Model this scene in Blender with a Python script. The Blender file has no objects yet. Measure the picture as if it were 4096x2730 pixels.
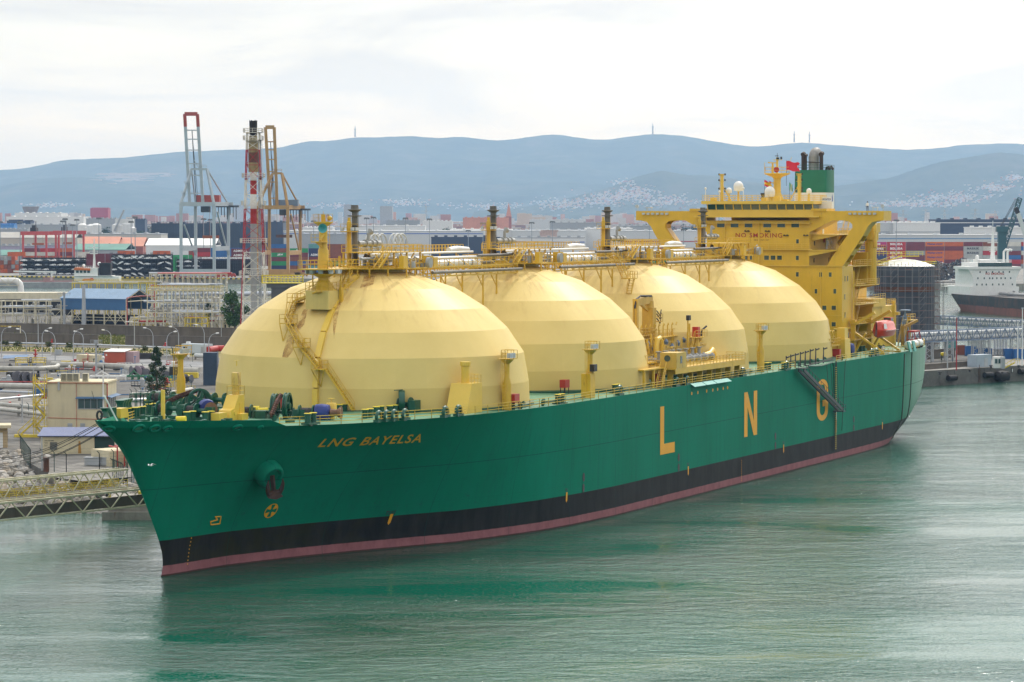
import bpy, math, random
import numpy as np
from math import cos, sin, pi
from mathutils import Vector as Vec, Matrix, Quaternion
random.seed(7)
R = math.radians
SC = bpy.context.scene
COL = SC.collection

# ------------------------------------------------------------------ camera, sky, sun, exposure
CAM_F, CAM_H, CAM_P = 2987.65,43.5136,0.0421
cd = bpy.data.cameras.new('camera'); cam = bpy.data.objects.new('camera', cd); COL.objects.link(cam)
cam.location = (0,0, CAM_H); cam.rotation_euler = (pi / 2 - CAM_P, 0,0)
cd.sensor_width = 36; cd.lens = CAM_F * 36 / 1024; cd.clip_start = 1; cd.clip_end = 60000
SC.camera = cam

SUN_AZ, SUN_EL = R(25), R(43)
SDIR = Vec((sin(SUN_AZ) * cos(SUN_EL), cos(SUN_AZ) * cos(SUN_EL), sin(SUN_EL)))
w = bpy.data.worlds.new('World'); SC.world = w; w.use_nodes = True
nt = w.node_tree; nt.nodes.clear()
def N(nt, kind, **kw):
    n = nt.nodes.new(kind)
    for k, v in kw.items():
        if k == 'inp':
            for a, b in v.items(): n.inputs[a].default_value = b
        else: setattr(n, k, v)
    return n
def L(nt, a, b): nt.links.new(a, b)
sky = N(nt, 'ShaderNodeTexSky', sky_type='NISHITA', sun_disc=False, sun_elevation=SUN_EL, sun_rotation=SUN_AZ,
        air_density=1.0, dust_density=2.0, ozone_density=1.5)
tc = N(nt, 'ShaderNodeTexCoord')
mp = N(nt, 'ShaderNodeMapping', inp={'Scale': (1,1,5.5)})
L(nt, tc.outputs['Generated'], mp.inputs['Vector'])
n1 = N(nt, 'ShaderNodeTexNoise', inp={'Scale': 7.0, 'Detail': 6.0, 'Roughness': .55, 'Distortion': .6})
L(nt, mp.outputs[0], n1.inputs['Vector'])
cr = N(nt, 'ShaderNodeValToRGB')
cr.color_ramp.elements[0].position = .33; cr.color_ramp.elements[0].color = (.50,.50,.50,1)
cr.color_ramp.elements[1].position = .60; cr.color_ramp.elements[1].color = (.95,.95,.95,1)
L(nt, n1.outputs['Fac'], cr.inputs['Fac'])
sk = N(nt, 'ShaderNodeVectorMath', operation='SCALE', inp={'Scale': .20}); L(nt, sky.outputs[0], sk.inputs[0])
mx = N(nt, 'ShaderNodeMix', data_type='RGBA'); L(nt, cr.outputs[0], mx.inputs['Factor'])
L(nt, sk.outputs[0], mx.inputs['A'])
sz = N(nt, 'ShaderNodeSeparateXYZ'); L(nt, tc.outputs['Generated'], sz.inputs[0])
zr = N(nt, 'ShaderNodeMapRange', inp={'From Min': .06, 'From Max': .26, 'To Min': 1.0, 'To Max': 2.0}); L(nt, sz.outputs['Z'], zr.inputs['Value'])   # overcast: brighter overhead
cl = N(nt, 'ShaderNodeVectorMath', operation='SCALE'); cl.inputs[0].default_value = (.735,.732,.712); dt = N(nt, 'ShaderNodeVectorMath', operation='DOT_PRODUCT'); L(nt, tc.outputs['Generated'], dt.inputs[0]); dt.inputs[1].default_value = SDIR
pw = N(nt, 'ShaderNodeMath', operation='POWER', use_clamp=True); pw.inputs[1].default_value = 9.0; L(nt, dt.outputs['Value'], pw.inputs[0])   # thin cloud glows round the sun
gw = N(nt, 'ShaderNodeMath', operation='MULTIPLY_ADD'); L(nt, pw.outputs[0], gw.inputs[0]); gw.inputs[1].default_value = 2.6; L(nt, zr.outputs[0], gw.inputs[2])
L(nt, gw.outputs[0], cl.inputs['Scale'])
L(nt, cl.outputs[0], mx.inputs['B'])
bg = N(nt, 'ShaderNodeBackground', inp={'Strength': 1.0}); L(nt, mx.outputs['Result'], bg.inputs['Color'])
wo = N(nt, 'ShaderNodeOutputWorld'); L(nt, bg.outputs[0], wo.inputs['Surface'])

sl = bpy.data.lights.new('sun', 'SUN'); sl.energy = 2.2; sl.angle = R(2.0); sl.color = (1,.95,.87)
so = bpy.data.objects.new('sun', sl); COL.objects.link(so); so.location = (0,0,900)
so.rotation_euler = SDIR.to_track_quat('Z', 'Y').to_euler()

SC.view_settings.view_transform = 'Standard'; SC.view_settings.look = 'None'
SC.view_settings.exposure = -0.10; SC.view_settings.gamma = 1.0
SC.cycles.use_denoising = True
SC.cycles.max_bounces = 5; SC.cycles.diffuse_bounces = 2; SC.cycles.glossy_bounces = 3
SC.cycles.transmission_bounces = 2; SC.cycles.volume_bounces = 1; SC.cycles.transparent_max_bounces = 4
SC.cycles.caustics_reflective = False; SC.cycles.caustics_refractive = False
SC.cycles.sample_clamp_indirect = 6

# ------------------------------------------------------------------ surveying: where on the site a spot of the plan lies
_c, _s = cos(CAM_P), sin(CAM_P)
def ray(u, v):
    x = (u * .25 - 512) / CAM_F; y = -(v * .25 - 341) / CAM_F
    return (x, _c + y * _s, -_s + y * _c)
def gp(u, v, z=4.0):
    r = ray(u, v); k = (z - CAM_H) / r[2]; return Vec((k * r[0], k * r[1], z))
def ay(u, v, Y):
    r = ray(u, v); k = Y / r[1]; return Vec((k * r[0], Y, CAM_H + k * r[2]))
TH = .4044; SX, SY = -19.2414,412.0891
SD = Vec((sin(TH), cos(TH),0)); SN = Vec((cos(TH),-sin(TH),0))
def stz(u, v, t):
    r = Vec(ray(u, v)); O = Vec((SX, SY, 0)); C0 = Vec((0,0, CAM_H))
    k = (t - (C0 - O).dot(SN)) / r.dot(SN); q = C0 + r * k - O
    return Vec((q.dot(SD), t, q.z))
def ssz(u, v, s):
    r = Vec(ray(u, v)); O = Vec((SX, SY, 0)); C0 = Vec((0,0, CAM_H))
    k = (s - (C0 - O).dot(SD)) / r.dot(SD); q = C0 + r * k - O
    return Vec((s, q.dot(SN), q.z))
def szz(u, v, z):
    p = gp(u, v, z) - Vec((SX, SY, 0)); return Vec((p.dot(SD), p.dot(SN), z))

# ------------------------------------------------------------------ materials
MATS = {}
def newmat(name):
    m = bpy.data.materials.new(name); m.use_nodes = True; m.node_tree.nodes.clear()
    nt = m.node_tree
    o = N(nt, 'ShaderNodeOutputMaterial'); b = N(nt, 'ShaderNodeBsdfPrincipled'); L(nt, b.outputs[0], o.inputs['Surface'])
    return m, nt, b
def lin(c): return tuple(c) + (1.0,)
def ramp(nt, fac, stops):
    r = N(nt, 'ShaderNodeValToRGB'); e = r.color_ramp.elements
    while len(e) < len(stops): e.new(.5)
    for k, (p, c) in enumerate(stops):
        e[k].position = p; e[k].color = (c, c, c, 1) if not hasattr(c, '__len__') else tuple(c) + (1,)
    L(nt, fac, r.inputs['Fac']); return r.outputs['Color']
def noise(nt, vec, scale, detail=4, rough=.55, dist=0, sc=None):
    if sc is not None:
        m = N(nt, 'ShaderNodeMapping', inp={'Scale': sc}); L(nt, vec, m.inputs['Vector']); vec = m.outputs[0]
    n = N(nt, 'ShaderNodeTexNoise', inp={'Scale': scale, 'Detail': detail, 'Roughness': rough, 'Distortion': dist})
    L(nt, vec, n.inputs['Vector']); return n.outputs['Fac']
def mixc(nt, fac, a, b, mode='MIX'):
    m = N(nt, 'ShaderNodeMix', data_type='RGBA', blend_type=mode)
    for sock, val in (('Factor', fac),('A', a),('B', b)):
        if hasattr(val, 'is_linked'): L(nt, val, m.inputs[sock])
        elif sock == 'Factor': m.inputs[sock].default_value = val
        else: m.inputs[sock].default_value = tuple(val) + ((1,) if len(val) == 3 else ())
    return m.outputs['Result']
def math_(nt, op, a, b=0.0, clamp=False):
    m = N(nt, 'ShaderNodeMath', operation=op, use_clamp=clamp)
    for i, val in enumerate((a, b)):
        if hasattr(val, 'is_linked'): L(nt, val, m.inputs[i])
        else: m.inputs[i].default_value = val
    return m.outputs[0]
def paint(name, col, rough=.5, var=.12, rust=0.0, sc=.35, metal=0.0, bump=0.0, corr=0.0, spec=.5, rustcol=(.16,.045,.012), dirt=0.0):
    if name in MATS: return MATS[name]
    m, nt, b = newmat(name); tcn = N(nt, 'ShaderNodeTexCoord'); v = tcn.outputs['Object']
    f = noise(nt, v, sc, 5)
    c = mixc(nt, ramp(nt, f, [(.3,0.0),(.7,1.0)]), [x * (1 - var) for x in col], [min(1, x * (1 + var)) for x in col])
    if dirt:
        d = noise(nt, v, .5,6,.65,0,(1.2,1.2,.12))
        c = mixc(nt, ramp(nt, d, [(.48,0.0),(.75, dirt)]), c, [x * .35 for x in col])
    if rust:
        d = noise(nt, v, .9,6,.7,.3,(1,1,.22))
        c = mixc(nt, ramp(nt, d, [(.68 - .22 * rust, 0.0),(.80 - .16 * rust, min(1,.5 + rust))]), c, rustcol)
    L(nt, c, b.inputs['Base Color'])
    b.inputs['Roughness'].default_value = rough; b.inputs['Metallic'].default_value = metal
    b.inputs['Specular IOR Level'].default_value = spec
    h = None
    if corr:
        wv = N(nt, 'ShaderNodeTexWave', wave_type='BANDS', bands_direction='X', inp={'Scale': corr}); L(nt, v, wv.inputs['Vector']); h = wv.outputs['Fac']
    elif bump: h = noise(nt, v, 2.5,6)
    if h is not None:
        bp = N(nt, 'ShaderNodeBump', inp={'Strength': .6 if corr else bump, 'Distance': .06 if corr else .15}); L(nt, h, bp.inputs['Height']); L(nt, bp.outputs[0], b.inputs['Normal'])
    MATS[name] = m; return m

# ------------------------------------------------------------------ mesh building
class MB:
    def __init__(s): s.v = []; s.f = []; s.m = []; s.cur = 0
    def add(s, vs, fs):
        b = len(s.v); s.v += [tuple(p) for p in vs]
        for f in fs: s.f.append(tuple(b + i for i in f)); s.m.append(s.cur)
        return s
    def box(s, x0, x1, y0, y1, z0, z1):
        return s.add([(x0, y0, z0),(x1, y0, z0),(x1, y1, z0),(x0, y1, z0),(x0, y0, z1),(x1, y0, z1),(x1, y1, z1),(x0, y1, z1)],
                     [(3,2,1,0),(4,5,6,7),(0,1,5,4),(1,2,6,5),(2,3,7,6),(3,0,4,7)])
    def cbox(s, c, sx, sy, sz, rz=0.0):
        ca, sa = cos(rz), sin(rz); vs = []
        for dz in (0, sz):
            for dx, dy in ((-.5,-.5),(.5,-.5),(.5,.5),(-.5,.5)):
                x, y = dx * sx, dy * sy; vs.append((c[0] + x * ca - y * sa, c[1] + x * sa + y * ca, c[2] + dz))
        return s.add(vs, [(3,2,1,0),(4,5,6,7),(0,1,5,4),(1,2,6,5),(2,3,7,6),(3,0,4,7)])
    def beam(s, p, q, w=.1, h=None):
        p, q = Vec(p), Vec(q); d = q - p
        if d.length < 1e-6: return s
        d.normalize(); h = h or w
        up = Vec((0,0,1)) if abs(d.z) < .95 else Vec((1,0,0))
        a = d.cross(up).normalized() * (w / 2); b = a.cross(d).normalized() * (h / 2)
        return s.add([p - a - b, p + a - b, p + a + b, p - a + b, q - a - b, q + a - b, q + a + b, q - a + b],
                     [(3,2,1,0),(4,5,6,7),(0,1,5,4),(1,2,6,5),(2,3,7,6),(3,0,4,7)])
    def tube(s, p, q, r, r2=None, n=8, cap=True):
        p, q = Vec(p), Vec(q); d = (q - p).normalized(); r2 = r if r2 is None else r2
        up = Vec((0,0,1)) if abs(d.z) < .95 else Vec((1,0,0))
        a = d.cross(up).normalized(); b = d.cross(a)
        vs = []
        for c, rr in ((p, r),(q, r2)):
            for i in range(n):
                t = 2 * pi * i / n; vs.append(c + a * (rr * cos(t)) + b * (rr * sin(t)))
        fs = [(i, (i + 1) % n, n + (i + 1) % n, n + i) for i in range(n)]
        if cap: fs += [tuple(range(n - 1,-1,-1)), tuple(range(n, 2 * n))]
        return s.add(vs, fs)
    def path(s, pts, r, n=8):
        pts = [Vec(p) for p in pts]; rings = []; a = None
        for i, p in enumerate(pts):
            d = (pts[min(i + 1, len(pts) - 1)] - pts[max(i - 1,0)]).normalized()
            if a is None:
                up = Vec((0,0,1)) if abs(d.z) < .9 else Vec((1,0,0)); a = d.cross(up).normalized()
            else: a = (a - d * a.dot(d)).normalized()
            b = d.cross(a); rr = r[i] if hasattr(r, '__len__') else r
            rings.append([p + a * (rr * cos(2 * pi * k / n)) + b * (rr * sin(2 * pi * k / n)) for k in range(n)])
        vs = [q for g in rings for q in g]; fs = []
        for i in range(len(pts) - 1):
            for k in range(n): fs.append((i * n + k, i * n + (k + 1) % n, (i + 1) * n + (k + 1) % n, (i + 1) * n + k))
        m = (len(pts) - 1) * n
        fs += [tuple(range(n - 1,-1,-1)), tuple(m + k for k in range(n))]
        return s.add(vs, fs)
    def lathe(s, prof, c=(0,0,0), n=24, ax=(0,0,1), cap=True):
        d = Vec(ax).normalized(); up = Vec((0,0,1)) if abs(d.z) < .95 else Vec((1,0,0))
        a = d.cross(up).normalized(); b = d.cross(a); c = Vec(c); vs = []; fs = []
        for (r, z) in prof:
            for k in range(n):
                t = 2 * pi * k / n; vs.append(c + d * z + a * (r * cos(t)) + b * (r * sin(t)))
        for i in range(len(prof) - 1):
            for k in range(n): fs.append((i * n + k, i * n + (k + 1) % n, (i + 1) * n + (k + 1) % n, (i + 1) * n + k))
        if cap:
            m = (len(prof) - 1) * n; fs += [tuple(range(n - 1,-1,-1)), tuple(m + k for k in range(n))]
        return s.add(vs, fs)
    def sphere(s, c, r, n=12, sz=1.0):
        prof = [(max(.001, r * sin(pi * i / (n // 2 + 2))),-r * sz * cos(pi * i / (n // 2 + 2))) for i in range(n // 2 + 3)]
        return s.lathe(prof, c, n)
    def prism(s, poly, z0, z1):
        n = len(poly); vs = [(x, y, z0) for x, y in poly] + [(x, y, z1) for x, y in poly]
        return s.add(vs, [tuple(range(n - 1,-1,-1)), tuple(range(n, 2 * n))] + [(i, (i + 1) % n, n + (i + 1) % n, n + i) for i in range(n)])
    def slab(s, poly, off):
        off = Vec(off); n = len(poly); vs = [Vec(p) for p in poly]; vs += [p + off for p in vs]
        return s.add(vs, [tuple(range(n - 1,-1,-1)), tuple(range(n, 2 * n))] + [(i, (i + 1) % n, n + (i + 1) % n, n + i) for i in range(n)])
    def rot(s, c, a, i0=0):
        ca, sa = cos(a), sin(a); s.v[i0:] = [(c[0] + (x - c[0]) * ca - (y - c[1]) * sa, c[1] + (x - c[0]) * sa + (y - c[1]) * ca, z) for x, y, z in s.v[i0:]]; return s
    def S(s, name, mats, parent=None, smooth=0): return s.build(name, mats, parent or ship, smooth, True)
    def rail(s, pts, h=1.1, sp=2.0, w=.06, bars=(1.0,.55), closed=False):
        pts = [Vec(p) for p in pts]
        if closed: pts.append(pts[0])
        for p, q in zip(pts, pts[1:]):
            for b in bars: s.beam(p + Vec((0,0, h * b)), q + Vec((0,0, h * b)), w)
            n = max(1, int((q - p).length / sp))
            for i in range(n + 1): a = p.lerp(q, i / n); s.beam(a, a + Vec((0,0, h)), w)
        return s
    def ladder(s, p, q, side, w=.5, step=.6, r=.06):
        p, q = Vec(p), Vec(q); a = Vec(side).normalized() * (w / 2)
        s.beam(p - a, q - a, r); s.beam(p + a, q + a, r)
        n = max(1, int((q - p).length / step))
        for i in range(1, n): m = p.lerp(q, i / n); s.beam(m - a, m + a, r * .8)
        return s
    def stairs(s, p, q, side, w=.9, step=.45, rail=True):
        p, q = Vec(p), Vec(q); a = Vec(side).normalized() * (w / 2)
        for sg in (-1,1):
            s.beam(p + a * sg, q + a * sg, .08,.22)
            if rail:
                u = Vec((0,0,1.0)); s.beam(p + a * sg + u, q + a * sg + u, .06)
                for i in range(4): m = p.lerp(q, i / 3) + a * sg; s.beam(m, m + u, .05)
        n = max(2, int((q - p).length / step))
        for i in range(n + 1): m = p.lerp(q, i / n); s.beam(m - a, m + a, .26,.06)
        return s
    def truss(s, p, q, up, n, w=.12, wd=None, xx=False):
        p, q, up = Vec(p), Vec(q), Vec(up); wd = wd or w * .7
        s.beam(p, q, w); s.beam(p + up, q + up, w)
        for i in range(n):
            a, b = p.lerp(q, i / n), p.lerp(q, (i + 1) / n)
            s.beam(a, a + up, wd)
            if xx: s.beam(a, b + up, wd); s.beam(a + up, b, wd)
            elif i % 2: s.beam(a + up, b, wd)
            else: s.beam(a, b + up, wd)
        s.beam(q, q + up, wd); return s
    def build(s, name, mats, parent=None, smooth=0, ship=False, loc=None, rz=None):
        me = bpy.data.meshes.new(name)
        v, f = s.v, s.f
        if ship: v = [(a, -b, c) for a, b, c in v]; f = [x[::-1] for x in f]
        me.from_pydata(v, [], f)
        if not isinstance(mats, (list, tuple)): mats = [mats]
        for m in mats: me.materials.append(m)
        if len(mats) > 1: me.polygons.foreach_set('material_index', s.m)
        if smooth:
            me.polygons.foreach_set('use_smooth', [True] * len(me.polygons)); me.set_sharp_from_angle(angle=R(smooth))
        me.update()
        o = bpy.data.objects.new(name, me); COL.objects.link(o)
        if parent is not None: o.parent = parent
        if loc is not None: o.location = loc
        if rz is not None: o.rotation_euler = (0,0, rz)
        return o
def tag(o, label, cat=None, group=None, kind=None):
    o['label'] = label
    if cat: o['category'] = cat
    if group: o['group'] = group
    if kind: o['kind'] = kind
    return o
def thing(name, label, cat, loc=(0,0,0), rz=0.0, group=None):
    o = bpy.data.objects.new(name, None); COL.objects.link(o); o.location = loc; o.rotation_euler = (0,0, rz); o.empty_display_size = .5
    return tag(o, label, cat, group)
def struct(o): o['kind'] = 'structure'; return o
def copy_tree(o, loc=None, rz=None, label=None, parent=None):
    c = o.copy(); COL.objects.link(c); c.parent = parent
    if loc is not None: c.location = loc
    if rz is not None: c.rotation_euler = (0,0, rz)
    if label: c['label'] = label
    for ch in list(o.children): copy_tree(ch, parent=c)
    return c
def text2d(txt, size=1.0, bold=0.0, shear=0.0, cut=0):
    cu = bpy.data.curves.new('lettering', 'FONT'); cu.body = txt; cu.size = size; cu.offset = bold; cu.shear = shear; cu.resolution_u = 3; cu.space_character = 1.18
    ob = bpy.data.objects.new('lettering', cu); COL.objects.link(ob)
    dg = bpy.context.evaluated_depsgraph_get(); me = bpy.data.meshes.new_from_object(ob.evaluated_get(dg))
    vs = [(p.co.x, p.co.y) for p in me.vertices]; fs = [tuple(p.vertices) for p in me.polygons]
    bpy.data.objects.remove(ob); bpy.data.curves.remove(cu); bpy.data.meshes.remove(me)
    x0 = min(a for a, b in vs); x1 = max(a for a, b in vs); y0 = min(b for a, b in vs); y1 = max(b for a, b in vs)
    return [((a - x0) / (x1 - x0),(b - y0) / (y1 - y0)) for a, b in vs], fs
def lettering(mb, txt, o, ux, uz, bold=.02, shear=0.0):
    """flat lettering filling the parallelogram o, ux (reading direction), uz (upward)"""
    vs, fs = text2d(txt, 1.0, bold, shear); o, ux, uz = Vec(o), Vec(ux), Vec(uz)
    mb.add([o + ux * a + uz * b for a, b in vs], fs); return mb
ORD = ['first', 'second', 'third', 'fourth', 'fifth', 'sixth', 'seventh', 'eighth', 'ninth', 'tenth', 'eleventh', 'twelfth', 'thirteenth', 'fourteenth',
       'fifteenth', 'sixteenth', 'seventeenth', 'eighteenth', 'nineteenth', 'twentieth', 'twenty-first', 'twenty-second', 'twenty-third', 'twenty-fourth', 'twenty-fifth',
       'twenty-sixth', 'twenty-seventh', 'twenty-eighth', 'twenty-ninth', 'thirtieth', 'thirty-first', 'thirty-second', 'thirty-third', 'thirty-fourth', 'thirty-fifth']
# ------------------------------------------------------------------ setting: water, land, quays, hills
def water_mat():
    m, nt, b = newmat('harbour_water'); tcn = N(nt, 'ShaderNodeTexCoord'); v = tcn.outputs['Object']
    big = noise(nt, v, .012,3,.5,.5,(1,2.2,1))
    c = mixc(nt, ramp(nt, big, [(.3,0.0),(.7,1.0)]),(.001,.066,.040),(.002,.112,.070))
    L(nt, c, b.inputs['Base Color'])
    b.inputs['Roughness'].default_value = .04; b.inputs['IOR'].default_value = 1.33; b.inputs['Specular IOR Level'].default_value = .75
    h1 = noise(nt, v, .24,4,.6,.8,(.7,1.3,1)); h2 = noise(nt, v, 1.0,5,.65,.5,(.8,1.3,1)); h3 = noise(nt, v, .06,3,.5,.6,(1,1.8,1))
    patch = ramp(nt, noise(nt, v, .026,4,.55,1.2,(.6,1.6,1)), [(.36,.22),(.64,1.3)])
    h = math_(nt, 'ADD', math_(nt, 'MULTIPLY', h1,.36), math_(nt, 'ADD', math_(nt, 'MULTIPLY', h2,.11), math_(nt, 'MULTIPLY', h3,.25)))
    h = math_(nt, 'ADD', h, math_(nt, 'MULTIPLY', ramp(nt, noise(nt, v, 3.2,2,.5,0,(.8,1.2,1)), [(.58,0.0),(.70,1.0)]),.055))   # crisp little crests that catch the sun
    bp = N(nt, 'ShaderNodeBump', inp={'Distance': 1.0}); L(nt, h, bp.inputs['Height']); L(nt, math_(nt, 'MULTIPLY', patch, .9), bp.inputs['Strength'])
    L(nt, bp.outputs[0], b.inputs['Normal']); return m
wm = MB(); wm.add([(-9000,-600,0),(9000,-600,0),(9000,30000,0),(-9000,30000,0)], [(0,1,2,3)])
struct(tag(wm.build('water', water_mat()), 'rippled green harbour water around the tanker', None))

def ground_mat(name, cols, sc=.03):
    m, nt, b = newmat(name); tcn = N(nt, 'ShaderNodeTexCoord'); v = tcn.outputs['Object']
    f = noise(nt, v, sc, 7,.65,.4)
    c = ramp(nt, f, [(.3, cols[0]),(.5, cols[1]),(.7, cols[2])])
    f2 = noise(nt, v, sc * 14,5,.7); f3 = noise(nt, v, sc * 3.3,6,.75,1.2)
    c = mixc(nt, ramp(nt, f3, [(.50,0.0),(.62,.55)]), c, [x * .45 for x in cols[0]])
    c = mixc(nt, ramp(nt, f2, [(.35,0.0),(.65,.4)]), c, [x * .5 for x in cols[0]])
    L(nt, c, b.inputs['Base Color']); b.inputs['Roughness'].default_value = .9; b.inputs['Specular IOR Level'].default_value = .2
    bp = N(nt, 'ShaderNodeBump', inp={'Strength': .4, 'Distance': .1}); L(nt, f2, bp.inputs['Height']); L(nt, bp.outputs[0], b.inputs['Normal'])
    MATS[name] = m; return m
GRAVEL = ground_mat('yard_gravel', [(.10,.097,.09),(.165,.158,.147),(.23,.22,.20)])
CONC = ground_mat('yard_concrete', [(.20,.19,.175),(.28,.268,.245),(.34,.325,.30)], .06)
DRY = ground_mat('dry_grass', [(.30,.23,.10),(.36,.30,.13),(.13,.17,.05)], .12)
PORTG = ground_mat('port_yard_surface', [(.20,.20,.19),(.28,.275,.26),(.35,.34,.32)], .01)
ASPH = ground_mat('grey_road', [(.22,.225,.23),(.28,.285,.29),(.34,.34,.34)], .04)
quayconc = paint('quay_concrete', (.30,.28,.245),.85,.25,.25,.25, bump=.5, dirt=.6)
def sxy(s, t): p = Vec((SX, SY, 0)) + SD * s + SN * t; return (p.x, p.y)
# terminal land: one sheet with a vertical quay face round it
TL = [(-420,492),(-82,492),(-74,466),(-68,455),(-57.5,452),(-50,470), sxy(40,-46), sxy(110,-46), sxy(215,-44),(62,722),(104.5,757),(136,787),(260,905),(330,985),(300,1010),(126,872),(92,905),(20,1130),(-40,1270),(-500,1300)]
lm = MB(); lm.prism(TL, -3,4.0); struct(tag(lm.build('ground', GRAVEL), 'gravel and concrete ground of the oil terminal'))
def sheet(name, pts, mat, label, z=4.0, dz=.004):
    s = MB(); s.add([(p[0], p[1], z + dz) for p in pts], [tuple(range(len(pts)))]); return struct(tag(s.build(name, mat), label))
g4 = lambda u, v: gp(u, v, 4.0)
sheet('dry_grass_ground', [g4(-60,1332), g4(-60,1378), g4(880,1391), g4(960,1375), g4(960,1356)], DRY, 'dry grass strip between the two concrete bund walls')
sheet('grass_verge', [g4(-60,1386), g4(-60,1404), g4(450,1412), g4(900,1432), g4(960,1412), g4(960,1398)], DRY, 'grassy verge in front of the lower bund wall')
sheet('road', [g4(-60,1412), g4(-60,1432), g4(330,1444), g4(800,1470), g4(930,1462), g4(930,1452), g4(560,1436)], ASPH, 'pale grey service road across the terminal')
sheet('yard_road', [g4(-60,1585), g4(-60,1640), g4(300,1660), g4(560,1690), g4(620,1640), g4(560,1610)], CONC, 'concrete service lane behind the cream building', dz=.008)
sheet('concrete_apron', [g4(200,1872), g4(190,1905), g4(330,1925), g4(560,1905), g4(560,1840), g4(330,1850)], CONC, 'concrete apron by the mooring walkway', dz=.006)
sheet('quay_apron', [(62,722),(104.5,757),(136,787),(255,900),(250,915),(122,806),(95,772),(55,735)], CONC, 'pale concrete quay apron on the right behind the stern')
# port land and plain, to the foot of the hills
PL = [(-1500,2010),(-337,1966),(-188,1900),(60,1850),(200,1740),(1500,1740),(6800,12000),(6800,29000),(-6800,29000),(-6800,12000)]
pm = MB(); pm.prism(PL, -3,3.5); struct(tag(pm.build('plain', PORTG), 'port yard and city plain reaching to the hills'))
qm = MB()
for a, b in zip(PL[0:5], PL[1:6]): qm.slab([(a[0], a[1] - .3,-2),(b[0], b[1] - .3,-2),(b[0], b[1] - .3,3.45),(a[0], a[1] - .3,3.45)], (0,.28,0))
tag(qm.build('quay_wall', quayconc), 'long concrete quay wall below the container port', 'quay wall')
qs = MB()
a, b = Vec((-337,1965.2,3.3)), Vec((-150,1882.5,3.3))
for i in range(110):
    qs.cur = i % 2; qs.beam(a.lerp(b, i / 110), a.lerp(b, (i + 1) / 110),.5,.8)
tag(qs.build('kerb_stripe', [paint('hazard_yellow', (.75,.52,.03)), paint('black_paint', (.02,.02,.02))]), 'yellow and black striped kerb along the container quay edge', 'kerb')

def hill_mat(name, a, b_, specks):
    m, nt, b = newmat(name); tcn = N(nt, 'ShaderNodeTexCoord'); v = tcn.outputs['Object']
    f = noise(nt, v, .0035,8,.68,.5); c = ramp(nt, f, [(.32, a),(.52, b_),(.72,(.085,.085,.065))])
    L(nt, c, b.inputs['Base Color']); b.inputs['Roughness'].default_value = 1.0; b.inputs['Specular IOR Level'].default_value = 0
    MATS[name] = m; return m
def ridge(name, pts, Y, depth, label, mat, seed, zb=0.0, amp=18):
    """a range of hills: crest line at distance Y, slopes running down towards and away from us"""
    rnd = np.random.RandomState(seed)
    xs = np.array([ay(u, v, Y).x for u, v in pts]); zs = np.array([ay(u, v, Y).z for u, v in pts])
    nx, ny = 260,34; X = np.linspace(xs[0], xs[-1], nx); Zc = np.interp(X, xs, zs)
    Zc = np.convolve(np.pad(Zc, 2, mode='edge'), np.ones(5) / 5, 'valid')
    def fbm(x, y):
        o = 0
        for k in range(5):
            ph = rnd_ph[k]; fr = 2 ** k; o = o + np.sin(x * fr * .0016 + ph[0] + 1.7 * np.sin(y * fr * .0011 + ph[1])) * np.cos(y * fr * .0013 + ph[2]) / fr
        return o
    rnd_ph = rnd.uniform(0,6.28,(5,3))
    crest = fbm(X * 6, X * 0 + 500) * 3 + rnd.uniform(-1.2,1.2, nx)
    vs = []
    for j in range(ny):
        q = j / (ny - 1)
        y = Y - depth + q * depth * 1.25; d = (y - (Y - depth)) / depth
        prof = (d ** 1.35 if d <= 1 else max(0,1 - (d - 1) * 3.2))
        nz = fbm(X, np.full(nx, y)) * amp * 4 * (sin(min(1, d) * pi) ** .8 if d < 1 else 0)
        Z = zb + (Zc + crest - zb) * prof + nz * np.clip((Zc - zb) / 300,.15,1)
        for i in range(nx): vs.append((X[i], y, max(2.0, Z[i])))
    fs = [(j * nx + i, j * nx + i + 1,(j + 1) * nx + i + 1,(j + 1) * nx + i) for j in range(ny - 1) for i in range(nx - 1)]
    h = MB(); h.add(vs, fs); o = h.build(name, mat, smooth=180); return struct(tag(o, label))
K4 = 4096 / 2353
d2s = lambda P: [(a * K4, b * K4) for a, b in P]
HM = hill_mat('wooded_hillside', (.026,.036,.024),(.045,.058,.036),0); HM2 = hill_mat('scrub_hillside', (.035,.048,.026),(.06,.072,.045),0)
ridge('mountain_range', d2s([(-80,396),(0,390),(60,387),(140,368),(250,362),(330,357),(420,345),(560,340),(640,335),(720,318),(760,320),(815,309),(870,312),(940,308),(1000,313),(1060,312),(1140,322),(1200,315),(1280,306),(1330,315),(1400,320),(1440,312),(1500,304),(1560,306),(1620,318),(1700,330),(1760,332),(1830,322),(1890,325),(1960,333),(2060,340),(2150,340),(2200,332),(2280,328),(2353,330),(2430,335)]),
      25000,4400, 'long blue mountain range along the horizon', HM, 3)
ridge('hills', d2s([(-80,430),(0,428),(90,410),(180,404),(290,418),(420,436),(560,446),(700,442),(860,428),(1000,436),(1150,420),(1280,416),(1420,424),(1560,412),(1700,408),(1850,414),(2000,408),(2150,398),(2353,392),(2430,390)]),
      21800,3000, 'lower wooded foothills in front of the mountain range', HM, 11)
ridge('near_hills', d2s([(1090,486),(1180,478),(1260,466),(1330,448),(1400,430),(1460,405),(1520,390),(1580,402),(1650,403),(1750,420),(1830,430),(1900,424),(1960,418),(2040,405),(2100,385),(2170,365),(2240,355),(2290,347),(2353,355),(2430,362)]),
      18000,2800, 'nearer wooded hill with white houses on its slopes, right of centre', HM2,5)
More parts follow.
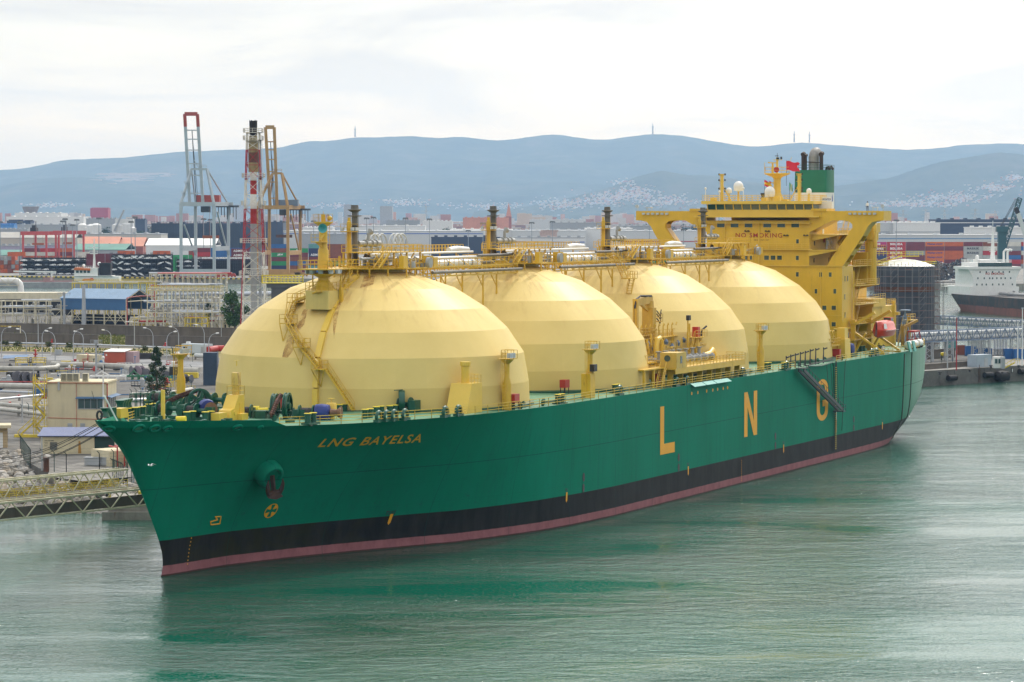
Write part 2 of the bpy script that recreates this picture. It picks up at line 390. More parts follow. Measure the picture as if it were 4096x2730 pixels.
# the air
hz = MB(); hz.box(-8000,8000,-900,28500,-4,1250)
hm = bpy.data.materials.new('air'); hm.use_nodes = True; nt = hm.node_tree; nt.nodes.clear()
o_ = N(nt, 'ShaderNodeOutputMaterial'); pv = N(nt, 'ShaderNodeVolumePrincipled', inp={'Color': (.38,.61,1.0,1), 'Absorption Color': (1,1,1,1), 'Density': 3.3e-5, 'Anisotropy': .4})
L(nt, pv.outputs[0], o_.inputs['Volume'])
ho = hz.build('haze', hm); ho['kind'] = 'stuff'; ho['label'] = 'pale blue haze in the air over the harbour'
# ------------------------------------------------------------------ the gas tanker
ship = thing('gas_tanker', 'green hulled gas tanker with four cream tank domes and yellow superstructure', 'ship', (SX, SY, 0), pi / 2 - TH)
YEL = paint('yellow_paint', (.64,.40,.03),.42,.10,.35,.4)
YELS = paint('yellow_superstructure', (.68,.42,.025),.45,.07,.22,.3, dirt=.15)
YELC = paint('yellow_clean', (.74,.50,.07),.4,.06,.05,.4)
DGRN = paint('dark_green_gear', (.008,.085,.05),.35,.2,.05,.8)
DECKG = paint('deck_green', (.085,.26,.16),.45,.18,.12,.25)
WHITE = paint('white_paint', (.76,.76,.74),.45,.06,.06,.5)
GREYP = paint('grey_steel', (.30,.31,.31),.5,.15,.15,.6)
STACKM = paint('vent_grey_brown', (.15,.14,.12),.6,.2,.2,.5)
BLACK = paint('black_gear', (.018,.018,.02),.5,.2,.0,.8)
RUSTY = paint('rusty_iron', (.10,.045,.03),.8,.4,.6,.8, bump=.6)
REDP = paint('red_paint', (.42,.025,.02),.4,.12,.05,.8)
BLUEC = paint('blue_cover', (.012,.03,.19),.55,.2,0,.9, bump=.5)
ORAN = paint('orange_grp', (.55,.038,.012),.3,.08,.0,.8)
ROPE = paint('rope_dark', (.05,.045,.045),.9,.3,0,3)
GLASS = paint('window_glass', (.025,.07,.075),.08,.3,0,.3, spec=.8)
LAMPG = paint('lamp_glass', (.45,.48,.5),.15,.2,0,2, spec=.8)
AMBER = paint('amber_lettering', (.80,.36,.010),.5,.06,0,.3)
BRIGHTY = paint('bright_yellow', (.78,.60,.02),.45,.08,.05,.5)
TEAL = paint('teal_horn', (.08,.36,.38),.4,.1,0,1)

STEM = [(-2,-59.3),(0,-58.7),(.6,-58.2),(1.5,-58.06),(2.9,-58.26),(4.57,-59.1),(5.8,-59.9),(8.16,-61.4),(10.6,-62.95),(12.4,-64.2),(14.2,-65.45),(15.7,-66.7),(16.8,-67.9),(18.8,-71.2),(20.5,-74.3)]
def itp(T, x): return float(np.interp(x, [a for a, b in T], [b for a, b in T]))
WLB = [(0,0),(.015,.45),(.06,1.0),(.14,1.9),(.27,5.8),(.37,9.7),(.49,15),(.54,17.3),(.64,20),(.73,21.9),(.85,23.3),(1,24.08)]
DKB = [(0,0),(.004,.9),(.0196,2.2),(.0686,4.3),(.1176,6.9),(.1716,9.7),(.2157,11.6),(.2745,14.2),(.353,18),(.4167,19.8),(.49,22),(.578,23.3),(.676,23.9),(.755,24.08),(1,24.08)]
EDGE = [(-75,18.9),(-66,18.35),(-54,17.9),(-48.7,17.74),(-44,17.62),(-36,17.55),(-22,17.5),(-3,17.43),(8,17.36),(250,17.36)]
BULW = [(-75,20.6),(-74,20.44),(-72.5,19.76),(-70,19.5),(-65,19.29),(-60,19.09),(-54.5,18.86),(-50,18.68)]
def smooth01(x): x = min(1, max(0, x)); return x
def hb(k, z):
    w = smooth01(z / 18.8) ** 1.75
    return itp(WLB, k) * (1 - w) + itp(DKB, k) * w
def s_of(k, z): st = itp(STEM, z); return st + k * (30 - st)
def b_at(s, z):
    if s <= 30:
        st = itp(STEM, z); return hb(max(0,(s - st) / (30 - st)), z)
    if s <= 150: return 24.08
    return aft(s, z)
SAT = [(0,150),(2.5,158),(4.4,168),(30,168)]; SET = [(-2,199),(0,207),(2.5,213),(4.3,218),(6.2,225.8),(7.9,231),(10.2,234.2),(12.4,236),(17,237)]
def sase(z): return itp(SAT, z), itp(SET, z)
def strans(z): return min(sase(z)[1] - 1.5,221.5 - (17.4 - z) * .35)
def aft(s, z):
    sa, se = sase(z)
    if s <= sa: return 24.08
    q = min(1,(s - sa) / (se - sa)); return 24.08 * max(0,1 - q ** 2.85) ** .5
def hull_pt(s, z, off=0.0):
    """point on the port shell at station s and height z, lifted off the plating by off"""
    e = .25; t = b_at(s, z); ts = (b_at(s + e, z) - b_at(s - e, z)) / (2 * e); tz = (b_at(s, z + e) - b_at(s, z - e)) / (2 * e)
    n = Vec((-ts, 1,-tz)).normalized(); return Vec((s, t, z)) + n * off
def hull_hit(u, v):
    """where on the port shell a spot of the drawing lies"""
    t = 10.0
    for _ in range(60):
        p = stz(u, v, t); t += (b_at(p.x, p.z) - t) * .5
    return p

def hull_mat():
    m, nt, b = newmat('hull_paint'); tcn = N(nt, 'ShaderNodeTexCoord'); v = tcn.outputs['Object']
    sx = N(nt, 'ShaderNodeSeparateXYZ'); L(nt, v, sx.inputs[0]); z = sx.outputs['Z']; X = sx.outputs['X']
    f = noise(nt, v, .12,6,.6,0,(1,1,.35)); g = mixc(nt, ramp(nt, f, [(.3,0.0),(.7,1.0)]),(.0006,.155,.090),(.0014,.200,.122))
    st = noise(nt, v, .8,6,.7,0,(1.4,1.4,.07)); g = mixc(nt, ramp(nt, st, [(.50,0.0),(.80,.5)]), g, (.004,.09,.07))
    # plating colour turns paler towards the stern
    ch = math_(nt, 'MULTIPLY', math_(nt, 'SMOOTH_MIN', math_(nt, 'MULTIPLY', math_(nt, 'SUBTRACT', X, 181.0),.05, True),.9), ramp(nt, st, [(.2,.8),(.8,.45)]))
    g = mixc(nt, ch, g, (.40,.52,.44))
    wob = math_(nt, 'ADD', z, math_(nt, 'MULTIPLY', math_(nt, 'SUBTRACT', noise(nt, v, .9,5),.5),.12))
    bl = mixc(nt, ramp(nt, noise(nt, v, .5,6,.7,0,(1,1,.25)), [(.35,0.0),(.72,1.0)]),(.012,.012,.013),(.032,.031,.031))
    alg = math_(nt, 'MULTIPLY', ramp(nt, noise(nt, v, .25,5,.7,.5), [(.45,0.0),(.62,.6)]), math_(nt, 'MULTIPLY', math_(nt, 'SUBTRACT', -5.0, X),.03, True))
    bl = mixc(nt, alg, bl, (.030,.030,.008)); bl = mixc(nt, math_(nt, 'MULTIPLY', math_(nt, 'SUBTRACT', X, 180.0),.03, True), bl, (.13,.125,.12))
    pk = mixc(nt, ramp(nt, noise(nt, v, .7,6,.7,0,(1,1,.5)), [(.3,0.0),(.7,1.0)]),(.20,.075,.085),(.30,.125,.135))
    pk = mixc(nt, math_(nt, 'LESS_THAN', wob, .22), pk, (.06,.03,.025))
    c = mixc(nt, math_(nt, 'GREATER_THAN', wob, 1.27), pk, bl); c = mixc(nt, math_(nt, 'GREATER_THAN', math_(nt, 'ADD', wob, math_(nt, 'MULTIPLY', math_(nt, 'SUBTRACT', X, 10.0),.0035, False)),4.39), c, g) if False else mixc(nt, math_(nt, 'GREATER_THAN', z, 4.39), c, g)
    # scuffs along the tug belt
    scf = math_(nt, 'MULTIPLY', ramp(nt, noise(nt, v, 1.1,5,.75,.4,(1,1,2.2)), [(.60,0.0),(.70,.55)]), math_(nt, 'LESS_THAN', math_(nt, 'ABSOLUTE', math_(nt, 'SUBTRACT', z, 5.4)),1.5))
    c = mixc(nt, math_(nt, 'MULTIPLY', scf, .95), c, (.03,.05,.05))
    # plate seams
    se = math_(nt, 'LESS_THAN', math_(nt, 'ABSOLUTE', math_(nt, 'SUBTRACT', z, 10.85)),.055)
    sv = math_(nt, 'LESS_THAN', math_(nt, 'FRACT', math_(nt, 'MULTIPLY', X, 1 / 15.3)),.006)
    sh = math_(nt, 'LESS_THAN', math_(nt, 'FRACT', math_(nt, 'MULTIPLY', z, 1 / 2.9)),.014)
    seam = math_(nt, 'MAXIMUM', math_(nt, 'MULTIPLY', se, .6), math_(nt, 'MAXIMUM', math_(nt, 'MULTIPLY', sv, .5), math_(nt, 'MULTIPLY', sh, .2)))
    c = mixc(nt, seam, c, (.004,.05,.04))
    L(nt, c, b.inputs['Base Color']); b.inputs['Roughness'].default_value = .55; b.inputs['Specular IOR Level'].default_value = .07
    bp = N(nt, 'ShaderNodeBump', inp={'Strength': .25, 'Distance': .12}); L(nt, noise(nt, v, .35,4), bp.inputs['Height']); L(nt, bp.outputs[0], b.inputs['Normal'])
    return m
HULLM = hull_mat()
ks = [0,.003,.006,.012,.018,.026,.04,.058,.08,.1,.125,.15,.18,.21,.24,.27,.3,.34,.38,.42,.46,.5,.54,.58,.63,.68,.73,.79,.85,.92]
cols = [('f', k) for k in ks] + [('m', s) for s in (30,45,60,80,100,120)] + [('a', q) for q in (0,.12,.25,.38,.5,.6,.68,.75,.81,.86,.90,.935,.97,1.0)]
NV = 26
def col_pts(kind, q):
    out = []
    for j in range(NV + 1):
        vv = j / NV
        if kind == 'f':
            zt = itp(EDGE, -74 + q * 104); z = -2 + vv * (zt + 2); out.append((s_of(q, z), hb(q, z), z))
        elif kind == 'm': z = -2 + vv * 19.36; out.append((q, 24.08, z))
        else:
            z = -2 + vv * 19.36; sa, se = sase(z); st = strans(z); s = sa + min(1, q / .97) * (st - sa); out.append((s, aft(s, z) if q < .98 else 0.0, z))
    return out
hm_ = MB()
for sg in (1,-1):
    C = [col_pts(*c) for c in cols]; vs = [(a, b * sg, z) for c in C for a, b, z in c]; fs = []
    n = NV + 1
    for i in range(len(C) - 1):
        for j in range(NV):
            f = (i * n + j, i * n + j + 1,(i + 1) * n + j + 1,(i + 1) * n + j); fs.append(f if sg > 0 else f[::-1])
    hm_.add(vs, fs)
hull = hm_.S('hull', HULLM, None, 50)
# main deck with sheer and camber
dm = MB(); rows = []
for kind, q in cols:
    p = col_pts(kind, q)[-1]; b = max(.02, p[1] - .05); rows.append([(p[0], b * y, p[2] - .02 + .45 * (1 - y * y) * min(1, b / 20)) for y in (1,.8,.5,0,-.5,-.8,-1)])
dm.add([p for r in rows for p in r], [(i * 7 + j, i * 7 + j + 1,(i + 1) * 7 + j + 1,(i + 1) * 7 + j) for i in range(len(rows) - 1) for j in range(6)])
dm.S('deck', DECKG, None, 60)
def dz(s, t): b = max(1, b_at(s, itp(EDGE, s))); return itp(EDGE, s) + .45 * (1 - min(1,(t / b) ** 2)) * min(1, b / 20) - .02
# forecastle bulwark: plating above the deck edge, port and starboard, with hawse openings as collars
bw = MB()
for sg in (1,-1):
    P = []
    for k in [0,.003,.006,.012,.018,.026,.04,.058,.08,.1,.125,.15,.18,.2,.222]:
        p = col_pts('f', k)[-1]; top = itp(BULW, p[0] - .9) if k < .205 else p[2] + .02
        P.append(((p[0], p[1] * sg, p[2] - .01),(p[0] - (.9 + (2.2 if k == 0 else 0)) * (top - p[2]) / 1.4,(p[1] + .35 * (top - p[2])) * sg if k else 0, top)))
    for (a, b),(c, d) in zip(P, P[1:]):
        pts = [a, c, d, b] if sg < 0 else [b, d, c, a]; n = Vec((0,-.14 * sg, 0)); bw.slab(pts, n)
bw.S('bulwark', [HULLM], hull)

# ---- writing and marks on the shell
def am_done(n): am.S(n, AMBER, hull); am.__init__()
am = MB()
vs, fs = text2d('LNG BAYELSA', 1,.018,.32)
a0, a1 = hull_hit(1268,1787), hull_hit(1680,1768)
h0, h1 = hull_hit(1283,1754), hull_hit(1686,1734)
P_ = []
for x, y in vs:
    b0 = a0.lerp(a1, x); t0 = h0.lerp(h1, x); q = b0.lerp(t0, y); P_.append(hull_pt(q.x, q.z, .09))
am.add(P_, fs); am_done('ship_name')
ZL0, ZL1 = 7.5,14.76; T_ = 24.1
def flat(mb, poly, t=T_, d=.03): mb.slab([(s, t, z) for s, z in poly], (0, d, 0))
flat(am, [(49.15, ZL0),(55.47, ZL0),(55.47,9.06),(50.78,9.06),(50.78, ZL1),(49.15, ZL1)])
am_done('hull_letter')
flat(am, [(88.34, ZL0),(89.96, ZL0),(89.96,12.3),(93.15, ZL0),(94.85, ZL0),(94.85, ZL1),(93.15, ZL1),(93.15,9.9),(89.96, ZL1),(88.34, ZL1)])
am_done('hull_letter')
cx0, W0, r0 = 130.85,3.35,1.9
def arc(cx, cz, rx, rz, a0, a1, n=8): return [(cx + rx * cos(R(a0 + (a1 - a0) * i / n)), cz + rz * sin(R(a0 + (a1 - a0) * i / n))) for i in range(n + 1)]
go = arc(130.9,13.0,3.3,1.8,0,180,10) + arc(130.9,9.3,3.3,1.8,180,360,10) + [(134.2,11.2),(131.2,11.2),(131.2,10.2)]
# G is built as an outline strip: outer path and inner path
outer = [(134.2,12.4)] + arc(130.9,13.0,3.3,1.78,0,180,12)[1:] + arc(130.9,9.3,3.3,1.8,180,360,12) + [(134.2,11.1)]
inner = [(132.5,12.4)] + arc(130.9,12.9,1.6,.95,0,180,12)[1:] + arc(130.9,9.4,1.6,.95,180,360,12) + [(132.5,11.1)]
for i in range(len(outer) - 1): flat(am, [outer[i], outer[i + 1], inner[i + 1], inner[i]])
flat(am, [(131.0,11.1),(134.2,11.1),(134.2,10.0),(131.0,10.0)], d=.034)
am_done('hull_letter')
# bow thruster cross, bulb mark, tug arrows, draught ticks
c = hull_hit(1083,2042); rr = 1.15
def shell(s, z, off=.07): return hull_pt(s, z, off)
def shell_poly(mb, pts, off=.07):
    mb.add([shell(a, b, off) for a, b in pts], [tuple(range(len(pts)))])
for i in range(28):
    a, b = 2 * pi * i / 28,2 * pi * (i + 1) / 28
    shell_poly(am, [(c.x + 1.08 * q * cos(w_), c.z + q * sin(w_)) for q, w_ in ((.92, a),(.92, b),(.80, b),(.80, a))])
for k in range(4):
    a = pi / 4 + k * pi / 2
    shell_poly(am, [(c.x + 1.08 * q * cos(w_), c.z + q * sin(w_)) for q, w_ in ((.80, a - .42),(.80, a),(.80, a + .42),(.27, a + .22),(.27, a - .22))], .075)
am_done('thruster_mark')
bpts = [(862,2062),(897,2062),(896,2098),(846,2098),(840,2090),(842,2082),(874,2082),(862,2062)]
BP = [hull_hit(*q) for q in ((881,2065),(882,2065),(877,2094),(842,2098),(841,2086),(868,2078),(860,2066),(881,2065))]
for p, q in zip(BP, BP[1:]): am.beam(shell(p.x, p.z, .07), shell(q.x, q.z, .07),.12)
am_done('bulb_mark')
for s in (-45.0,14.25,61.5,108.9,168.5):
    zc = 4.75 if s > -20 else 5.0; tt = [(s - .22, zc - 1.05),(s, zc - 1.35),(s + .22, zc - 1.05),(s + .22, zc + .1),(s - .22, zc + .1)]
    if s < 20: c2 = hull_hit(1560,2073) if s < 0 else None
    if s < 0: tt = [(c2.x + (a - s), c2.z + (b - zc) + .5) for a, b in tt]
    shell_poly(am, tt, .08); am_done('tug_arrow')
for i, (s, col) in enumerate(((63.1,0),(65.9,0),(70,0),(72.9,0),(75.2,0),(77.9,0),(80,0))): am.lathe([(.26,0),(.26,.03)], (s, T_, 16.0),10,(0,1,0)); am_done('manifold_number')
for k in range(8): shell_poly(am, [(-53.8 + k * .05 + a, 1.0 + k * .45 + b) for a, b in ((0,0),(.16,0),(.16,.16),(0,.16))])
am_done('draught_mark')
for k in range(10): flat(am, [(87 + a, .5 + k * .36 + b) for a, b in ((0,0),(.12,0),(.12,.16),(0,.16))])
am_done('draught_mark')
bm_ = MB()
for s in (14.25,61.5,108.9,168.5): lettering(bm_, 'TUG', (s - .55, b_at(s, 5.1) + .05,4.98),(1.1,0,0),(0,0,.42),.03); bm_.S('tug_lettering', BLACK, hull); bm_.__init__()
q = hull_hit(1562,2049); vs, fs = text2d('TUG', 1,.03,.2); bm_.add([hull_pt(q.x - .75 + 1.5 * x, q.z - .3 + .55 * y, .08) for x, y in vs], fs); bm_.S('tug_lettering', BLACK, hull); bm_.__init__()
for s in (19.5,57.3,104.6,150.05):
    for z in (6.55,5.0): bm_.lathe([(.45,0),(.45,.04)], (s, b_at(s, z) + .0, z),14,(0,1,0)) if s < 0 else bm_.slab([(s + .4 * cos(a * pi / 8), b_at(s, z) + .02, z + .62 * sin(a * pi / 8)) for a in range(16)], (0,.03,0)); bm_.S('bollard_recess', BLACK, hull); bm_.__init__()
vm = MB()
for s in (184.2,190.6):
    pr = [hull_pt(s - (17.0 - z) * .10, z, .06) for z in np.linspace(17.0,.6,14)]
    for p, q in zip(pr, pr[1:]): vm.beam(p, q, .16)
    vm.S('drain_stain', paint('brown_stain', (.06,.07,.05),.8), hull); vm.__init__()
# mooring chocks in the bulwark (collared openings) and the anchor in its bolster
for u, v, r in ((553,1711,.66),(617,1711,.62),(669,1712,.5),(948,1708,.58),(1040,1707,.3),(447,1712,.55)):
    p = hull_hit(u, v); hm2 = MB(); n = (hull_pt(p.x, p.z, 1) - hull_pt(p.x, p.z, 0))
    d = n.normalized(); up = Vec((0,0,1)); up = (up - d * up.dot(d)).normalized(); a = d.cross(up)
    ring = []
    for i in range(20):
        w_ = 2 * pi * i / 20; ring.append(hull_pt(p.x, p.z, .12) + a * (r * 1.12 * cos(w_)) + up * (r * .72 * sin(w_)))
    hm2.path(ring + [ring[0]], .17,8); hm2.S('hawse_collar', HULLM, hull, 40)
    ho_ = MB(); ho_.add([hull_pt(p.x, p.z, .03) + a * (r * 1.05 * cos(2 * pi * i / 20)) + up * (r * .66 * sin(2 * pi * i / 20)) for i in range(20)], [tuple(range(20))[::-1]])
    ho_.S('hawse_opening', DECKG if u != 948 else paint('hawse_pale_green', (.2,.3,.26),.7), hull)  # flat disc fills each opening, a paler grey-green in one of them
p = hull_hit(1063,1885); n = Vec((-.35,.80,-.48)).normalized()
bo = MB(); bo.lathe([(1.75,-3.5),(1.8,.9),(1.7,1.4),(1.45,1.7),(1.25,1.7),(1.0,1.3)], p, 36, n); bo.S('anchor_bolster', HULLM, hull, 40)
an = MB(); d = (Vec((.12,-.10,-1)) - n * -.25).normalized(); o = p + n * 1.5
sd = n.cross(d).normalized()
an.beam(o - d * .3, o + d * 1.9,.45,.4); an.tube(o + d * 1.8 - sd * 1.0, o + d * 1.8 + sd * 1.0,.28,.28,8)
an.slab([o + d * 2.2 - sd * 1.1, o + d * 2.45, o + d * 2.2 + sd * 1.1, o + d * 1.6 + sd * .4, o + d * 1.6 - sd * .4], n * .45)
for sg in (-1,1):
    b0 = o + d * 2.0 + sd * (.85 * sg); an.path([b0, b0 - d * .7 + n * .3 + sd * (.2 * sg), b0 - d * 1.5 + n * .6 + sd * (.3 * sg), b0 - d * 2.2 + n * .75 + sd * (.25 * sg)], [.28,.32,.23,.05], 6)
an.S('anchor', paint('anchor_rust', (.045,.02,.013),.8,.4,.3,.8, bump=.6), hull, 40)
# rail round the main deck
for sg in (1,-1):
    for a, b in ((-48,61),(62,116),(140,219)):
        n_ = int((b - a) / 3); pts = []
        for i in range(n_ + 1):
            s = a + (b - a) * i / n_; z = itp(EDGE, s); pts.append((s, (b_at(s, z) - .25) * sg, z))
        rm = MB(); rm.rail(pts, 1.15,1.9,.075,(1.0,.68,.36)); rm.S('railing', YELC)
# pale waterway of loading chutes over the side
cm = MB()
for a, b in ((62.7,68),(68.3,73),(73.3,80.2)): cm.slab([(a, 24.0,17.45),(b, 24.0,17.45),(b, 24.75,17.0),(a, 24.75,17.0)], (0,0,.08))
cm.S('drip_tray', paint('pale_teal', (.10,.38,.34),.5))

# ---- tank domes
DPROF = [(21.73,17.0),(21.57,20.76),(20.88,24.7),(18.65,28.01),(15.64,30.85),(11.33,33.55),(5.33,35.63),(.01,36.0)]
def dome_mat():
    m, nt, b = newmat('dome_paint'); tcn = N(nt, 'ShaderNodeTexCoord'); v = tcn.outputs['Object']
    sx = N(nt, 'ShaderNodeSeparateXYZ'); L(nt, v, sx.inputs[0]); z = sx.outputs['Z']
    ang = math_(nt, 'ARCTAN2', sx.outputs['Y'], sx.outputs['X'])
    info = N(nt, 'ShaderNodeObjectInfo')
    cv = N(nt, 'ShaderNodeCombineXYZ'); L(nt, math_(nt, 'MULTIPLY', ang, 5.0), cv.inputs['X']); L(nt, math_(nt, 'MULTIPLY', z, .12), cv.inputs['Y']); L(nt, math_(nt, 'MULTIPLY', info.outputs['Random'], 30), cv.inputs['Z'])
    c = mixc(nt, ramp(nt, noise(nt, v, .25,5), [(.3,0.0),(.7,1.0)]),(.72,.54,.195),(.775,.59,.225))
    # plating: each strake between two knuckles was painted in panels of slightly different age
    pn = N(nt, 'ShaderNodeTexWhiteNoise', noise_dimensions='2D'); c2 = N(nt, 'ShaderNodeCombineXYZ')
    L(nt, math_(nt, 'FLOOR', math_(nt, 'MULTIPLY', ang, 5.1)), c2.inputs['X']); L(nt, math_(nt, 'FLOOR', math_(nt, 'MULTIPLY', z, .25)), c2.inputs['Y']); L(nt, c2.outputs[0], pn.inputs['Vector'])
    c = mixc(nt, math_(nt, 'MULTIPLY', pn.outputs['Value'], .14), c, (.62,.47,.18))
    c = mixc(nt, math_(nt, 'MULTIPLY', math_(nt, 'LESS_THAN', z, 20.76),.28), c, (.60,.42,.13))
    # rust weeping down from the platforms at the top
    rs = N(nt, 'ShaderNodeTexNoise', inp={'Scale': 2.6, 'Detail': 7.0, 'Roughness': .7}); L(nt, cv.outputs[0], rs.inputs['Vector'])
    top = N(nt, 'ShaderNodeMapRange', inp={'From Min': 26.0, 'From Max': 36.0, 'To Min': 0.0, 'To Max': 1.0}); L(nt, z, top.inputs['Value'])
    k = math_(nt, 'MULTIPLY', ramp(nt, rs.outputs['Fac'], [(.50,0.0),(.72,.75)]), math_(nt, 'POWER', top.outputs[0], 1.6))
    c = mixc(nt, k, c, (.33,.15,.03))
    k2 = ramp(nt, rs.outputs['Fac'], [(.58,0.0),(.80,.16)]); c = mixc(nt, k2, c, (.66,.34,.16))
    L(nt, c, b.inputs['Base Color']); b.inputs['Roughness'].default_value = .42; b.inputs['Specular IOR Level'].default_value = .08
    bp = N(nt, 'ShaderNodeBump', inp={'Strength': .12, 'Distance': .2}); L(nt, noise(nt, v, .5,4), bp.inputs['Height']); L(nt, bp.outputs[0], b.inputs['Normal'])
    return m
DOMEM = dome_mat(); DS = 47.15
dmb = MB(); dmb.lathe(DPROF, n=96, cap=False)
DOMES = []
for i in range(4):
    if i == 0: d_ = dmb.build('tank_dome', DOMEM, ship, smooth=7)
    else: d_ = DOMES[0].copy(); COL.objects.link(d_); d_.parent = ship
    d_.location = (i * DS, 0,0); DOMES.append(d_)
    d_['label'] = ['cream tank dome nearest the bow, with stairs and a rust streak down its front', 'cream tank dome second from the bow', 'cream tank dome third from the bow, behind the hose crane', 'cream tank dome next to the bridge'][i]
sk_ = MB()
for i in range(4): sk_.lathe([(22.3,17.1),(22.3,17.85),(21.7,18.0)], (i * DS, 0,0),72, cap=False)
sk_.S('dome_skirt', DGRN, None, 30)

# ---- works on top of each dome
def rust_path(mb, pts, r): mb.path(pts, r, 8)
def topworks(c, first):
    rnd = random.Random(int(c) + 5); P = []
    pl = MB()    # the working platform: deck plates on legs
    ring = [(c + 7.0 * cos(a),7.0 * sin(a)) for a in [pi / 8 + i * pi / 4 for i in range(8)]]
    pl.prism(ring, 36.15,36.35)
    for x, y in ring + [((a[0] + b[0]) / 2,(a[1] + b[1]) / 2) for a, b in zip(ring, ring[1:] + ring[:1])]:
        pl.beam((x, y, 34.2),(x, y, 36.2),.16)
    pl.rail([(x, y, 36.35) for x, y in ring], 1.15,1.2,.075,(1,.55), True)
    pl.lathe([(4.6,35.5),(4.6,36.6)], (c, 0,0),24)
    if first:   # lower working gallery reaching forward over the dome shoulder
        pl.box(c - 18.2, c - 8.2,-2.2,2.2,36.25,36.4); pl.rail([(c - 8.4,2.2,36.4),(c - 18.1,2.2,36.4),(c - 18.1,-2.2,36.4),(c - 8.4,-2.2,36.4)], 1.1,1.2,.07)
        for s in (-14,-11.5,-9): pl.beam((c + s, 2.1,33.2 + (15 + s) * .35),(c + s, 2.1,36.3),.14); pl.beam((c + s, -2.1,33.2 + (15 + s) * .35),(c + s, -2.1,36.3),.14)
    pl.S('dome_platform', YEL)
    up = MB()    # upper platform
    z = 38.35
    up.box(c - 5.5, c + 7.2,-2,4.2, z, z + .14); up.rail([(c - 5.5,4.2, z),(c + 7.2,4.2, z),(c + 7.2,-2, z)], 1.1,1.4,.075); up.rail([(c - 5.5,4.2, z),(c - 5.5,-2, z)], 1.1,1.3,.07)
    for s in (-5.3,-1.5,2.6,7.0):
        for t in (-1.8,4.0): up.beam((c + s, t, 36.3),(c + s, t, z),.22)
    for s in (-5.3,2.6): up.beam((c + s, 4.0,36.6),(c + s + 2.4,4.0, z - .1),.15); up.beam((c + s, 4.0,36.6),(c + s - 2.0,4.0, z - .1),.15)
    up.box(c - 5.0, c - 3.6,6.4,7.1,36.35,38.0); up.box(c + 4.0, c + 5.3,5.6,6.8,36.35,37.9); up.box(c + 5.5, c + 6.8,5.8,6.8,36.35,37.7)
    up.stairs((c - 6.0,5.0, z),(c - 9.2,5.0,36.4),(0,1,0),.8)
    for k in range(16):
        s, t = rnd.uniform(-6,7), rnd.uniform(-6,6); h = rnd.uniform(.5,1.6); up.beam((c + s, t, 36.35),(c + s, t, 36.35 + h), rnd.uniform(.08,.3))
    for k in range(10):
        s, t, h = rnd.uniform(-6,5), rnd.uniform(-6,6), rnd.uniform(36.6,38); up.beam((c + s, t, h),(c + s + rnd.uniform(1,3), t, h),.12)
    up.S('upper_platform', YEL)
    ma = MB()    # machinery and bare pipework
    ma.path([(c - 1.6,-1.4,39.6),(c + 4.2,-1.4,39.6),(c + 5.2,-1.4,39.6)], .38,10)
    for s in (.5,2.4,3.8): ma.lathe([(.55,-.08),(.55,.08)], (c + s, -1.4,39.6),12,(1,0,0))
    ma.path([(c + 1.6,-1.4,39.7),(c + 1.6,-1.4,41.0),(c + 1.9,-1.4,41.2)], .22,8); ma.lathe([(.2,0),(.5,.5)], (c + 1.6,-1.4,41.0),10,(.7,.2,.4))
    ma.path([(c - 9,2.6,37.6),(c - 1.8,2.6,37.6),(c - 1.0,2.6,37.2),(c - 1.0,2.6,36.4)], .2,8)
    ma.path([(c - 2.9,.2,36.4),(c - 2.9,.2,37.6),(c - 2.4,.2,38.0)], .28,8); ma.path([(c + .6,-.5,36.4),(c + .6,-.5,37.4),(c, -.9,37.9)], .28,8)
    for k in range(9):
        s, t = rnd.uniform(-5,6), rnd.uniform(1,6.5); ma.lathe([(rnd.uniform(.2,.5),0),(rnd.uniform(.2,.45), rnd.uniform(.5,1.2))], (c + s, t, 36.35),10)
    for k in range(5):
        s, t = rnd.uniform(-5,4), rnd.uniform(3,6.5); ma.path([(c + s, t, 36.5),(c + s, t, 37.0 + rnd.random()),(c + s + 1.5, t, 37.1 + rnd.random())], .11,6)
    ma.lathe([(.75,0),(.75,.5)], (c + 3.2,6.9,37.0),14,(0,1,0))
    ma.S('valve_gear', GREYP, None, 40)
    st = MB(); x = c - 2.04; st.lathe([(.55,36.2),(.42,37.2),(.42,43.2),(.42,43.3),(.95,43.35),(.95,43.45),(.42,43.5),(.42,43.9),(.9,44.2),(.95,44.22),(.95,44.32),(.55,44.35),(.5,44.8),(.52,44.9)], (x, -1.71,0),18)
    st.ladder((x + .6,-1.71,36.4),(x + .6,-1.71,44),(0,1,0),.5,.5,.05)
    for z_ in (43.45,42.0): st.lathe([(.95, z_ + 0),(1.0, z_ + .03)], (x, -1.71,0),14)
    st.S('vent_mast', STACKM, None, 35)
    lm_ = MB(); x = c - 3.4; t = -1.9
    lm_.lathe([(.32,36.2),(.32,42.6),(.22,42.7),(.22,43.2)], (x, t, 0),10); lm_.box(x - 1, x + .9, t - .8, t + .9,41.2,41.32); lm_.rail([(x - 1, t + .9,41.3),(x + .9, t + .9,41.3),(x + .9, t - .8,41.3),(x - 1, t - .8,41.3)], 1.0,1,.05,(1,.5), True)
    lm_.ladder((x - .45, t, 36.4),(x - .45, t, 41.2),(0,1,0),.5,.5,.05)
    o = lm_.S('light_mast', YEL, None, 35)
    lp = MB()
    for k, (a, b) in enumerate(((-.8,.9),(-.1,1.0),(.6,.9),(-.9,-.6))): lp.cbox((x + a, t + b, 41.4),.5,.3,.45)
    lp.S('floodlight', LAMPG, o)
for i in range(4): topworks(i * 47.66 if i else 0.0, i == 0)
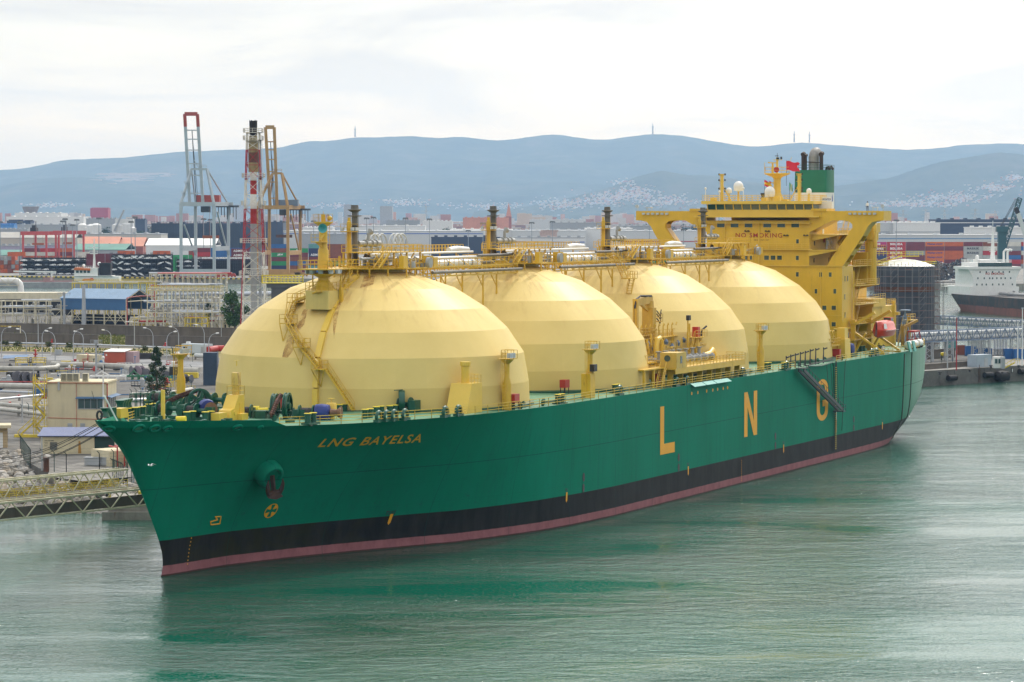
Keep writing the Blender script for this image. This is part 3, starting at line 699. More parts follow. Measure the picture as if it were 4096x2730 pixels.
# lagged white pipes and the pipe bridges between the domes
wp = MB(); bl_ = MB()
wp.path([(-1.0,.2,37.2),(0,.2,37.3),(17,.2,37.3),(19,.2,37.2)], .34,12)
for i in range(3):
    s0 = i * DS; wp.path([(s0 + 11.5,2.2,36.55),(s0 + 13.0,2.2,36.62),(s0 + 29.5,2.2,36.62),(s0 + 31,2.2,36.3)], .5,12)
    wp.path([(s0 + 8,-1.4,37.3),(s0 + 40,-1.4,37.3)], .2,8); wp.path([(s0 + 7,-3.5,38.0),(s0 + 42,-3.5,38.0)], .16,8); wp.path([(s0 + 36,-4.8,38.3),(s0 + 39,-4.8,38.5),(s0 + 43,-4.8,38.3)], .42,10)
    for q in (14.5,19.5,25,28): bl_.lathe([(.53,-.22),(.53,.22)], (s0 + q, 2.2,36.62),14,(1,0,0)); bl_.S('pipe_band', paint('blue_band', (.02,.16,.42),.5), None, 40); bl_.__init__()
wp.S('lagged_pipe', WHITE, None, 40)
yb = MB()
for q in (1.8,5.6,8.2,10.2): yb.lathe([(.38,-.16),(.38,.16)], (q * 1.5,.2,37.3),12,(1,0,0))
for i in range(3):
    s0 = i * DS
    for t in (-4.5,4.2):
        yb.truss((s0 + 6.5, t, 34.9),(s0 + 41.2, t, 34.9),(0,0,1.3),14,.2,.12)
        yb.rail([(s0 + 6.5, t, 36.2),(s0 + 41.2, t, 36.2)], 1.15,1.6,.075)
    for k in range(15): s = s0 + 6.5 + 34.7 * k / 14; yb.beam((s, -4.5,35.9),(s, 4.2,35.9),.16); yb.beam((s, 4.1,36.2),(s, 2.6,37.1),.09) if k % 2 else None
    for k in (3,6,9,11):
        s = s0 + 6.5 + 34.7 * k / 14
        for t in (-4.3,4.0):
            rr_ = min(abs(s - s0), abs(s - s0 - DS)); r3 = math.hypot(rr_, t); zf = itp([(b, -a) for a, b in []] or [(5.33,35.6),(11.33,33.55),(15.64,30.85),(18.65,28),(20.88,24.7),(21.6,20)], r3)
            yb.beam((s, t, zf),(s, t, 35),.2); yb.beam((s - 2.2, t, 35),(s, t, max(zf, 33)),.12)
    for z_, t in ((38.0,-6.5),): yb.box(s0 + 5, s0 + 42, t, t + 1.4, z_, z_ + .1); yb.rail([(s0 + 5, t, z_),(s0 + 42, t, z_)], 1.1,1.1,.08); yb.rail([(s0 + 5, t + 1.4, z_),(s0 + 42, t + 1.4, z_)], 1.1,1.1,.08)
    for k in range(7): yb.beam((s0 + 5 + k * 6,-5.8,35),(s0 + 5 + k * 6,-5.8,38),.18)
    if i == 1: yb.stairs((s0 + 27.6,6.8,37.3),(s0 + 32.2,6.8,33.4),(0,1,0),.9); yb.box(s0 + 32, s0 + 35.2,6.2,7.8,33.2,33.35); yb.rail([(s0 + 32,7.8,33.35),(s0 + 35.2,7.8,33.35),(s0 + 35.2,6.2,33.35)], 1.1,1,.07); yb.stairs((s0 + 34.5,7.2,33.3),(s0 + 33.0,7.2,30.9),(0,1,0),.8)
yb.S('pipe_bridge', YEL)
gm = MB()
for i in range(3):
    s0 = i * DS; gm.path([(s0 + 8,5.4,35.5),(s0 + 40,5.4,35.5)], .22,8); gm.path([(s0 + 30,2.6,37.6),(s0 + 44,2.6,37.6)], .2,8); gm.path([(s0 + 8,0.8,36.5),(s0 + 40,.8,36.5)], .25,8)
gm.S('bare_pipe', STACKM, None, 40)
# hose reels (pale wheels) behind the first dome's platform
wh = MB()
for s, t in ((9.5,-5.0),(13.0,-5.5),(13.6,-3.2),(17,-4.2)):
    for dt in (0,.7):
        ring = [(s + 1.75 * cos(2 * pi * k / 24), t + dt, 39.1 + 1.75 * sin(2 * pi * k / 24)) for k in range(25)]; wh.path(ring, .11,6)
        for k in range(4): a = pi * k / 4; wh.beam((s - 1.7 * cos(a), t + dt, 39.1 - 1.7 * sin(a)),(s + 1.7 * cos(a), t + dt, 39.1 + 1.7 * sin(a)),.09)
    wh.tube((s, t, 39.1),(s, t + .7,39.1),.5, None, 12); wh.beam((s, t + .3,36.2),(s, t + .3,39),.25)
wh.S('hose_reel', paint('pale_grey', (.52,.53,.52),.5,.1), None, 40)

# ---- foremast on the first dome, its house, stairs and cable trunk
fm = MB()
mh = MB(); mh.box(-16.9,-10.5,-1.7,1.7,31.0,33.5); mh.S('mast_house', paint('cream_yellow', (.64,.48,.15),.5,.06,.2,.5, dirt=.3))
fm.lathe([(1.75,33.5),(.72,34.9),(.72,35.2),(1.7,35.7),(1.7,35.85),(.72,35.85),(.72,38.8),(.55,39.2),(.55,42.0),(1.3,42.5),(1.3,42.65),(.3,42.65),(.3,43.6)], (-15,0,0),20)
fm.lathe([(2.3,35.6),(2.45,35.72)], (-15,0,0),24)
fm.rail([(-15 + 1.25 * cos(i * pi / 3),1.25 * sin(i * pi / 3),42.65) for i in range(6)], 1.0,1,.05,(1,.5), True)
fm.sphere((-14.3,.6,43.1),.35); fm.tube((-15,0,43.5),(-15,0,44.0),.04)
fm.slab([(-17.6,-.5,39.9),(-15,-.5,39.9),(-15,.7,39.9),(-17.6,.7,39.9)], (0,0,.12)); fm.slab([(-17.5,0,39.9),(-15,0,39.9),(-15,0,39.0)], (0,.15,0))
fm.rail([(-17.6,.7,40),(-17.6,-.5,40)], 1.0,.6,.05); fm.path([(-16.6,.3,40.1),(-15.9,.3,40.7),(-15.2,.3,41.0)], .16,6)
fm.rail([(-11,1.7,33.5),(-16.9,1.7,33.5),(-16.9,-1.7,33.5),(-11,-1.7,33.5)], 1.1,1.0,.06)
fm.ladder((-14.2,.3,33.6),(-14.2,.3,42.4),(0,1,0),.5,.5,.05); fm.stairs((-12.6,1.5,33.6),(-9.6,1.5,36.5),(0,1,0),.7)
fm.slab([(-13.9,1.75,33.9),(-13.3,1.75,33.9),(-13.3,1.75,31),(-13.9,1.75,31)], (0,.4,0))
fmo = fm.S('foremast', YEL, None, 35)
fl = MB()
for k in range(9):
    a = R(60 + k * 34); x, y = -15 + 2.25 * cos(a),2.25 * sin(a); fl.cbox((x, y, 35.75),.62,.4,.55, a + pi / 2)
fl.S('floodlight', LAMPG, fmo)
hn = MB(); hn.lathe([(.12,0),(.18,.5),(.35,.9),(.62,1.15),(.6,1.16),(.15,.7)], (-16.4,.35,41.75),20,(-.75,.6,.02)); hn.S('fog_horn', TEAL, fmo, 40)
def dome_pt(az, z, off=0.0, c=0.0):
    pr = sorted([(b, a) for a, b in DPROF]); r = float(np.interp(z, [p[0] for p in pr], [p[1] for p in pr])) + off
    return Vec((c - r * cos(az), r * sin(az), z))
ct = MB(); azs = [(33.7,.0,.35),(30.85,.03,.35),(28.0,.035,.3),(24.7,.04,.3),(20.76,.04,.3),(17.9,.04,.3)]
def solve_az(u, v, z):
    best = min(np.linspace(-1.2,1.4,521), key=lambda a: abs(((lambda p: (CAM_F * p.x / (p.y * _c - (p.z - CAM_H) * _s)) )(Vec((SX, SY, 0)) + SD * dome_pt(a, z).x + SN * dome_pt(a, z).y + Vec((0,0, z)))) - (u * .25 - 512)))
    return best
tr = [(1100 + x * .4464, zz) for x, zz in ((740,35.2),(610,33.6),(520,31.0),(440,28.0),(385,24.7),(370,20.76),(366,17.9))]
TP = [dome_pt(solve_az(u, 0, zz), zz, .25) for u, zz in tr]
for a, b in zip(TP, TP[1:]): ct.beam(a, a.lerp(b, .97),.75,.5)
ct.S('cable_trunk', YELC)
sr = MB()
stn = [(230,31.9),(160,29.2),(270,26.2),(420,23.4),(490,23.2),(715,18.1)]
sp = [dome_pt(solve_az(1100 + x * .4464,0, zz), zz, 1.1) for x, zz in stn]
TAN = lambda p: Vec((p.x, p.y, 0)).normalized()
for a, b in ((0,1),(1,2),(2,3),(4,5)): sr.stairs(sp[a], sp[b], TAN(sp[a]),.95,.42)
for k in (0,1,2,3):
    p = sp[k]; n = TAN(p); tg = Vec((-n.y, n.x, 0)); q = [p + n * .6 + tg * .9, p - n * .9 + tg * .9, p - n * .9 - tg * .9, p + n * .6 - tg * .9]
    sr.slab([x - Vec((0,0,.12)) for x in q], (0,0,.12)); sr.rail(q, 1.1,.9,.06,(1,.5)); 
    for x in (q[0], q[3]): sr.beam(x, dome_pt(math.atan2(p.y, -p.x), p.z - 2.4,.0),.1)
sr.stairs((-17.4,.6,33.4), sp[0], (0,1,0),.8)
sr.S('dome_stairs', YEL)
def stain_mat():
    m, nt, b = newmat('rust_wash'); tcn = N(nt, 'ShaderNodeTexCoord'); v = tcn.outputs['Object']; tr_ = N(nt, 'ShaderNodeBsdfTransparent'); mx_ = N(nt, 'ShaderNodeMixShader'); o = [n for n in nt.nodes if n.type == 'OUTPUT_MATERIAL'][0]
    n_ = noise(nt, v, 1.1,6,.7,.4,(1,1,.35)); L(nt, ramp(nt, n_, [(.36,0.0),(.72,.75)]), mx_.inputs['Fac']); L(nt, mixc(nt, ramp(nt, n_, [(.45,0.0),(.7,1.0)]),(.50,.22,.04),(.17,.045,.01)), b.inputs['Base Color']); b.inputs['Roughness'].default_value = .8
    L(nt, tr_.outputs[0], mx_.inputs[1]); L(nt, b.outputs[0], mx_.inputs[2]); L(nt, mx_.outputs[0], o.inputs['Surface']); return m
RW = stain_mat()
for P in (((262,31.0),(300,31.0),(262,29.0),(200,27.8),(185,28.2)),((118,27.6),(180,27.6),(160,25.6),(112,24.7),(62,24.8),(84,26.0)),((560,31.6),(620,33.2),(600,32),(560,29.8),(530,27.2),(520,30)),((800,35.3),(900,35.3),(880,34.2),(760,33.7))):
    m = MB(); pts = [dome_pt(solve_az(1100 + x * .4464,0, zz), zz, 0) for x, zz in P]; c = sum(pts, Vec()) / len(pts); fine = []
    for a, b in zip(pts, pts[1:] + pts[:1]): fine += [a.lerp(b, i / 5) for i in range(5)]
    rings = []
    for q in (1,.75,.5,.25):
        g = []
        for p in fine:
            w_ = c.lerp(p, q); g.append(dome_pt(math.atan2(w_.y, -w_.x), w_.z, .05))
        rings.append(g)
    n = len(fine); m.add([p for g in rings for p in g], [(j * n + i, j * n + (i + 1) % n, (j + 1) * n + (i + 1) % n, (j + 1) * n + i) for j in range(3) for i in range(n)] + [tuple(3 * n + i for i in range(n))]); m.S('rust_stain', RW)
# ------------------------------------------------------------------ superstructure, funnel, masts
k_ = .43520
Z8 = lambda x, y: (2700 + x * k_, 1200 + y * k_); Z7 = lambda x, y: (1900 + x * k_, 1300 + y * k_); Z5 = lambda x, y: (2700 + x * k_, 600 + y * k_)
ZB = lambda x, y: (350 + x * k_, 1450 + y * k_); ZD = lambda x, y: (1100 + x * .4464,1000 + y * .4464)
SF = 167.0
hs = MB()
hs.box(SF, 174,-16.65,16.65,17.3,33.9)           # lower front block
hs.box(174,190,-12.6,12.6,17.3,33.9)            # casing behind it
hs.box(SF, 185,-10.2,10.2,33.9,42.5)             # upper house
hs.box(176,196,-9,9,33.9,40.5)
house = hs.S('deckhouse', YELS)
# white-ish lit side plating is the same paint; decks, ledges and trims
tr_ = MB()
for z_, a, b in ((33.9,-17.2,17.2),(37.0,-10.8,10.8)): tr_.box(SF - .75 if z_ > 35 else SF - .25, SF - .002, a, b, z_, z_ + .16)
tr_.box(SF - 1.3, SF - .002,-12.4,12.4,43.1,43.3); tr_.box(SF - .9, SF - .002,-10.6,10.6,41.95,42.05)
for z_ in (24.7,21.5): tr_.box(SF - .06, SF - .002,-16.6,16.6, z_, z_ + .1)
tr_.rail([(SF - .7,-2.5,37.1),(SF - .7,10.6,37.1)], 1.05,1.6,.06,(1,.66,.33))
tr_.tube((SF - .15,.35,18),(SF - .15,.35,41.9),.12, None, 6)
for t in (-6.5,12.5): tr_.tube((SF - .15, t, 34.2 if t < 0 else 24),(SF - .15, t, 41.5 if t < 0 else 33.5),.07, None, 5)
# side balconies and stairways on the port side
for z_, s0, s1, t1 in ((39.9,168.5,186,15.6),(37.0, SF - .7,185,15.8),(33.9,174,190.5,16.7),(30.2,174.2,190,17.2),(26.6,174.2,190,17.2),(23.0,174.2,191,17.6),(20.0,174.2,186,16)):
    t0 = 10.2 if z_ > 34 else 12.6
    tr_.box(s0, s1, t0, t1, z_ - .14, z_); tr_.rail([(s0, t1, z_),(s1, t1, z_),(s1, t0, z_)], 1.1,1.5,.06,(1,.66,.33))
    tr_.slab([(s1 - .3, t0, z_ - .14),(s1 - .3, t1, z_ - .14),(s1 - .3, t0, z_ - 1.2)], (.15,0,0)); tr_.slab([(s0 + .3, t0, z_ - .14),(s0 + .3, t1, z_ - .14),(s0 + .3, t0, z_ - 1.2)], (.15,0,0))
for z0, z1, s in ((34,37,175),(37,39.9,175.5),(39.9,43.4,183),(30.2,33.9,181.5),(26.6,30.2,181.5),(23,26.6,181.5),(20,23,181.5),(17.4,20,180)):
    t = 12.2 if z0 >= 34 else 14.6; tr_.stairs((s, t, z0),(s + 2.6, t, z1),(0,1,0),1.0,.32)
tr_.path([(SF - .3,15.2,22.2),(SF - .3,16.9,22.2),(SF + 4,16.9,22.2),(SF + 7,16.9,22.2)], .22,6); tr_.path([(SF + 6.2,17,18),(SF + 6.2,17,30),(SF + 6.2,17,33)], .12,6); tr_.path([(SF + 6.6,17,18),(SF + 6.6,17,33)], .08,6)
tr_.S('balcony', YELC, house)
# windows
def win(mbf, mbg, s, t0, t1, z0, z1):
    for a in ((t0 - .1, t1 + .1, z0 - .1, z0),(t0 - .1, t1 + .1, z1, z1 + .1),(t0 - .1, t0, z0, z1),(t1, t1 + .1, z0, z1)): mbf.box(s - .06, s + .02, *a)
    mbg.box(s - .03, s + .03, t0, t1, z0, z1)
def W5(x0, y0, x1, y1):
    a, b = ssz(*Z5(x0, y0), SF), ssz(*Z5(x1, y1), SF); f, g = MB(), MB(); win(f, g, SF, a.y, b.y, min(a.z, b.z), max(a.z, b.z))
    o = f.S('window', YELC, house); g.S('pane', GLASS, o)
for x in (387,513,641,813,941,1070): W5(x, 668, x + 71,711)
for x0, x1, y0, y1 in ((640,665,970,1008),(684,708,970,1008),(820,864,970,1010),(880,923,970,1010),(939,983,970,1010),(1114,1139,820,859),(1112,1139,972,1012),(1112,1138,1122,1164),(1327,1352,1124,1166),(1414,1440,1124,1166),(1284,1308,1277,1320),(1457,1482,1277,1320),(1354,1392,1430,1470),(1440,1480,1430,1470)): W5(x0, y0, x1, y1)
for x0, y0, x1, y1 in ((1440,203,1478,244),):
    a, b = ssz(*Z8(x0, y0), SF), ssz(*Z8(x1, y1), SF); f, g = MB(), MB(); win(f, g, SF, a.y, b.y, b.z, a.z); o = f.S('window', YELC, house); g.S('pane', GLASS, o)
for s, z_ in ((168.7,31.6),(170.4,31.6),(168.6,28.2),(168.8,24.8),(168.4,20.9),(171.2,20.9)):
    f, g = MB(), MB(); f.box(s - .3, s + .3,16.62,16.70, z_ - .62, z_ + .62); g.box(s - .2, s + .2,16.68,16.73, z_ - .5, z_ + .5); o = f.S('window', YELC, house); g.S('pane', GLASS, o)
for s, z_, t in ((170,35,10.2),(179.5,35,10.2),(170.2,38.2,10.2),(181,38.2,10.2),(178.8,38.1,10.2),(184,31.3,12.6),(184,27.7,12.6),(186,31.3,12.6)):
    g = MB(); g.box(s - .25, s + .25, t - .01, t + .06, z_ - .4, z_ + .4); g.S('porthole', GLASS, house)
for s, z_, t in ((177.9,37.05,10.2),(175.6,40,10.2),(174.9,30.3,12.6),(174.9,26.7,12.6),(175.0,23.1,12.6),(176.6,17.4,12.6)):
    g = MB(); g.box(s - .45, s + .45, t - .01, t + .09, z_, z_ + 2.05); g.cur = 1; g.box(s - .16, s + .16, t + .09, t + .11, z_ + 1.3, z_ + 1.7); g.S('door', [WHITE, GLASS], house)
for s, z_, t in ((180.8,34.9,10.35),(176.2,38.3,10.35),(186.2,30.7,12.75),(186.2,27.1,12.75),(186.6,23.5,12.75)):
    g = MB(); g.box(s - .2, s + .2, t - .15, t + .12, z_, z_ + .9); g.S('fire_box', REDP, house)
# lettering on the front
lt = MB()
a, b, c = ssz(*Z5(557,803), SF - .05), ssz(*Z5(985,806), SF - .05), ssz(*Z5(557,762), SF - .05)
lettering(lt, 'NO SMOKING', a, b - a, c - a, .008); lt.S('no_smoking_lettering', paint('sign_red', (.36,.025,.012),.5,.05), house)
lt = MB(); a, b, c = ssz(*Z5(726,833), SF - .05), ssz(*Z5(865,833), SF - .05), ssz(*Z5(726,821), SF - .05)
lettering(lt, 'IMO - 9241267', a, b - a, c - a, .01); lt.S('hull_number_lettering', paint('sign_brown', (.2,.08,.01),.5,.05), house)
fl = MB()
for x, y in ((660,745),(848,746),(1018,785),(1202,785)): p = ssz(*Z5(x, y), SF - .3); fl.box(SF - .35, SF, p.y - .5, p.y + .5, p.z - .1, p.z); fl.cbox((SF - .35, p.y - .3, p.z),.2,.25,.15); fl.cbox((SF - .35, p.y + .3, p.z),.2,.25,.15)
fl.S('signal_lamp', BLACK, house)
# bridge wings and their curved legs
for sg in (1,-1):
    wg = MB()
    wg.box(SF, SF + 5.2, min(10.2 * sg, 24.6 * sg), max(10.2 * sg, 24.6 * sg),42.5,44.3)
    wg.box(SF - .25, SF + 5.3, min(10.6 * sg, 13.6 * sg), max(10.6 * sg, 13.6 * sg),44.3,44.75)
    # underside haunch toward the house
    wg.slab([(SF + .003,10.2 * sg, 42.5),(SF + .003,14.6 * sg, 42.5),(SF + .003,10.2 * sg, 40.3)], (5,0,0))
    # leg: a hollow box strut that flares into the wing
    prof = [(13.4,33.9),(13.9,34.3),(14.6,35.6),(18.6,41.0),(18.55,41.8),(18.0,42.3),(17.0,42.5),(23.6,42.5),(22.4,42.2),(21.6,41.4),(20.6,39.6),(17.2,34.6),(16.64,33.9)]
    wg.slab([(SF + .02, t * sg, z) for t, z in prof], (.35,0,0)); wg.slab([(SF + 2.9, t * sg, z) for t, z in prof], (.35,0,0))
    inn = [(14.6,35.6),(18.6,41.0),(18.55,41.8)]; out = [(23.6,42.5),(22.4,42.2),(21.6,41.4),(20.6,39.6),(17.2,34.6),(16.64,33.9)]
    for P in (inn, [out[0], out[1], out[2]], out[2:4], [(19.0,37.2),(18.2,36.0)], out[4:]):
        for (t0, z0),(t1, z1) in zip(P, P[1:]): wg.slab([(SF + .37, t0 * sg, z0),(SF + 2.9, t0 * sg, z0),(SF + 2.9, t1 * sg, z1),(SF + .37, t1 * sg, z1)], (0,-.12 * sg, .05))
    wg.slab([(SF + .37,17.6 * sg, 37.4),(SF + 2.9,17.6 * sg, 37.4),(SF + 2.9,20 * sg, 38.2),(SF + .37,20 * sg, 38.2)], (0,0,.4))
    wgo = wg.S('bridge_wing', YELS); fl = MB()
    for i in range(6): t = (18.2 + i * .95) * sg; fl.cbox((SF - .25, t, 43.6),.4,.55,.38)
    fl.box(SF + 1, SF + 2.5, min(22 * sg, 23 * sg), max(22 * sg, 23 * sg),44.9,45.05)
    for dt in (22.05,22.95): fl.beam((SF + 1.7, dt * sg, 44.3),(SF + 1.7, dt * sg, 44.9),.1)
    fl.tube((SF + .5,24.4 * sg, 44.3),(SF + .5,24.4 * sg, 45.0),.06); fl.lathe([(.3,0),(.35,.4)], (SF + .3,24.4 * sg, 45.2),10,(-1,0,0))
    fl.S('floodlight', LAMPG, wgo)
# wheelhouse with its raked window band
wh_ = MB()
wh_.box(SF + .05, SF + 8,-10.0,10.9,44.2,44.55); wh_.slab([(SF - .9,-11.0,45.6),(SF - .7,11.2,45.6),(SF + 8,11.2,45.6),(SF + 8,-11.0,45.6)], (0,0,.6)); wh_.box(SF + 1.2, SF + 8,-9.7,10.4,43.4,45.6)
wh_.box(SF - .05, SF + .5,-10.2,11.0,43.3,44.3)
tw = [ -10.0 + i * (20.9 / 12) for i in range(13)]
for t in tw: wh_.beam((SF + .1, t, 44.2),(SF - .35, t, 45.62),.16)
wh_.box(SF + 8, SF + 15,-8,8,42.5,45.2)
who = wh_.S('wheelhouse', YELC)
gl = MB()
for a, b in zip(tw, tw[1:]): gl.slab([(SF + .12, a + .08,44.3),(SF + .12, b - .08,44.3),(SF - .22, b - .08,45.55),(SF - .22, a + .08,45.55)], (.05,0,0)); o = gl.S('window', GLASS, who); gl.__init__()
gl.slab([(SF + .2,10.95,44.3),(SF + 3.5,10.95,44.3),(SF + 3.5,10.95,45.5),(SF, 10.95,45.5)], (0,.04,0)); gl.S('side_window', GLASS, who)
rl = MB(); zR = 46.2
rl.rail([(SF + 8,11.1, zR),(SF - .5,11.1, zR),(SF - .5,-10.9, zR),(SF + 8,-10.9, zR),(SF + 14,-8, zR),(SF + 14,8, zR)], 1.1,1.1,.06,(1,.66,.33), True)
for t in (-9.2,1.0): rl.box(SF + .5, SF + 1.8, t - .5, t + .5, zR, zR + .6)
rl.box(SF + 1, SF + 2,2.9,4, zR, zR + .9)
# signal masts left and right
for t, sg in ((-7.75,1),(7.6,-1)):
    s = SF + 1.8; rl.beam((s, t, zR),(s, t, 51.3),.5,.4); rl.beam((s, t + sg * 1.9, zR),(s, t + sg * .2,49),.16); rl.beam((s, t + sg * 1.0,47.6),(s, t, 47.6),.1)
    rl.ladder((s, t - sg * .35, zR),(s, t - sg * .35,51.3),(1,0,0),.4,.5,.05); rl.box(s - .4, s + .4, t - .5, t + .5,51.2,51.35)
    for z_ in (51.0,49.9,48.5): rl.beam((s, t - .5, z_),(s, t + .5, z_),.1)
rl.S('monkey_island', YELC)
bl_ = MB()
for t in (-7.75,7.6):
    for z_ in (51.1,50.0,48.4,47.9): bl_.cbox((SF + 1.8, t - .6, z_),.25,.22,.35); bl_.cbox((SF + 1.8, t + .6, z_),.25,.22,.35)
bl_.lathe([(.12,0),(.45,.5),(.2,.8),(.42,1.3),(.42,1.5)], (SF + 2,.1 + .2, zR),10)
bl_.S('mast_lamp', BLACK)
mm = MB(); s = 176.0; t0 = .9
mm.slab([(s - .6, t0 - 2.2,46.2),(s + .6, t0 - 2.2,46.2),(s + .6, t0 + 2.2,46.2),(s - .6, t0 + 2.2,46.2)], (0,0,.3))
mm.lathe([(1.5,46.2),(.75,47.8),(.72,50.6),(.8,51.0)], (s, t0,0),4); mm.lathe([(.8,50.5),(1.0,50.8),(2.6,51.4),(2.6,51.55)], (s, t0,0),8)
mm.rail([(s + 2.5 * cos(i * pi / 4), t0 + 2.5 * sin(i * pi / 4),51.5) for i in range(8)], 1.2,1,.06,(1,.5), True)
mm.beam((s, t0,51.5),(s, t0,54.6),.35); mm.beam((s, t0 - .9,51.5),(s, t0 - .9,53.2),.3); mm.beam((s, t0 - 1.9,53.6),(s, t0 - .1,53.5),.12,.2); mm.beam((s, t0 - .9,53.2),(s, t0 - .9,53.55),.3); mm.beam((s, t0 - .8,54.1),(s, t0 + 1.0,54.1),.12)
mm.beam((s, t0 + 1.6,51.5),(s, t0 + 2.9,54.6),.07); mm.tube((s, t0 - 2.55,51.5),(s, t0 - 2.55,53.6),.05); mm.box(s - .6, s - .1, t0 - 1.7, t0 - .7,48.4,48.6); mm.beam((s - .4, t0 - 1.2,46.2),(s - .4, t0 - 1.2,49.4),.35)
mm.beam((s - .3, t0 - 1.9,49.7),(s - .3, t0 - .4,49.7),.1,.2); mm.ladder((s - .8, t0,46.4),(s - .8, t0,51),(0,1,0),.4,.5,.05)
mo = mm.S('main_mast', YELC)
ml = MB(); ml.cbox((s - .3, t0 + .2,54.2),.3,.5,.35); ml.cbox((s, t0 + .8,54.2),.25,.3,.5); ml.tube((s, t0,54.6),(s, t0,55.4),.05); ml.cbox((s, t0 - .1,54.8),.2,.7,.12); ml.S('antenna_cluster', BLACK, mo)
ml = MB(); ml.lathe([(.12,0),(.3,.4),(.55,.7)], (s - .6, t0 + .2,52.2),12,(-1,.1,0)); ml.S('siren', REDP, mo)
def radome(s, t, z, r, hpost):
    m = MB(); m.sphere((s, t, z), r, 16,1.05); m.lathe([(r * .93,-r * .9),(r * .98,-r * .1)], (s, t, z),16); o = m.S('radome', WHITE, None, 50)
    m = MB(); m.lathe([(.34, zR),(.2, zR + .4),(.16, z - r)], (s, t, 0),8); m.S('pedestal', YELC, o)
radome(172,-5.55,49.0,.95,2); radome(172,.75,47.95,1.0,1); radome(170,-6.75,48.2,.55,1); radome(174,7.9,48.1,.5,1)
for t, zt in ((-8.0,47.9),(-3.2,48.5),(-10.8,48.5)): m = MB(); m.tube((SF + 1, t, zR),(SF + 1, t, zt),.07); m.sphere((SF + 1, t, zt + .1),.25,8); m.S('antenna', WHITE)
m = MB(); m.box(SF + 5.4, SF + 5.5,10.9,12.9,46.2,46.9); m.box(SF + 4.5, SF + 6,10.7,13.2,44.7,46.1)
o = m.S('name_board', WHITE); m = MB(); lettering(m, 'LNG BAYELSA', (SF + 5.37,11.05,46.32),(0,1.7,0),(0,0,.42),.02); m.S('name_board_lettering', paint('navy', (.02,.03,.10),.5), o)
# funnel
fn = MB(); s0, s1, hw = 199.5,205.5,3.45
def fring(z, sh): return [(s0 + sh + x * (s1 - s0 - sh * 1.2), hw * y * (1 - sh * .03), z) for x, y in ((0,-.82),(.03,-.94),(.1,-1),(.9,-1),(1,-.8),(1,.8),(.9,1),(.1,1),(.03,.94),(0,.82))]
def fband(z0, z1, sh0, sh1, mi):
    fn.cur = mi; a, b = fring(z0, sh0), fring(z1, sh1); n = 10; fn.add(a + b, [(i, i + n, n + (i + 1) % n, (i + 1) % n) for i in range(n)])
fband(33,48.0,0,.25,0); fband(48.0,52.5,.25,.45,1); a = fring(52.5,.45); fn.cur = 1; fn.add(a, [tuple(range(10))])
FGREEN = paint('funnel_green', (.004,.16,.085),.4,.08)
fo = fn.S('funnel', [WHITE, FGREEN], None, 35)
m = MB(); m.lathe([(1.05,52.5),(1.05,55.2)], (203.5,-.4,0),18); m.path([(203.5,-.4,54.9),(203.7,-.4,55.6),(204.3,-.4,56.0),(205.2,-.4,56.1)], 1.04,16); m.S('exhaust_hood', paint('sooty_steel', (.32,.31,.29),.55,.3,.1,.5, dirt=.6), fo, 50)
m = MB()
for t, zt, r in ((-2.5,55.7,.36),(-1.95,55.4,.26),(1.3,55.7,.4)): m.lathe([(r, 52.5),(r, zt)], (203, t, 0),12); m.lathe([(r * 1.2,-.3),(r * 1.2,.5)], (203, t, zt),10,(1,0,.3))
m.beam((202.4,-2.6,54.2),(202.4,1.3,54.0),.16); m.path([(204,2.6,52.5),(204,2.6,53.0),(204,3.1,53.2),(204,3.5,52.6)], .25,8); m.path([(204,2.0,52.5),(204,2.1,53.0),(204,2.5,53.2),(204,2.9,52.6)], .25,8)
m.S('exhaust_pipe', paint('soot_brown', (.055,.035,.03),.7,.3), fo, 40)
m = MB(); m.rail([(x, y, z) for x, y, z in fring(52.5,.45)], 1.0,1.5,.05,(1,.5), True); m.S('funnel_rail', DGRN, fo)
# funnel badge: flame, green wave and LNG
m = MB(); yy = hw + .03
m.cur = 1; m.slab([(200.9 + x, yy * 0 + hw * 1.0 + .02, z) for x, z in ((-.8,42),(-.8,43.6),(.6,44.7),(1.6,44.9),(2.6,44.2),(4.2,44.6),(4.2,42))], (0,.03,0))
m.cur = 0; m.slab([(203.3, hw + .02,45.2),(202.9, hw + .02,46.2),(203.5, hw + .02,47.7),(203.8, hw + .02,46.6),(203.7, hw + .02,45.3)], (0,.03,0))
m.cur = 2; lettering(m, 'LNG', (200.6, hw + .07,42.3),(3.4,0,0),(0,0,1.5),.03)
m.S('funnel_badge', [paint('flame_blue', (.03,.08,.35),.5), FGREEN, BRIGHTY], fo)
m = MB(); m.slab([(s0 + .12,-.8 + 3.4 * 0,0)] * 0 or [(s0 - .05 + .12, t, z) for t, z in ((1.6,43),(1.6,44.2),(2.1,44.7),(2.8,44.3),(2.8,43))], (-.04,0,0)); m.S('funnel_badge', FGREEN, fo)
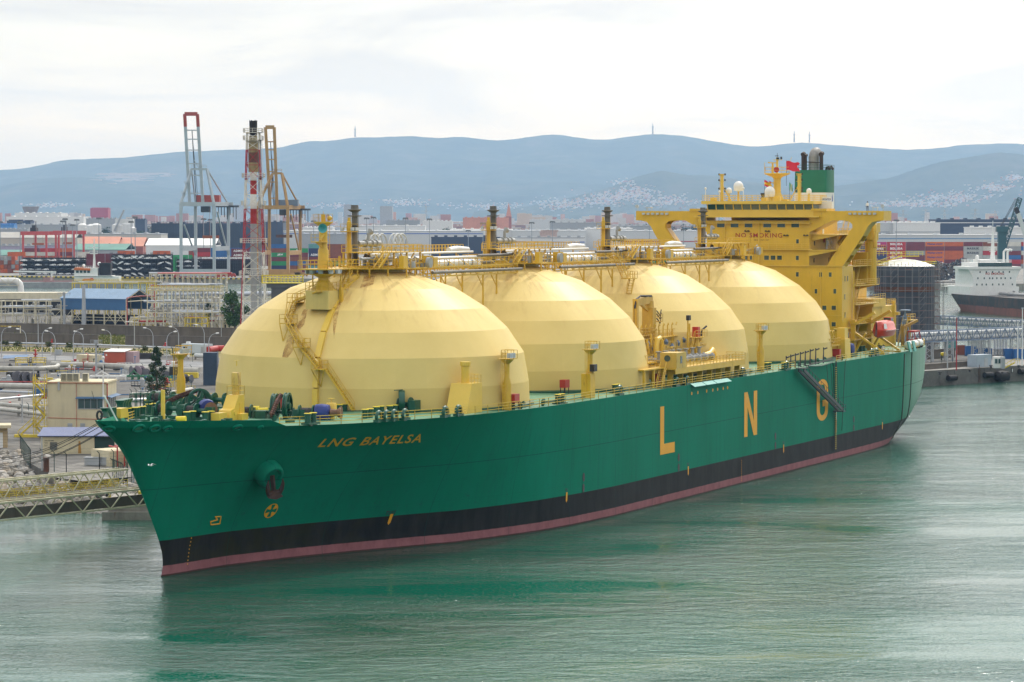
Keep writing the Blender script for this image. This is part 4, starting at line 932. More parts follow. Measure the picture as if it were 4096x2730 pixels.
# after structures: engine casing, paint store, provision crane
m = MB(); m.box(191,208,2,15.5,17.3,25.6); m.box(190.5,199,8,15.9,25.6,27.2); m.box(188,199,-12,12,17.3,34.5)
m.box(185.5,189,13.0,16.0,30.5,36.4)
ao = m.S('engine_casing', YELS)
m = MB(); m.rail([(199,15.4,25.7),(208,15.4,25.7),(208,8,25.7)], 1.1,1.4,.06,(1,.66,.33)); m.rail([(190.6,15.8,27.2),(199,15.8,27.2)], .9,1.4,.06)
m.beam((205.5,15.7,18),(205.5,15.7,26.4),.5,.3); m.ladder((206.2,15.8,17.4),(206.2,15.8,26.8),(1,0,0),.6,.5,.06); m.box(206.4,207.8,14.8,16.4,23.6,24.2)
m.stairs((203.5,17.6,17.6),(207.5,17.6,22.6),(0,1,0),1.0,.36); m.box(207.4,211,16.8,18.6,22.5,22.65); m.rail([(207.4,18.6,22.65),(211,18.6,22.65),(211,16.8,22.65)], 1.1,1,.06)
m.tube((197,15.6,24.2),(197,15.6,27),.05); m.beam((198.5,15.6,22.6),(196.5,15.7,23.8),.12)
m.S('after_stairs', YELC, ao)
m = MB(); m.lathe([(1.15,30),(1.15,38.4),(1.5,38.8),(1.5,40.2)], (187.4,16.2,0),14); m.box(186,189,15,17.6,40.2,42); m.path([(187.4,16.2,41.2),(185.6,15.5,41.6),(183,13.4,40.2),(181,11.6,38.0)], .5,6)
m.path([(187.8,16.2,42.0),(186.6,16.6,43.2),(184.4,17.8,41.6),(183.6,18.2,37.2)], .42,6); m.rail([(188.6,18,36.6),(191.5,18,36.6),(191.5,15.4,36.6),(188.6,15.4,36.6)], 1.1,1,.06); m.box(188.2,191.6,15.3,18.1,36.4,36.55)
m.box(188,192,14,18.4,33.7,33.9); m.rail([(188,18.4,33.9),(192,18.4,33.9)], 1.1,1,.06); m.S('provision_crane', YEL)
m = MB(); m.cbox((187.2,16.4,42.9),1.2,2.2,.35); m.path([(186.5,15.8,39),(185.6,15,38.6),(184.4,14,36.6)], .3,6); m.S('crane_gear', BLACK)

# ---- hose crane amidships and the loading manifold
m = MB(); cs, ctt = 71.3,14.0
m.lathe([(1.0,17.4),(1.0,25.2),(1.25,25.3),(1.25,25.6),(.95,25.7),(.85,28.2),(.7,30.0)], (cs, ctt, 0),14)
m.box(cs - .8, cs + .8, ctt - .9, ctt + .9,25.7,28.9); m.beam((cs + .6, ctt, 30.2),(cs - 6.8, ctt + .2,29.9),.8,1.1); m.beam((cs + .2, ctt, 28.2),(cs - 4, ctt, 29.6),.35); m.beam((cs - 6.5, ctt + .2,29.6),(cs - 6.5, ctt + .2,24.4),.75,.7)
m.box(cs - 3, cs - 1, ctt - 1, ctt + 1.4,24.6,24.75); m.box(cs - 8.5, cs - 1.2, ctt - .9, ctt + 1.4,24.6,24.75); m.rail([(cs - 8.5, ctt + 1.4,24.75),(cs - 1.2, ctt + 1.4,24.75)], 1.1,1,.06,(1,.5)); m.stairs((cs - 4.5, ctt + 1.6,24.7),(cs + .4, ctt + 1.8,18.6),(0,1,0),.9,.4)
m.box(cs + 1.2, cs + 3, ctt - .6, ctt + 1.2,26.6,26.75); m.rail([(cs + 1.2, ctt + 1.2,26.75),(cs + 3, ctt + 1.2,26.75),(cs + 3, ctt - .6,26.75)], 1.1,.8,.06); m.box(cs + 1, cs + 3, ctt - .4, ctt + 1.3,22.2,22.35); m.rail([(cs + 1, ctt + 1.3,22.35),(cs + 3, ctt + 1.3,22.35)], 1.1,.8,.06)
cro = m.S('hose_crane', paint('crane_yellow', (.56,.34,.045),.5,.12,.45,.5, dirt=.4), None, 30)
m = MB(); m.path([(cs - .5, ctt + .3,30.8),(cs - 4.5, ctt + .3,30.9),(cs - 6.6, ctt + .3,30.4),(cs - 7.1, ctt + .3,29)], .14,6); m.beam((cs - 7.2, ctt + .2,29.6),(cs - 7.2, ctt + .2,24.8),.06)
for z_ in (28.4,27.9,27.2): m.path([(cs + 1.0, ctt + .9, z_),(cs + 2.0, ctt + 1.1, z_ - .8),(cs + 2.8, ctt + 1.0, z_ + .1)], .09,6)
m.cbox((cs - 1.2, ctt, 30.6),2.6,.9,.3); m.S('hydraulic_hose', BLACK, cro)
m = MB()
zP = 20.2
m.box(56,89,17.5,24.0, zP - .25, zP); m.box(56,89,23.95,24.05, zP - .9, zP)
for s in (57,61.5,66,70.5,75,79.5,84,88.5):
    m.slab([(s, 24.0, zP - .3),(s, 24.0, zP - .9),(s, 23.2,19.2),(s, 23.1,17.4),(s, 22.2,17.4),(s, 22.4,19.4),(s, 20.5, zP - .3)], (.35,0,0)); m.beam((s, 18.2,17.4),(s, 18.2, zP - .2),.3)
m.rail([(56.5,17.6, zP),(56.5,24, zP),(89,24, zP),(89,17.6, zP)], 1.1,1.5,.07,(1,.66,.33)); m.stairs((51.0,23.2,17.4),(54.6,22.6, zP),(0,1,0),.9,.4)
m.stairs((48.5,20,17.6),(52,20,21.2),(0,1,0),.9,.4); m.box(47,56,16.5,21,21.0,21.2); m.rail([(47,21,21.2),(56,21,21.2)], 1.1,1,.06); m.box(46.5,56,15,22.5,20.2,20.4)
for s in (47,51,55.5): m.beam((s, 22.3,17.4),(s, 22.3,20.2),.35); m.beam((s, 17,17.4),(s, 17,21),.3)
m.rail([(58,15,24.2),(84,15,24.2)], 1.1,1.5,.07,(1,.5)); m.box(58,84,14.5,15.6,24.1,24.2); m.stairs((84,15.2,24.2),(87.6,15.2, zP),(0,1,0),.9,.4)
for s in range(58,86,4): m.beam((s, 15.4,17.4),(s, 15.4,24.1),.22)
mo_ = m.S('loading_platform', YEL)
m = MB(); m.box(56.3,60.6,21.4,24.1, zP, 22.55); m.S('control_cabin', paint('weathered_yellow', (.62,.42,.08),.5,.1,.6,.4, dirt=.4), mo_)
m = MB(); m.lathe([(.5,0),(.5,.05)], (56.26,22.6,21.7),12,(-1,0,0)); m.box(57.9,58.8,24.08,24.14,20.9,22.0); m.S('cabin_window', GLASS, mo_)
m = MB(); m.box(55.5,57.2,20.9,21.2,17.6,19.4); m.S('fire_box', REDP, mo_)
rnd = random.Random(4)
for k in range(7):
    s = 60.5 + k * 3.1; m = MB(); zz = zP + .9
    m.path([(s, 15.2, zz),(s, 19.0, zz),(s, 22.2, zz)], .36,10); 
    for t in (17.5,18.6,20.4,21.8): m.lathe([(.55,-.09),(.55,.09)], (s, t, zz),12,(0,1,0))
    m.lathe([(.3,0),(.25,.9),(.5,1.0),(.5,1.12)], (s, 19.6, zz + .3),10); m.S('manifold_pipe', GREYP, mo_, 40)
m = MB(); m.path([(64,18, zP),(64,18,23.2),(64.3,18,24.2),(65.2,18,24.4),(65.9,18,23.6),(66,18,22)], .42,10); m.path([(80,20,21),(83,20,21.2),(84.2,20,21.8),(85,20,21.2),(85.2,20,20.2)], .5,10); m.S('cargo_bend', YELC, mo_, 40)
m = MB()
for k in range(90):
    s, t, z_ = rnd.uniform(56,84), rnd.uniform(14.5,19.5), rnd.uniform(20.4,23.6)
    if k % 3: m.beam((s, t, z_),(s + rnd.uniform(.6,2.6), t, z_), rnd.uniform(.07,.2))
    else: m.beam((s, t, z_),(s, t, z_ + rnd.uniform(.6,1.8)), rnd.uniform(.07,.25))
for k in range(14): s = 57 + k * 2; m.path([(s, 15,24.2),(s, 15,26),(s + .3,15,26.3),(s + .5,15,26)], .09,6)
m.S('small_pipework', YEL, mo_)
m = MB()
for k in range(9): m.lathe([(.28,0),(.4,.5),(.1,.9)], (58 + k * 2.7,16.8,22.3 + (k % 3) * .4),8)
m.S('valve_actuator', paint('blue_grey', (.12,.17,.25),.5), mo_)
m = MB(); s = 79; m.beam((s, 18, zP),(s, 18,26.2),.25); m.box(s - 1, s + 4.5,17.4,19.4,23.9,24.0); m.rail([(s - 1,19.4,24),(s + 4.5,19.4,24),(s + 4.5,17.4,24)], 1.1,1,.06); m.stairs((s - 3.4,18.8, zP),(s - 1,18.8,24),(0,1,0),.8,.4); m.lathe([(.8, zP),(.7,22.6),(.4,24)], (s + 2,18.4,0),10); m.beam((s + 2,18.4,22),(s + 5.5,18.4,24),.14); m.beam((s - 2.4,18.6, zP),(s - 2.4,18.6,26.8),.18); m.S('monitor_platform', YEL)
m = MB(); m.cbox((s - 2.4,18.7,26.8),.9,.5,.8); m.path([(s + 4.4,18.4,24),(s + 4.6,18.5,25.0),(s + 5.6,18.9,25.6)], .16,6); m.S('water_monitor', BLACK)
m = MB(); m.box(s + 1.6, s + 2.5,17.9,18.9,24,25.6); m.S('fire_monitor', REDP)

# ---- floodlight posts along the port side (and one to starboard of the bow)
def light_post(s, t, z0, ladder_s=-1):
    m = MB(); m.lathe([(.62, z0),(.62, z0 + 3.6),(.36, z0 + 4.6),(.36, z0 + 6.3),(.95, z0 + 6.9),(.95, z0 + 7.0)], (s, t, 0),12)
    m.box(s - 1.1, s + 1.4, t - .9, t + .9, z0 + 6.95, z0 + 7.05); m.rail([(s + .2, t + .9, z0 + 7.05),(s + 1.4, t + .9, z0 + 7.05),(s + 1.4, t - .9, z0 + 7.05),(s + .2, t - .9, z0 + 7.05)], 1.1,.7,.06,(1,.5), True)
    x = s - 1.3; m.ladder((x, t, z0),(x, t, z0 + 8),(1,0,0),.5,.5,.06); m.beam((x - .7, t, z0 + 2.6),(x - .7, t, z0 + 8.1),.06); m.beam((x - .35, t + .5, z0 + 2.6),(x - .35, t + .5, z0 + 8.1),.05)
    for z_ in (3.4,5.5,7.8): m.beam((x, t, z0 + z_),(s, t, z0 + z_),.06); m.beam((x - .7, t, z0 + z_),(x, t, z0 + z_),.06)
    o = m.S('light_post', YEL, None, 30)
    for d in (-.75,.1): m = MB(); m.cbox((s + d - .1, t + .8, z0 + 7.15),.7,.5,.65,.2); m.S('floodlight', LAMPG, o)
    return o
light_post(-4.2,22,17.3); o = light_post(26,22,17.3); light_post(103,22,17.3); light_post(-15.5,-21.5,17.6)
m = MB(); m.box(25.0,26.2,22.3,23.0,21.2,22.2); m.S('junction_box', BLACK, o); m = MB(); m.box(24.5,26.4,21.2,22.6,17.4,20.9); m.S('mast_housing', YEL, o)
# ---- fire boxes on legs
for s, t, z_ in ((-3.2,22.6,17.5),(30.0,16.4,17.6),(-31,2,18.0)):
    m = MB(); m.box(s - .85, s + .85, t - .45, t + .45, z_ + .9, z_ + 2.05); o = m.S('fire_box', REDP)
    m = MB(); [m.beam((s + a, t + b, z_),(s + a, t + b, z_ + .9),.1) for a in (-.7,.7) for b in (-.35,.35)]; m.S('stand', BLACK, o)
# ---- forecastle gear
def vent(p, h, r, hat=1.35, body=YELC):
    m = MB(); m.lathe([(r * .85, p.z),(r * .85, p.z + h * .45),(r * hat, p.z + h * .45),(r * hat, p.z + h * .93),(r * 1.1, p.z + h)], (p.x, p.y, 0),20)
    m.ladder((p.x + r * hat + .3, p.y, p.z),(p.x + r * hat + .3, p.y, p.z + h),(0,1,0),.5,.5,.06); return m.S('ventilator', body, None, 30)
VY = paint('rusty_yellow', (.64,.44,.09),.5,.1,.6,.6, dirt=.3)
p = szz(*ZB(1930,412),17.95); vent(p, 4.6,.9,1.3, VY)
p = szz(*ZB(2240,532),17.6); vent(p, 2.2,.55,1.25); m = MB(); m.beam((p.x, p.y, p.z + 2.2),(p.x, p.y, p.z + 2.8),.1); m.cbox((p.x, p.y, p.z + 2.75),.7,.7,.06); m.S('hand_wheel', YELC)
p = szz(*ZB(1330,530),17.9); m = MB()
m.slab([(p.x - 1.6, p.y - 1.2,17.9),(p.x - 1.2, p.y - 1.2,19.2),(p.x - .3, p.y - 1.2,19.4),(p.x + .8, p.y - 1.2,21.0),(p.x + 2.3, p.y - 1.2,21.0),(p.x + 2.3, p.y - 1.2,17.9)], (0,1.7,0)); m.box(p.x + 1.0, p.x + 1.7, p.y + .5, p.y + .56,18.1,20); m.lathe([(.3,-.1),(.3,.1)], (p.x - .2, p.y + .5,18.8),10,(0,1,0)); m.rail([(p.x + .9, p.y + .5,21),(p.x + 2.3, p.y + .5,21),(p.x + 2.3, p.y - 1.2,21),(p.x + .9, p.y - 1.2,21)], 1.1,.8,.06,(1,.5), True)
m.box(p.x + .4, p.x + 2.0, p.y + .5, p.y + 1.2,17.9,18.7); m.S('stores_hatch', YELC)
vent(Vec((p.x + 1.6, p.y - .4,20.9)),2.9,.42,1.3, VY); m = MB(); m.beam((p.x + 1.6, p.y - .2,24.6),(p.x + 1.6, p.y - .2,25.3),.1); m.cbox((p.x + 1.6, p.y - .2,25.25),1.3,.1,.06); m.S('vent_vane', YELC)
p = szz(1875 - 500 + 180,1545,17.7)
p = szz(*ZD(1690,1452),17.6); m = MB(); m.slab([(p.x - 2.4, p.y - 1.5,17.5),(p.x + 2.6, p.y - 1.5,17.5),(p.x + 2.6, p.y - 1.5,21.4),(p.x - .7, p.y - 1.5,21.4)], (0,3,0)); m.rail([(p.x - .6, p.y + 1.4,21.4),(p.x + 2.5, p.y + 1.4,21.4),(p.x + 2.5, p.y - 1.4,21.4)], 1.1,.9,.06,(1,.5)); m.lathe([(.55,21.4),(.55,23.6),(.7,23.7),(.7,24.2)], (p.x + .6, p.y, 0),14); m.S('stores_hatch', YELC)
p = szz(*ZB(695,538),18.4); m = MB(); m.beam((p.x, p.y, 17.9),(p.x, p.y, 22.2),.38); m.beam((p.x, p.y, 21.9),(p.x + 1.4, p.y - 1,22.1),.1); m.S('rigging_post', YELC)
p = szz(*ZB(275,535),18.6); m = MB(); m.beam((p.x, p.y, 18.5),(p.x - 1.6, p.y - .8,21.6),.16); m.cbox((p.x - 1.65, p.y - .85,21.55),.4,.25,.16); m.S('jackstaff', WHITE)
def gear_wheel(m, c, r, w, ax=(0,1,0)):
    m.lathe([(r * .82,-w),(r, -w),(r, -w * .45),(r * .9,-w * .4),(r * .9, w * .4),(r, w * .45),(r, w),(r * .82, w)], c, 32, ax, False); m.lathe([(r * .28,-w * 1.3),(r * .28, w * 1.3)], c, 12, ax)
    for k in range(5):
        a = 2 * pi * k / 5; d = Vec((cos(a),0, sin(a))); c_ = Vec(c); m.beam(c_ + d * r * .25, c_ + d * r * .86, w * 1.2,.3)
def windlass(c, r):
    m = MB(); c = Vec(c); gear_wheel(m, c + Vec((0,.8,0)), r, .3); gear_wheel(m, c - Vec((0,.8,0)), r * .93,.3)
    m.tube(c - Vec((0,6.2, r * .42)), c + Vec((0,6.2,-r * .42)),.22, None, 8); zb = c.z - r * .95
    for t in (-6,-3.6,-1.5,1.5,3.6,6): m.slab([(c.x - .8, c.y + t, zb),(c.x + .8, c.y + t, zb),(c.x + .3, c.y + t, c.z - r * .1),(c.x - .3, c.y + t, c.z - r * .1)], (0,.18,0))
    for t in (-5.6,-3.9,2.4,4.2): m.lathe([(.95,-.08),(.95,.08)], (c.x, c.y + t, c.z - r * .42),18,(0,1,0))
    m.box(c.x - .6, c.x + 1.1, c.y + 1.7, c.y + 3.2, zb, zb + 1.3); m.box(c.x - 1, c.x + .6, c.y - 3.2, c.y - 1.8, zb, zb + 1.1)
    return m, zb
c0 = szz(*ZB(1000,430),18.9); c1 = szz(*ZB(1725,505),18.0)
def chain(m, pts, n, r=.17):
    pts = [Vec(p) for p in pts]
    for i in range(n):
        q = i / n * (len(pts) - 1); k = min(int(q), len(pts) - 2); p = pts[k].lerp(pts[k + 1], q - k); d = (pts[k + 1] - pts[k]).normalized()
        m.lathe([(.34,-.1),(.34,.1)], p, 8,(0,1,0) if i % 2 else (.3,0,1))
for c, r, ra in ((Vec((c0.x + 1.2, c0.y - .4,20.0)),1.55, R(-49)),(Vec((c1.x + .5, c1.y + .6,19.4)),1.75, R(13))):
    m, zb = windlass(c, r); m.rot(c, -ra); wo_ = m.S('anchor_windlass', DGRN, None, 35)
    m = MB(); chain(m, [(c.x - .2, c.y, c.z + r * .8),(c.x - 2.4, c.y, c.z + r * .35),(c.x - 5.0, c.y, zb + .8)], 26); m.rot(c, -ra); m.S('anchor_chain', RUSTY, wo_)
    m = MB()
    for t in (-4.75,3.3): m.lathe([(.6,-.7),(.6,.7)], (c.x, c.y + t, c.z - r * .42),16,(0,1,0))
    m.rot(c, -ra); m.S('rope_drum', ROPE, wo_, 40); m = MB()
    for t in (5.3,) + ((-6.2,) if c.x > c0.x + 2 else ()): m.lathe([(.55,-1.0),(1.05,-.8),(1.12,0),(1.0,.9),(.7,1.0)], (c.x, c.y + t, c.z - r * .42),14,(0,1,0))
    m.rot(c, -ra); m.S('drum_cover', BLUEC, wo_, 60)
    m = MB(); m.lathe([(.5,-.6),(.42,.2),(.85,.8)], (c.x, c.y + 7.0, c.z - r * .42),16,(0,1,0)); m.rot(c, -ra); m.S('warping_head', paint('warping_rust', (.2,.1,.05),.6,.3,.5,.8), wo_, 40)
def winch(c, rz=0):
    m = MB(); c = Vec(c)
    for t in (-1.6,-.2,1.4): m.lathe([(.95,-.08),(.95,.08)], (c.x, c.y + t, c.z + 1.05),18,(0,1,0))
    m.tube((c.x, c.y - 2, c.z + 1.05),(c.x, c.y + 2, c.z + 1.05),.3, None, 10); m.box(c.x - .9, c.x + .9, c.y + 1.5, c.y + 2.4, c.z, c.z + 1.6); m.box(c.x - .7, c.x + .7, c.y - 2.2, c.y - 1.9, c.z, c.z + 1.3); m.box(c.x - 1.2, c.x + 1.2, c.y - 2.2, c.y + 2.4, c.z, c.z + .2)
    o = m.S('mooring_winch', DGRN, None, 35); m = MB(); m.lathe([(.62,-.65),(.62,.65)], (c.x, c.y - .9, c.z + 1.05),16,(0,1,0)); m.S('rope_drum', ROPE, o, 40)
for u, v, z_ in ((ZB(760,500) + (18.1,)),(ZB(1020,520) + (18.0,)),(ZD(1130,1452) + (17.7,)),(ZB(700,400) + (18.4,)),(ZB(1180,415) + (18.2,))): winch(szz(u, v, z_))
m = MB(); p = szz(*ZD(1135,1440),17.9); m.lathe([(1.5,-.4),(1.5,.4)], (p.x, p.y, p.z + 1.2),24,(0.5,1,0)); m.beam((p.x - 2.2, p.y, p.z + 2.8),(p.x + 2.2, p.y, p.z + 2.7),.12); m.beam((p.x + 1.9, p.y, p.z),(p.x + 1.9, p.y, p.z + 2.8),.14); m.S('hose_drum', DGRN, None, 40)
def bollards(u, v, z_, r=.38, h=1.25):
    p = szz(u, v, z_); m = MB()
    for d in (-.75,.75): m.cur = 0; m.lathe([(r, 0),(r, h - .12),(r * 1.25, h - .1),(r * 1.25, h)], (p.x + d, p.y, z_),14); m.cur = 1; m.lathe([(r * 1.25,0),(r * 1.2,.06)], (p.x + d, p.y, z_ + h),14)
    m.cur = 0; m.box(p.x - 1.4, p.x + 1.4, p.y - .6, p.y + .6, z_ - .1, z_ + .12); m.S('bollard', [DGRN, BRIGHTY], None, 35)
for x, y in ((2050,560),(480,500),(590,470),(400,510),(940,545),(1110,545),(570,430)): bollards(*ZB(x, y),17.9)
for x, y in ((830,1515),(930,1490),(1050,1480),(1390,1440),(1495,1440),(560,1460),(600,1470)): bollards(*ZD(x, y),17.55)
for x, y in ((1300,625),(780,720)): bollards(*Z7(x, y),17.4)
for x, y in ((850,645),(1010,640),(1720,480),(1900,475)): bollards(*Z8(x, y),17.4)
def chock(s, r=.62, sg=1):
    z_ = itp(EDGE, s); b = (b_at(s, z_) - .45) * sg; m = MB(); c = Vec((s, b, z_ + r * 1.15)); d = Vec((.15,1,0))
    ring = [(s + r * 1.25 * cos(2 * pi * k / 18), b, c.z + r * sin(2 * pi * k / 18)) for k in range(19)]
    m.path(ring, r * .42,8); m.box(s - r * 1.6, s + r * 1.6, b - .35, b + .35, z_ - .05, z_ + r * .5); m.S('fairlead', DGRN, None, 40)
CH = [szz(*ZD(x, y),17.7).x for x, y in ((165,1560),(1000,1530),(1082,1525),(1160,1520),(1243,1512),(1690,1487),(1775,1475))]
for s in CH: chock(s, .58)
for s in CH[5:6]: chock(s + 3,.36)
for s in (33.5,62,112,57.5,163,166,89): chock(s, .6)
for s, t in ((-71.5,0), ): pass
def roller(u, v, z_, n, r=.55, h=1.7, sp=1.25):
    p = szz(u, v, z_)
    for k in range(n):
        m = MB(); m.lathe([(r * 1.3,0),(r * .75, h * .55),(r * .8, h * .7),(r * 1.25, h)], (p.x + k * sp, p.y - k * .35, z_),16); m.S('roller_fairlead', DGRN, None, 40)
roller(*ZB(300,470),18.6,4); roller(*ZB(620,390),18.4,2); roller(*ZB(160,500),19.2,1,.5,1.1)
m = MB(); p = szz(*ZB(490,430),18.6); m.rail([(p.x - 1, p.y + 1, p.z),(p.x + 1.6, p.y + 1, p.z),(p.x + 1.6, p.y - 1, p.z),(p.x - 1, p.y - 1, p.z)], 2.0,.9,.1,(1,.5), True); m.S('hatch_guard', DGRN)
m = MB(); p = szz(*ZB(300,500),18.6); m.box(p.x - .9, p.x + .9, p.y - .6, p.y + .6,18.5,19.7); m.S('bow_locker', YELC)
m = MB(); p = szz(*ZB(210,505),18.7); m.box(p.x - 1, p.x + 1, p.y - .3, p.y + .3,18.7,19.9); m.S('bow_screen', DGRN)
m = MB(); p = szz(*ZB(157,505),18.8); m.lathe([(.22,0),(.22,1.2)], (p.x, p.y, 18.8),10); m.S('extinguisher', REDP)
p = szz(*ZB(1210,535),18.0); m = MB(); m.box(p.x - 1, p.x + 1, p.y - .6, p.y + .6,18,19); m.S('bow_locker', YELC)
for x, y in ((860,525),(1540,430),(1615,445),(735,405)): p = szz(*ZB(x, y),18.6); m = MB(); m.lathe([(.4,-.6),(.45,.6)], p, 12,(.3,1,0)); m.S('winch_end', BRIGHTY, None, 40)
rnd = random.Random(12)
for k in range(46):
    m = MB()
    s = rnd.uniform(-62,-40); t = rnd.uniform(-1,1) * (b_at(s, 17.9) - 2.5); z_ = dz(s, t); h = rnd.uniform(.3,1.2)
    (m.lathe([(rnd.uniform(.12,.4),0),(rnd.uniform(.12,.4), h)], (s, t, z_),8) if k % 2 else m.cbox((s, t, z_), rnd.uniform(.3,1.6), rnd.uniform(.3,1.2), h * .7)); m.S('deck_fitting', DGRN, None, 30)
for k in range(34):
    m = MB()
    s = rnd.uniform(-20,150); t = rnd.choice((21.8,22.8,22.2)); z_ = itp(EDGE, s); m.beam((s, t, z_ + .35),(s + rnd.uniform(2,9), t, z_ + .35),.14) if k % 2 else m.lathe([(.2,0),(.28,.7),(.1,.9)], (s, t, z_),8); m.S('deck_fitting', DGRN, None, 30)
# ---- gangway and rigging over the side
gt, gb = Vec((115.2,24.7,17.2)), Vec((137.4,25.0,9.0)); m = MB()
for w_ in (0,.95): m.beam(gt + Vec((0, w_, 0)), gb + Vec((0, w_, 0)),.16,.55); m.beam(gt + Vec((0, w_, 1.1)), gb + Vec((0, w_, 1.1)),.06)
for i in range(15): q = gt.lerp(gb, i / 14); m.beam(q + Vec((0,.95,0)), q + Vec((0,.95,1.1)),.06); m.beam(q, q + Vec((0,0,1.1)),.05)
for i in range(44): q = gt.lerp(gb, i / 43); m.beam(q, q + Vec((0,.95,0)),.3,.06)
m.box(137,138.4,24.2,26.1,8.7,8.85); m.rail([(137,26.1,8.85),(138.4,26.1,8.85),(138.4,24.4,8.85)], 1.1,.7,.06); m.slab([gt + Vec((-.6,-.3,.2)), gt + Vec((1.5,-.3,.2)), gt + Vec((1.5,1.3,.2)), gt + Vec((-.6,1.3,.2))], (0,0,.1))
GWAY = paint('gangway_dark', (.035,.045,.055),.5,.2)
gwo = m.S('gangway', GWAY)
m = MB()
for s, h in ((112.3,0),(114.8,.3),(117.4,.5),(120.2,.7),(123,.9),(125.8,1.2),(129,1.3),(133.6,1.2)):
    z_ = 17.4; m.beam((s + .8,23.2, z_),(s + .8,23.2, z_ + 2.2 + h * .5),.16); m.beam((s - .9,23.6, z_ + .2),(s + .8,23.2, z_ + 2.0 + h * .4),.12); m.beam((s + .8,23.2, z_ + 1.9 + h * .5),(s + 1.5,23.6, z_ + 2.1 + h * .5),.2)
m.beam((120,24.6,17.7),(135,24.6,18.1),.18); m.S('gangway_davit', BLACK)
m = MB(); m.path([(120.5,24.8,17.6),(128,24.8,17.3),(134.5,24.8,17.6),(135.2,24.8,16.8),(135.4,24.9,11)], .12,6); m.S('hose_line', DGRN)
m = MB()
for s, zb_ in ((131,12.6),(133.4,11.6),(137,10)): m.beam((s, 24.8,17.6),(s - .2 + .3,25.2, zb_),.06)
m.beam((144,24.3,17.6),(142,24.3,5),.07); m.S('fall_wire', ROPE)
m = MB(); m.ladder((138.0,24.35,17.6),(137.9,24.35,1.7),(1,0,0),.55,.42,.09); m.S('pilot_ladder', ROPE)
m = MB(); 
for i in range(40): z_ = 16.5 - i * .37; m.beam((137.6,24.42, z_),(138.3,24.42, z_),.09)
m.S('ladder_rung', paint('ladder_yellow', (.6,.45,.05),.6))
m = MB(); m.cur = 0; m.box(138.85,139.25,24.11,24.15,7.2,9.9); m.cur = 1; m.box(138.85,139.25,24.11,24.15,4.9,7.2); m.S('pilot_board_mark', [WHITE, REDP], hull)
# ---- stores platform with hose wheels, aft vent and blue-covered drum
m = MB(); m.box(141.5,150.5,18.6,21.4,19.9,20.1); m.rail([(141.5,21.4,20.1),(150.5,21.4,20.1)], 1.2,1.1,.07); 
for s in (142,146,150): m.beam((s, 21,17.4),(s, 21,20),.3)
for s in (145.6,147.4):
    m.path([(s + 1.1 * cos(2 * pi * k / 20),21.0,21.6 + 1.1 * sin(2 * pi * k / 20)) for k in range(21)], .12,6)
    for k in range(3): a = pi * k / 3; m.beam((s - 1.1 * cos(a),21,21.6 - 1.1 * sin(a)),(s + 1.1 * cos(a),21,21.6 + 1.1 * sin(a)),.1)
m.S('reel_platform', YEL)
m = MB(); m.box(148.6,149.6,20.4,21.8,17.6,19.3); m.S('fire_box', REDP)
m = MB(); m.slab([(151.6,20,17.4),(155,20,17.4),(154.6,20,21.0),(151.2,20,21.0)], (0,2.0,0)); m.box(151.8,153.8,20.3,21.8,21,23); m.S('ventilator', YELC)
m = MB(); m.lathe([(.9,-1.0),(1.15,-.2),(1.0,.9),(.6,1.0)], (158.6,20.5,18.9),14,(0,1,0)); m.S('drum_cover', BLUEC, None, 60)
m = MB(); m.lathe([(1.0,-.1),(1.0,.1)], (160,20.5,18.9),16,(.8,.6,0)); m.box(157.5,161,19.6,21.5,17.4,18.1); m.S('mooring_winch', DGRN)
# lifeboat davits
m = MB()
for s in (171.6,182.4):
    m.beam((s, 17.5,17.4),(s, 17.5,23.2),.8,.6); m.beam((s, 17.5,22.8),(s + .3,21.6,25.2),.7,.55); m.beam((s, 19.5,17.4),(s, 23.6,17.4),.5); m.beam((s, 17.6,21.5),(s, 23.4,17.7),.55,.4); m.box(s - .6, s + .6,17,18,23,23.8)
    m.beam((s + .6,17.5,17.4),(s + .6,19.8,21.3),.35)
m.box(170,184,16.8,18.2,19.9,20.1); m.rail([(170,18.2,20.1),(184,18.2,20.1)], 1.1,1.4,.06); m.S('boat_davit', YEL)
m = MB()
for s in (186.4,189.6): m.slab([(s, 24.2,17.2),(s + 1.5,24.2,17.2),(s + 1.1,23.8,19.2),(s - .3,23.8,19.2)], (0,.25,0))
m.S('boat_chute', paint('pale_teal', (.10,.38,.34),.5))
m = MB(); m.beam((204,18,17.4),(204,18,21.6),.6); m.beam((204,18,21.2),(207.5,20,22.6),.5); m.lathe([(.5,17.3),(.45,23.6)], (209.6,17.6,0),10); m.S('rescue_boat_davit', paint('dark_yellow', (.36,.22,.04),.5,.1,.5))
m = MB()
for i in range(3): m.beam((206.5 + i * .4 - .6,16.5 + i * 1.2,17.4),(207.4,17.5,24.6),.16)
for z_ in (19,20.5,22,23.3): m.beam((206.3,16.9, z_),(208.2,18.6, z_),.1); m.beam((206.3,18.6, z_),(208.2,16.9, z_),.08)
m.box(206.4,208.4,16.6,18.4,24.5,24.65); m.S('lattice_tower', paint('pale_blue', (.23,.34,.50),.5))

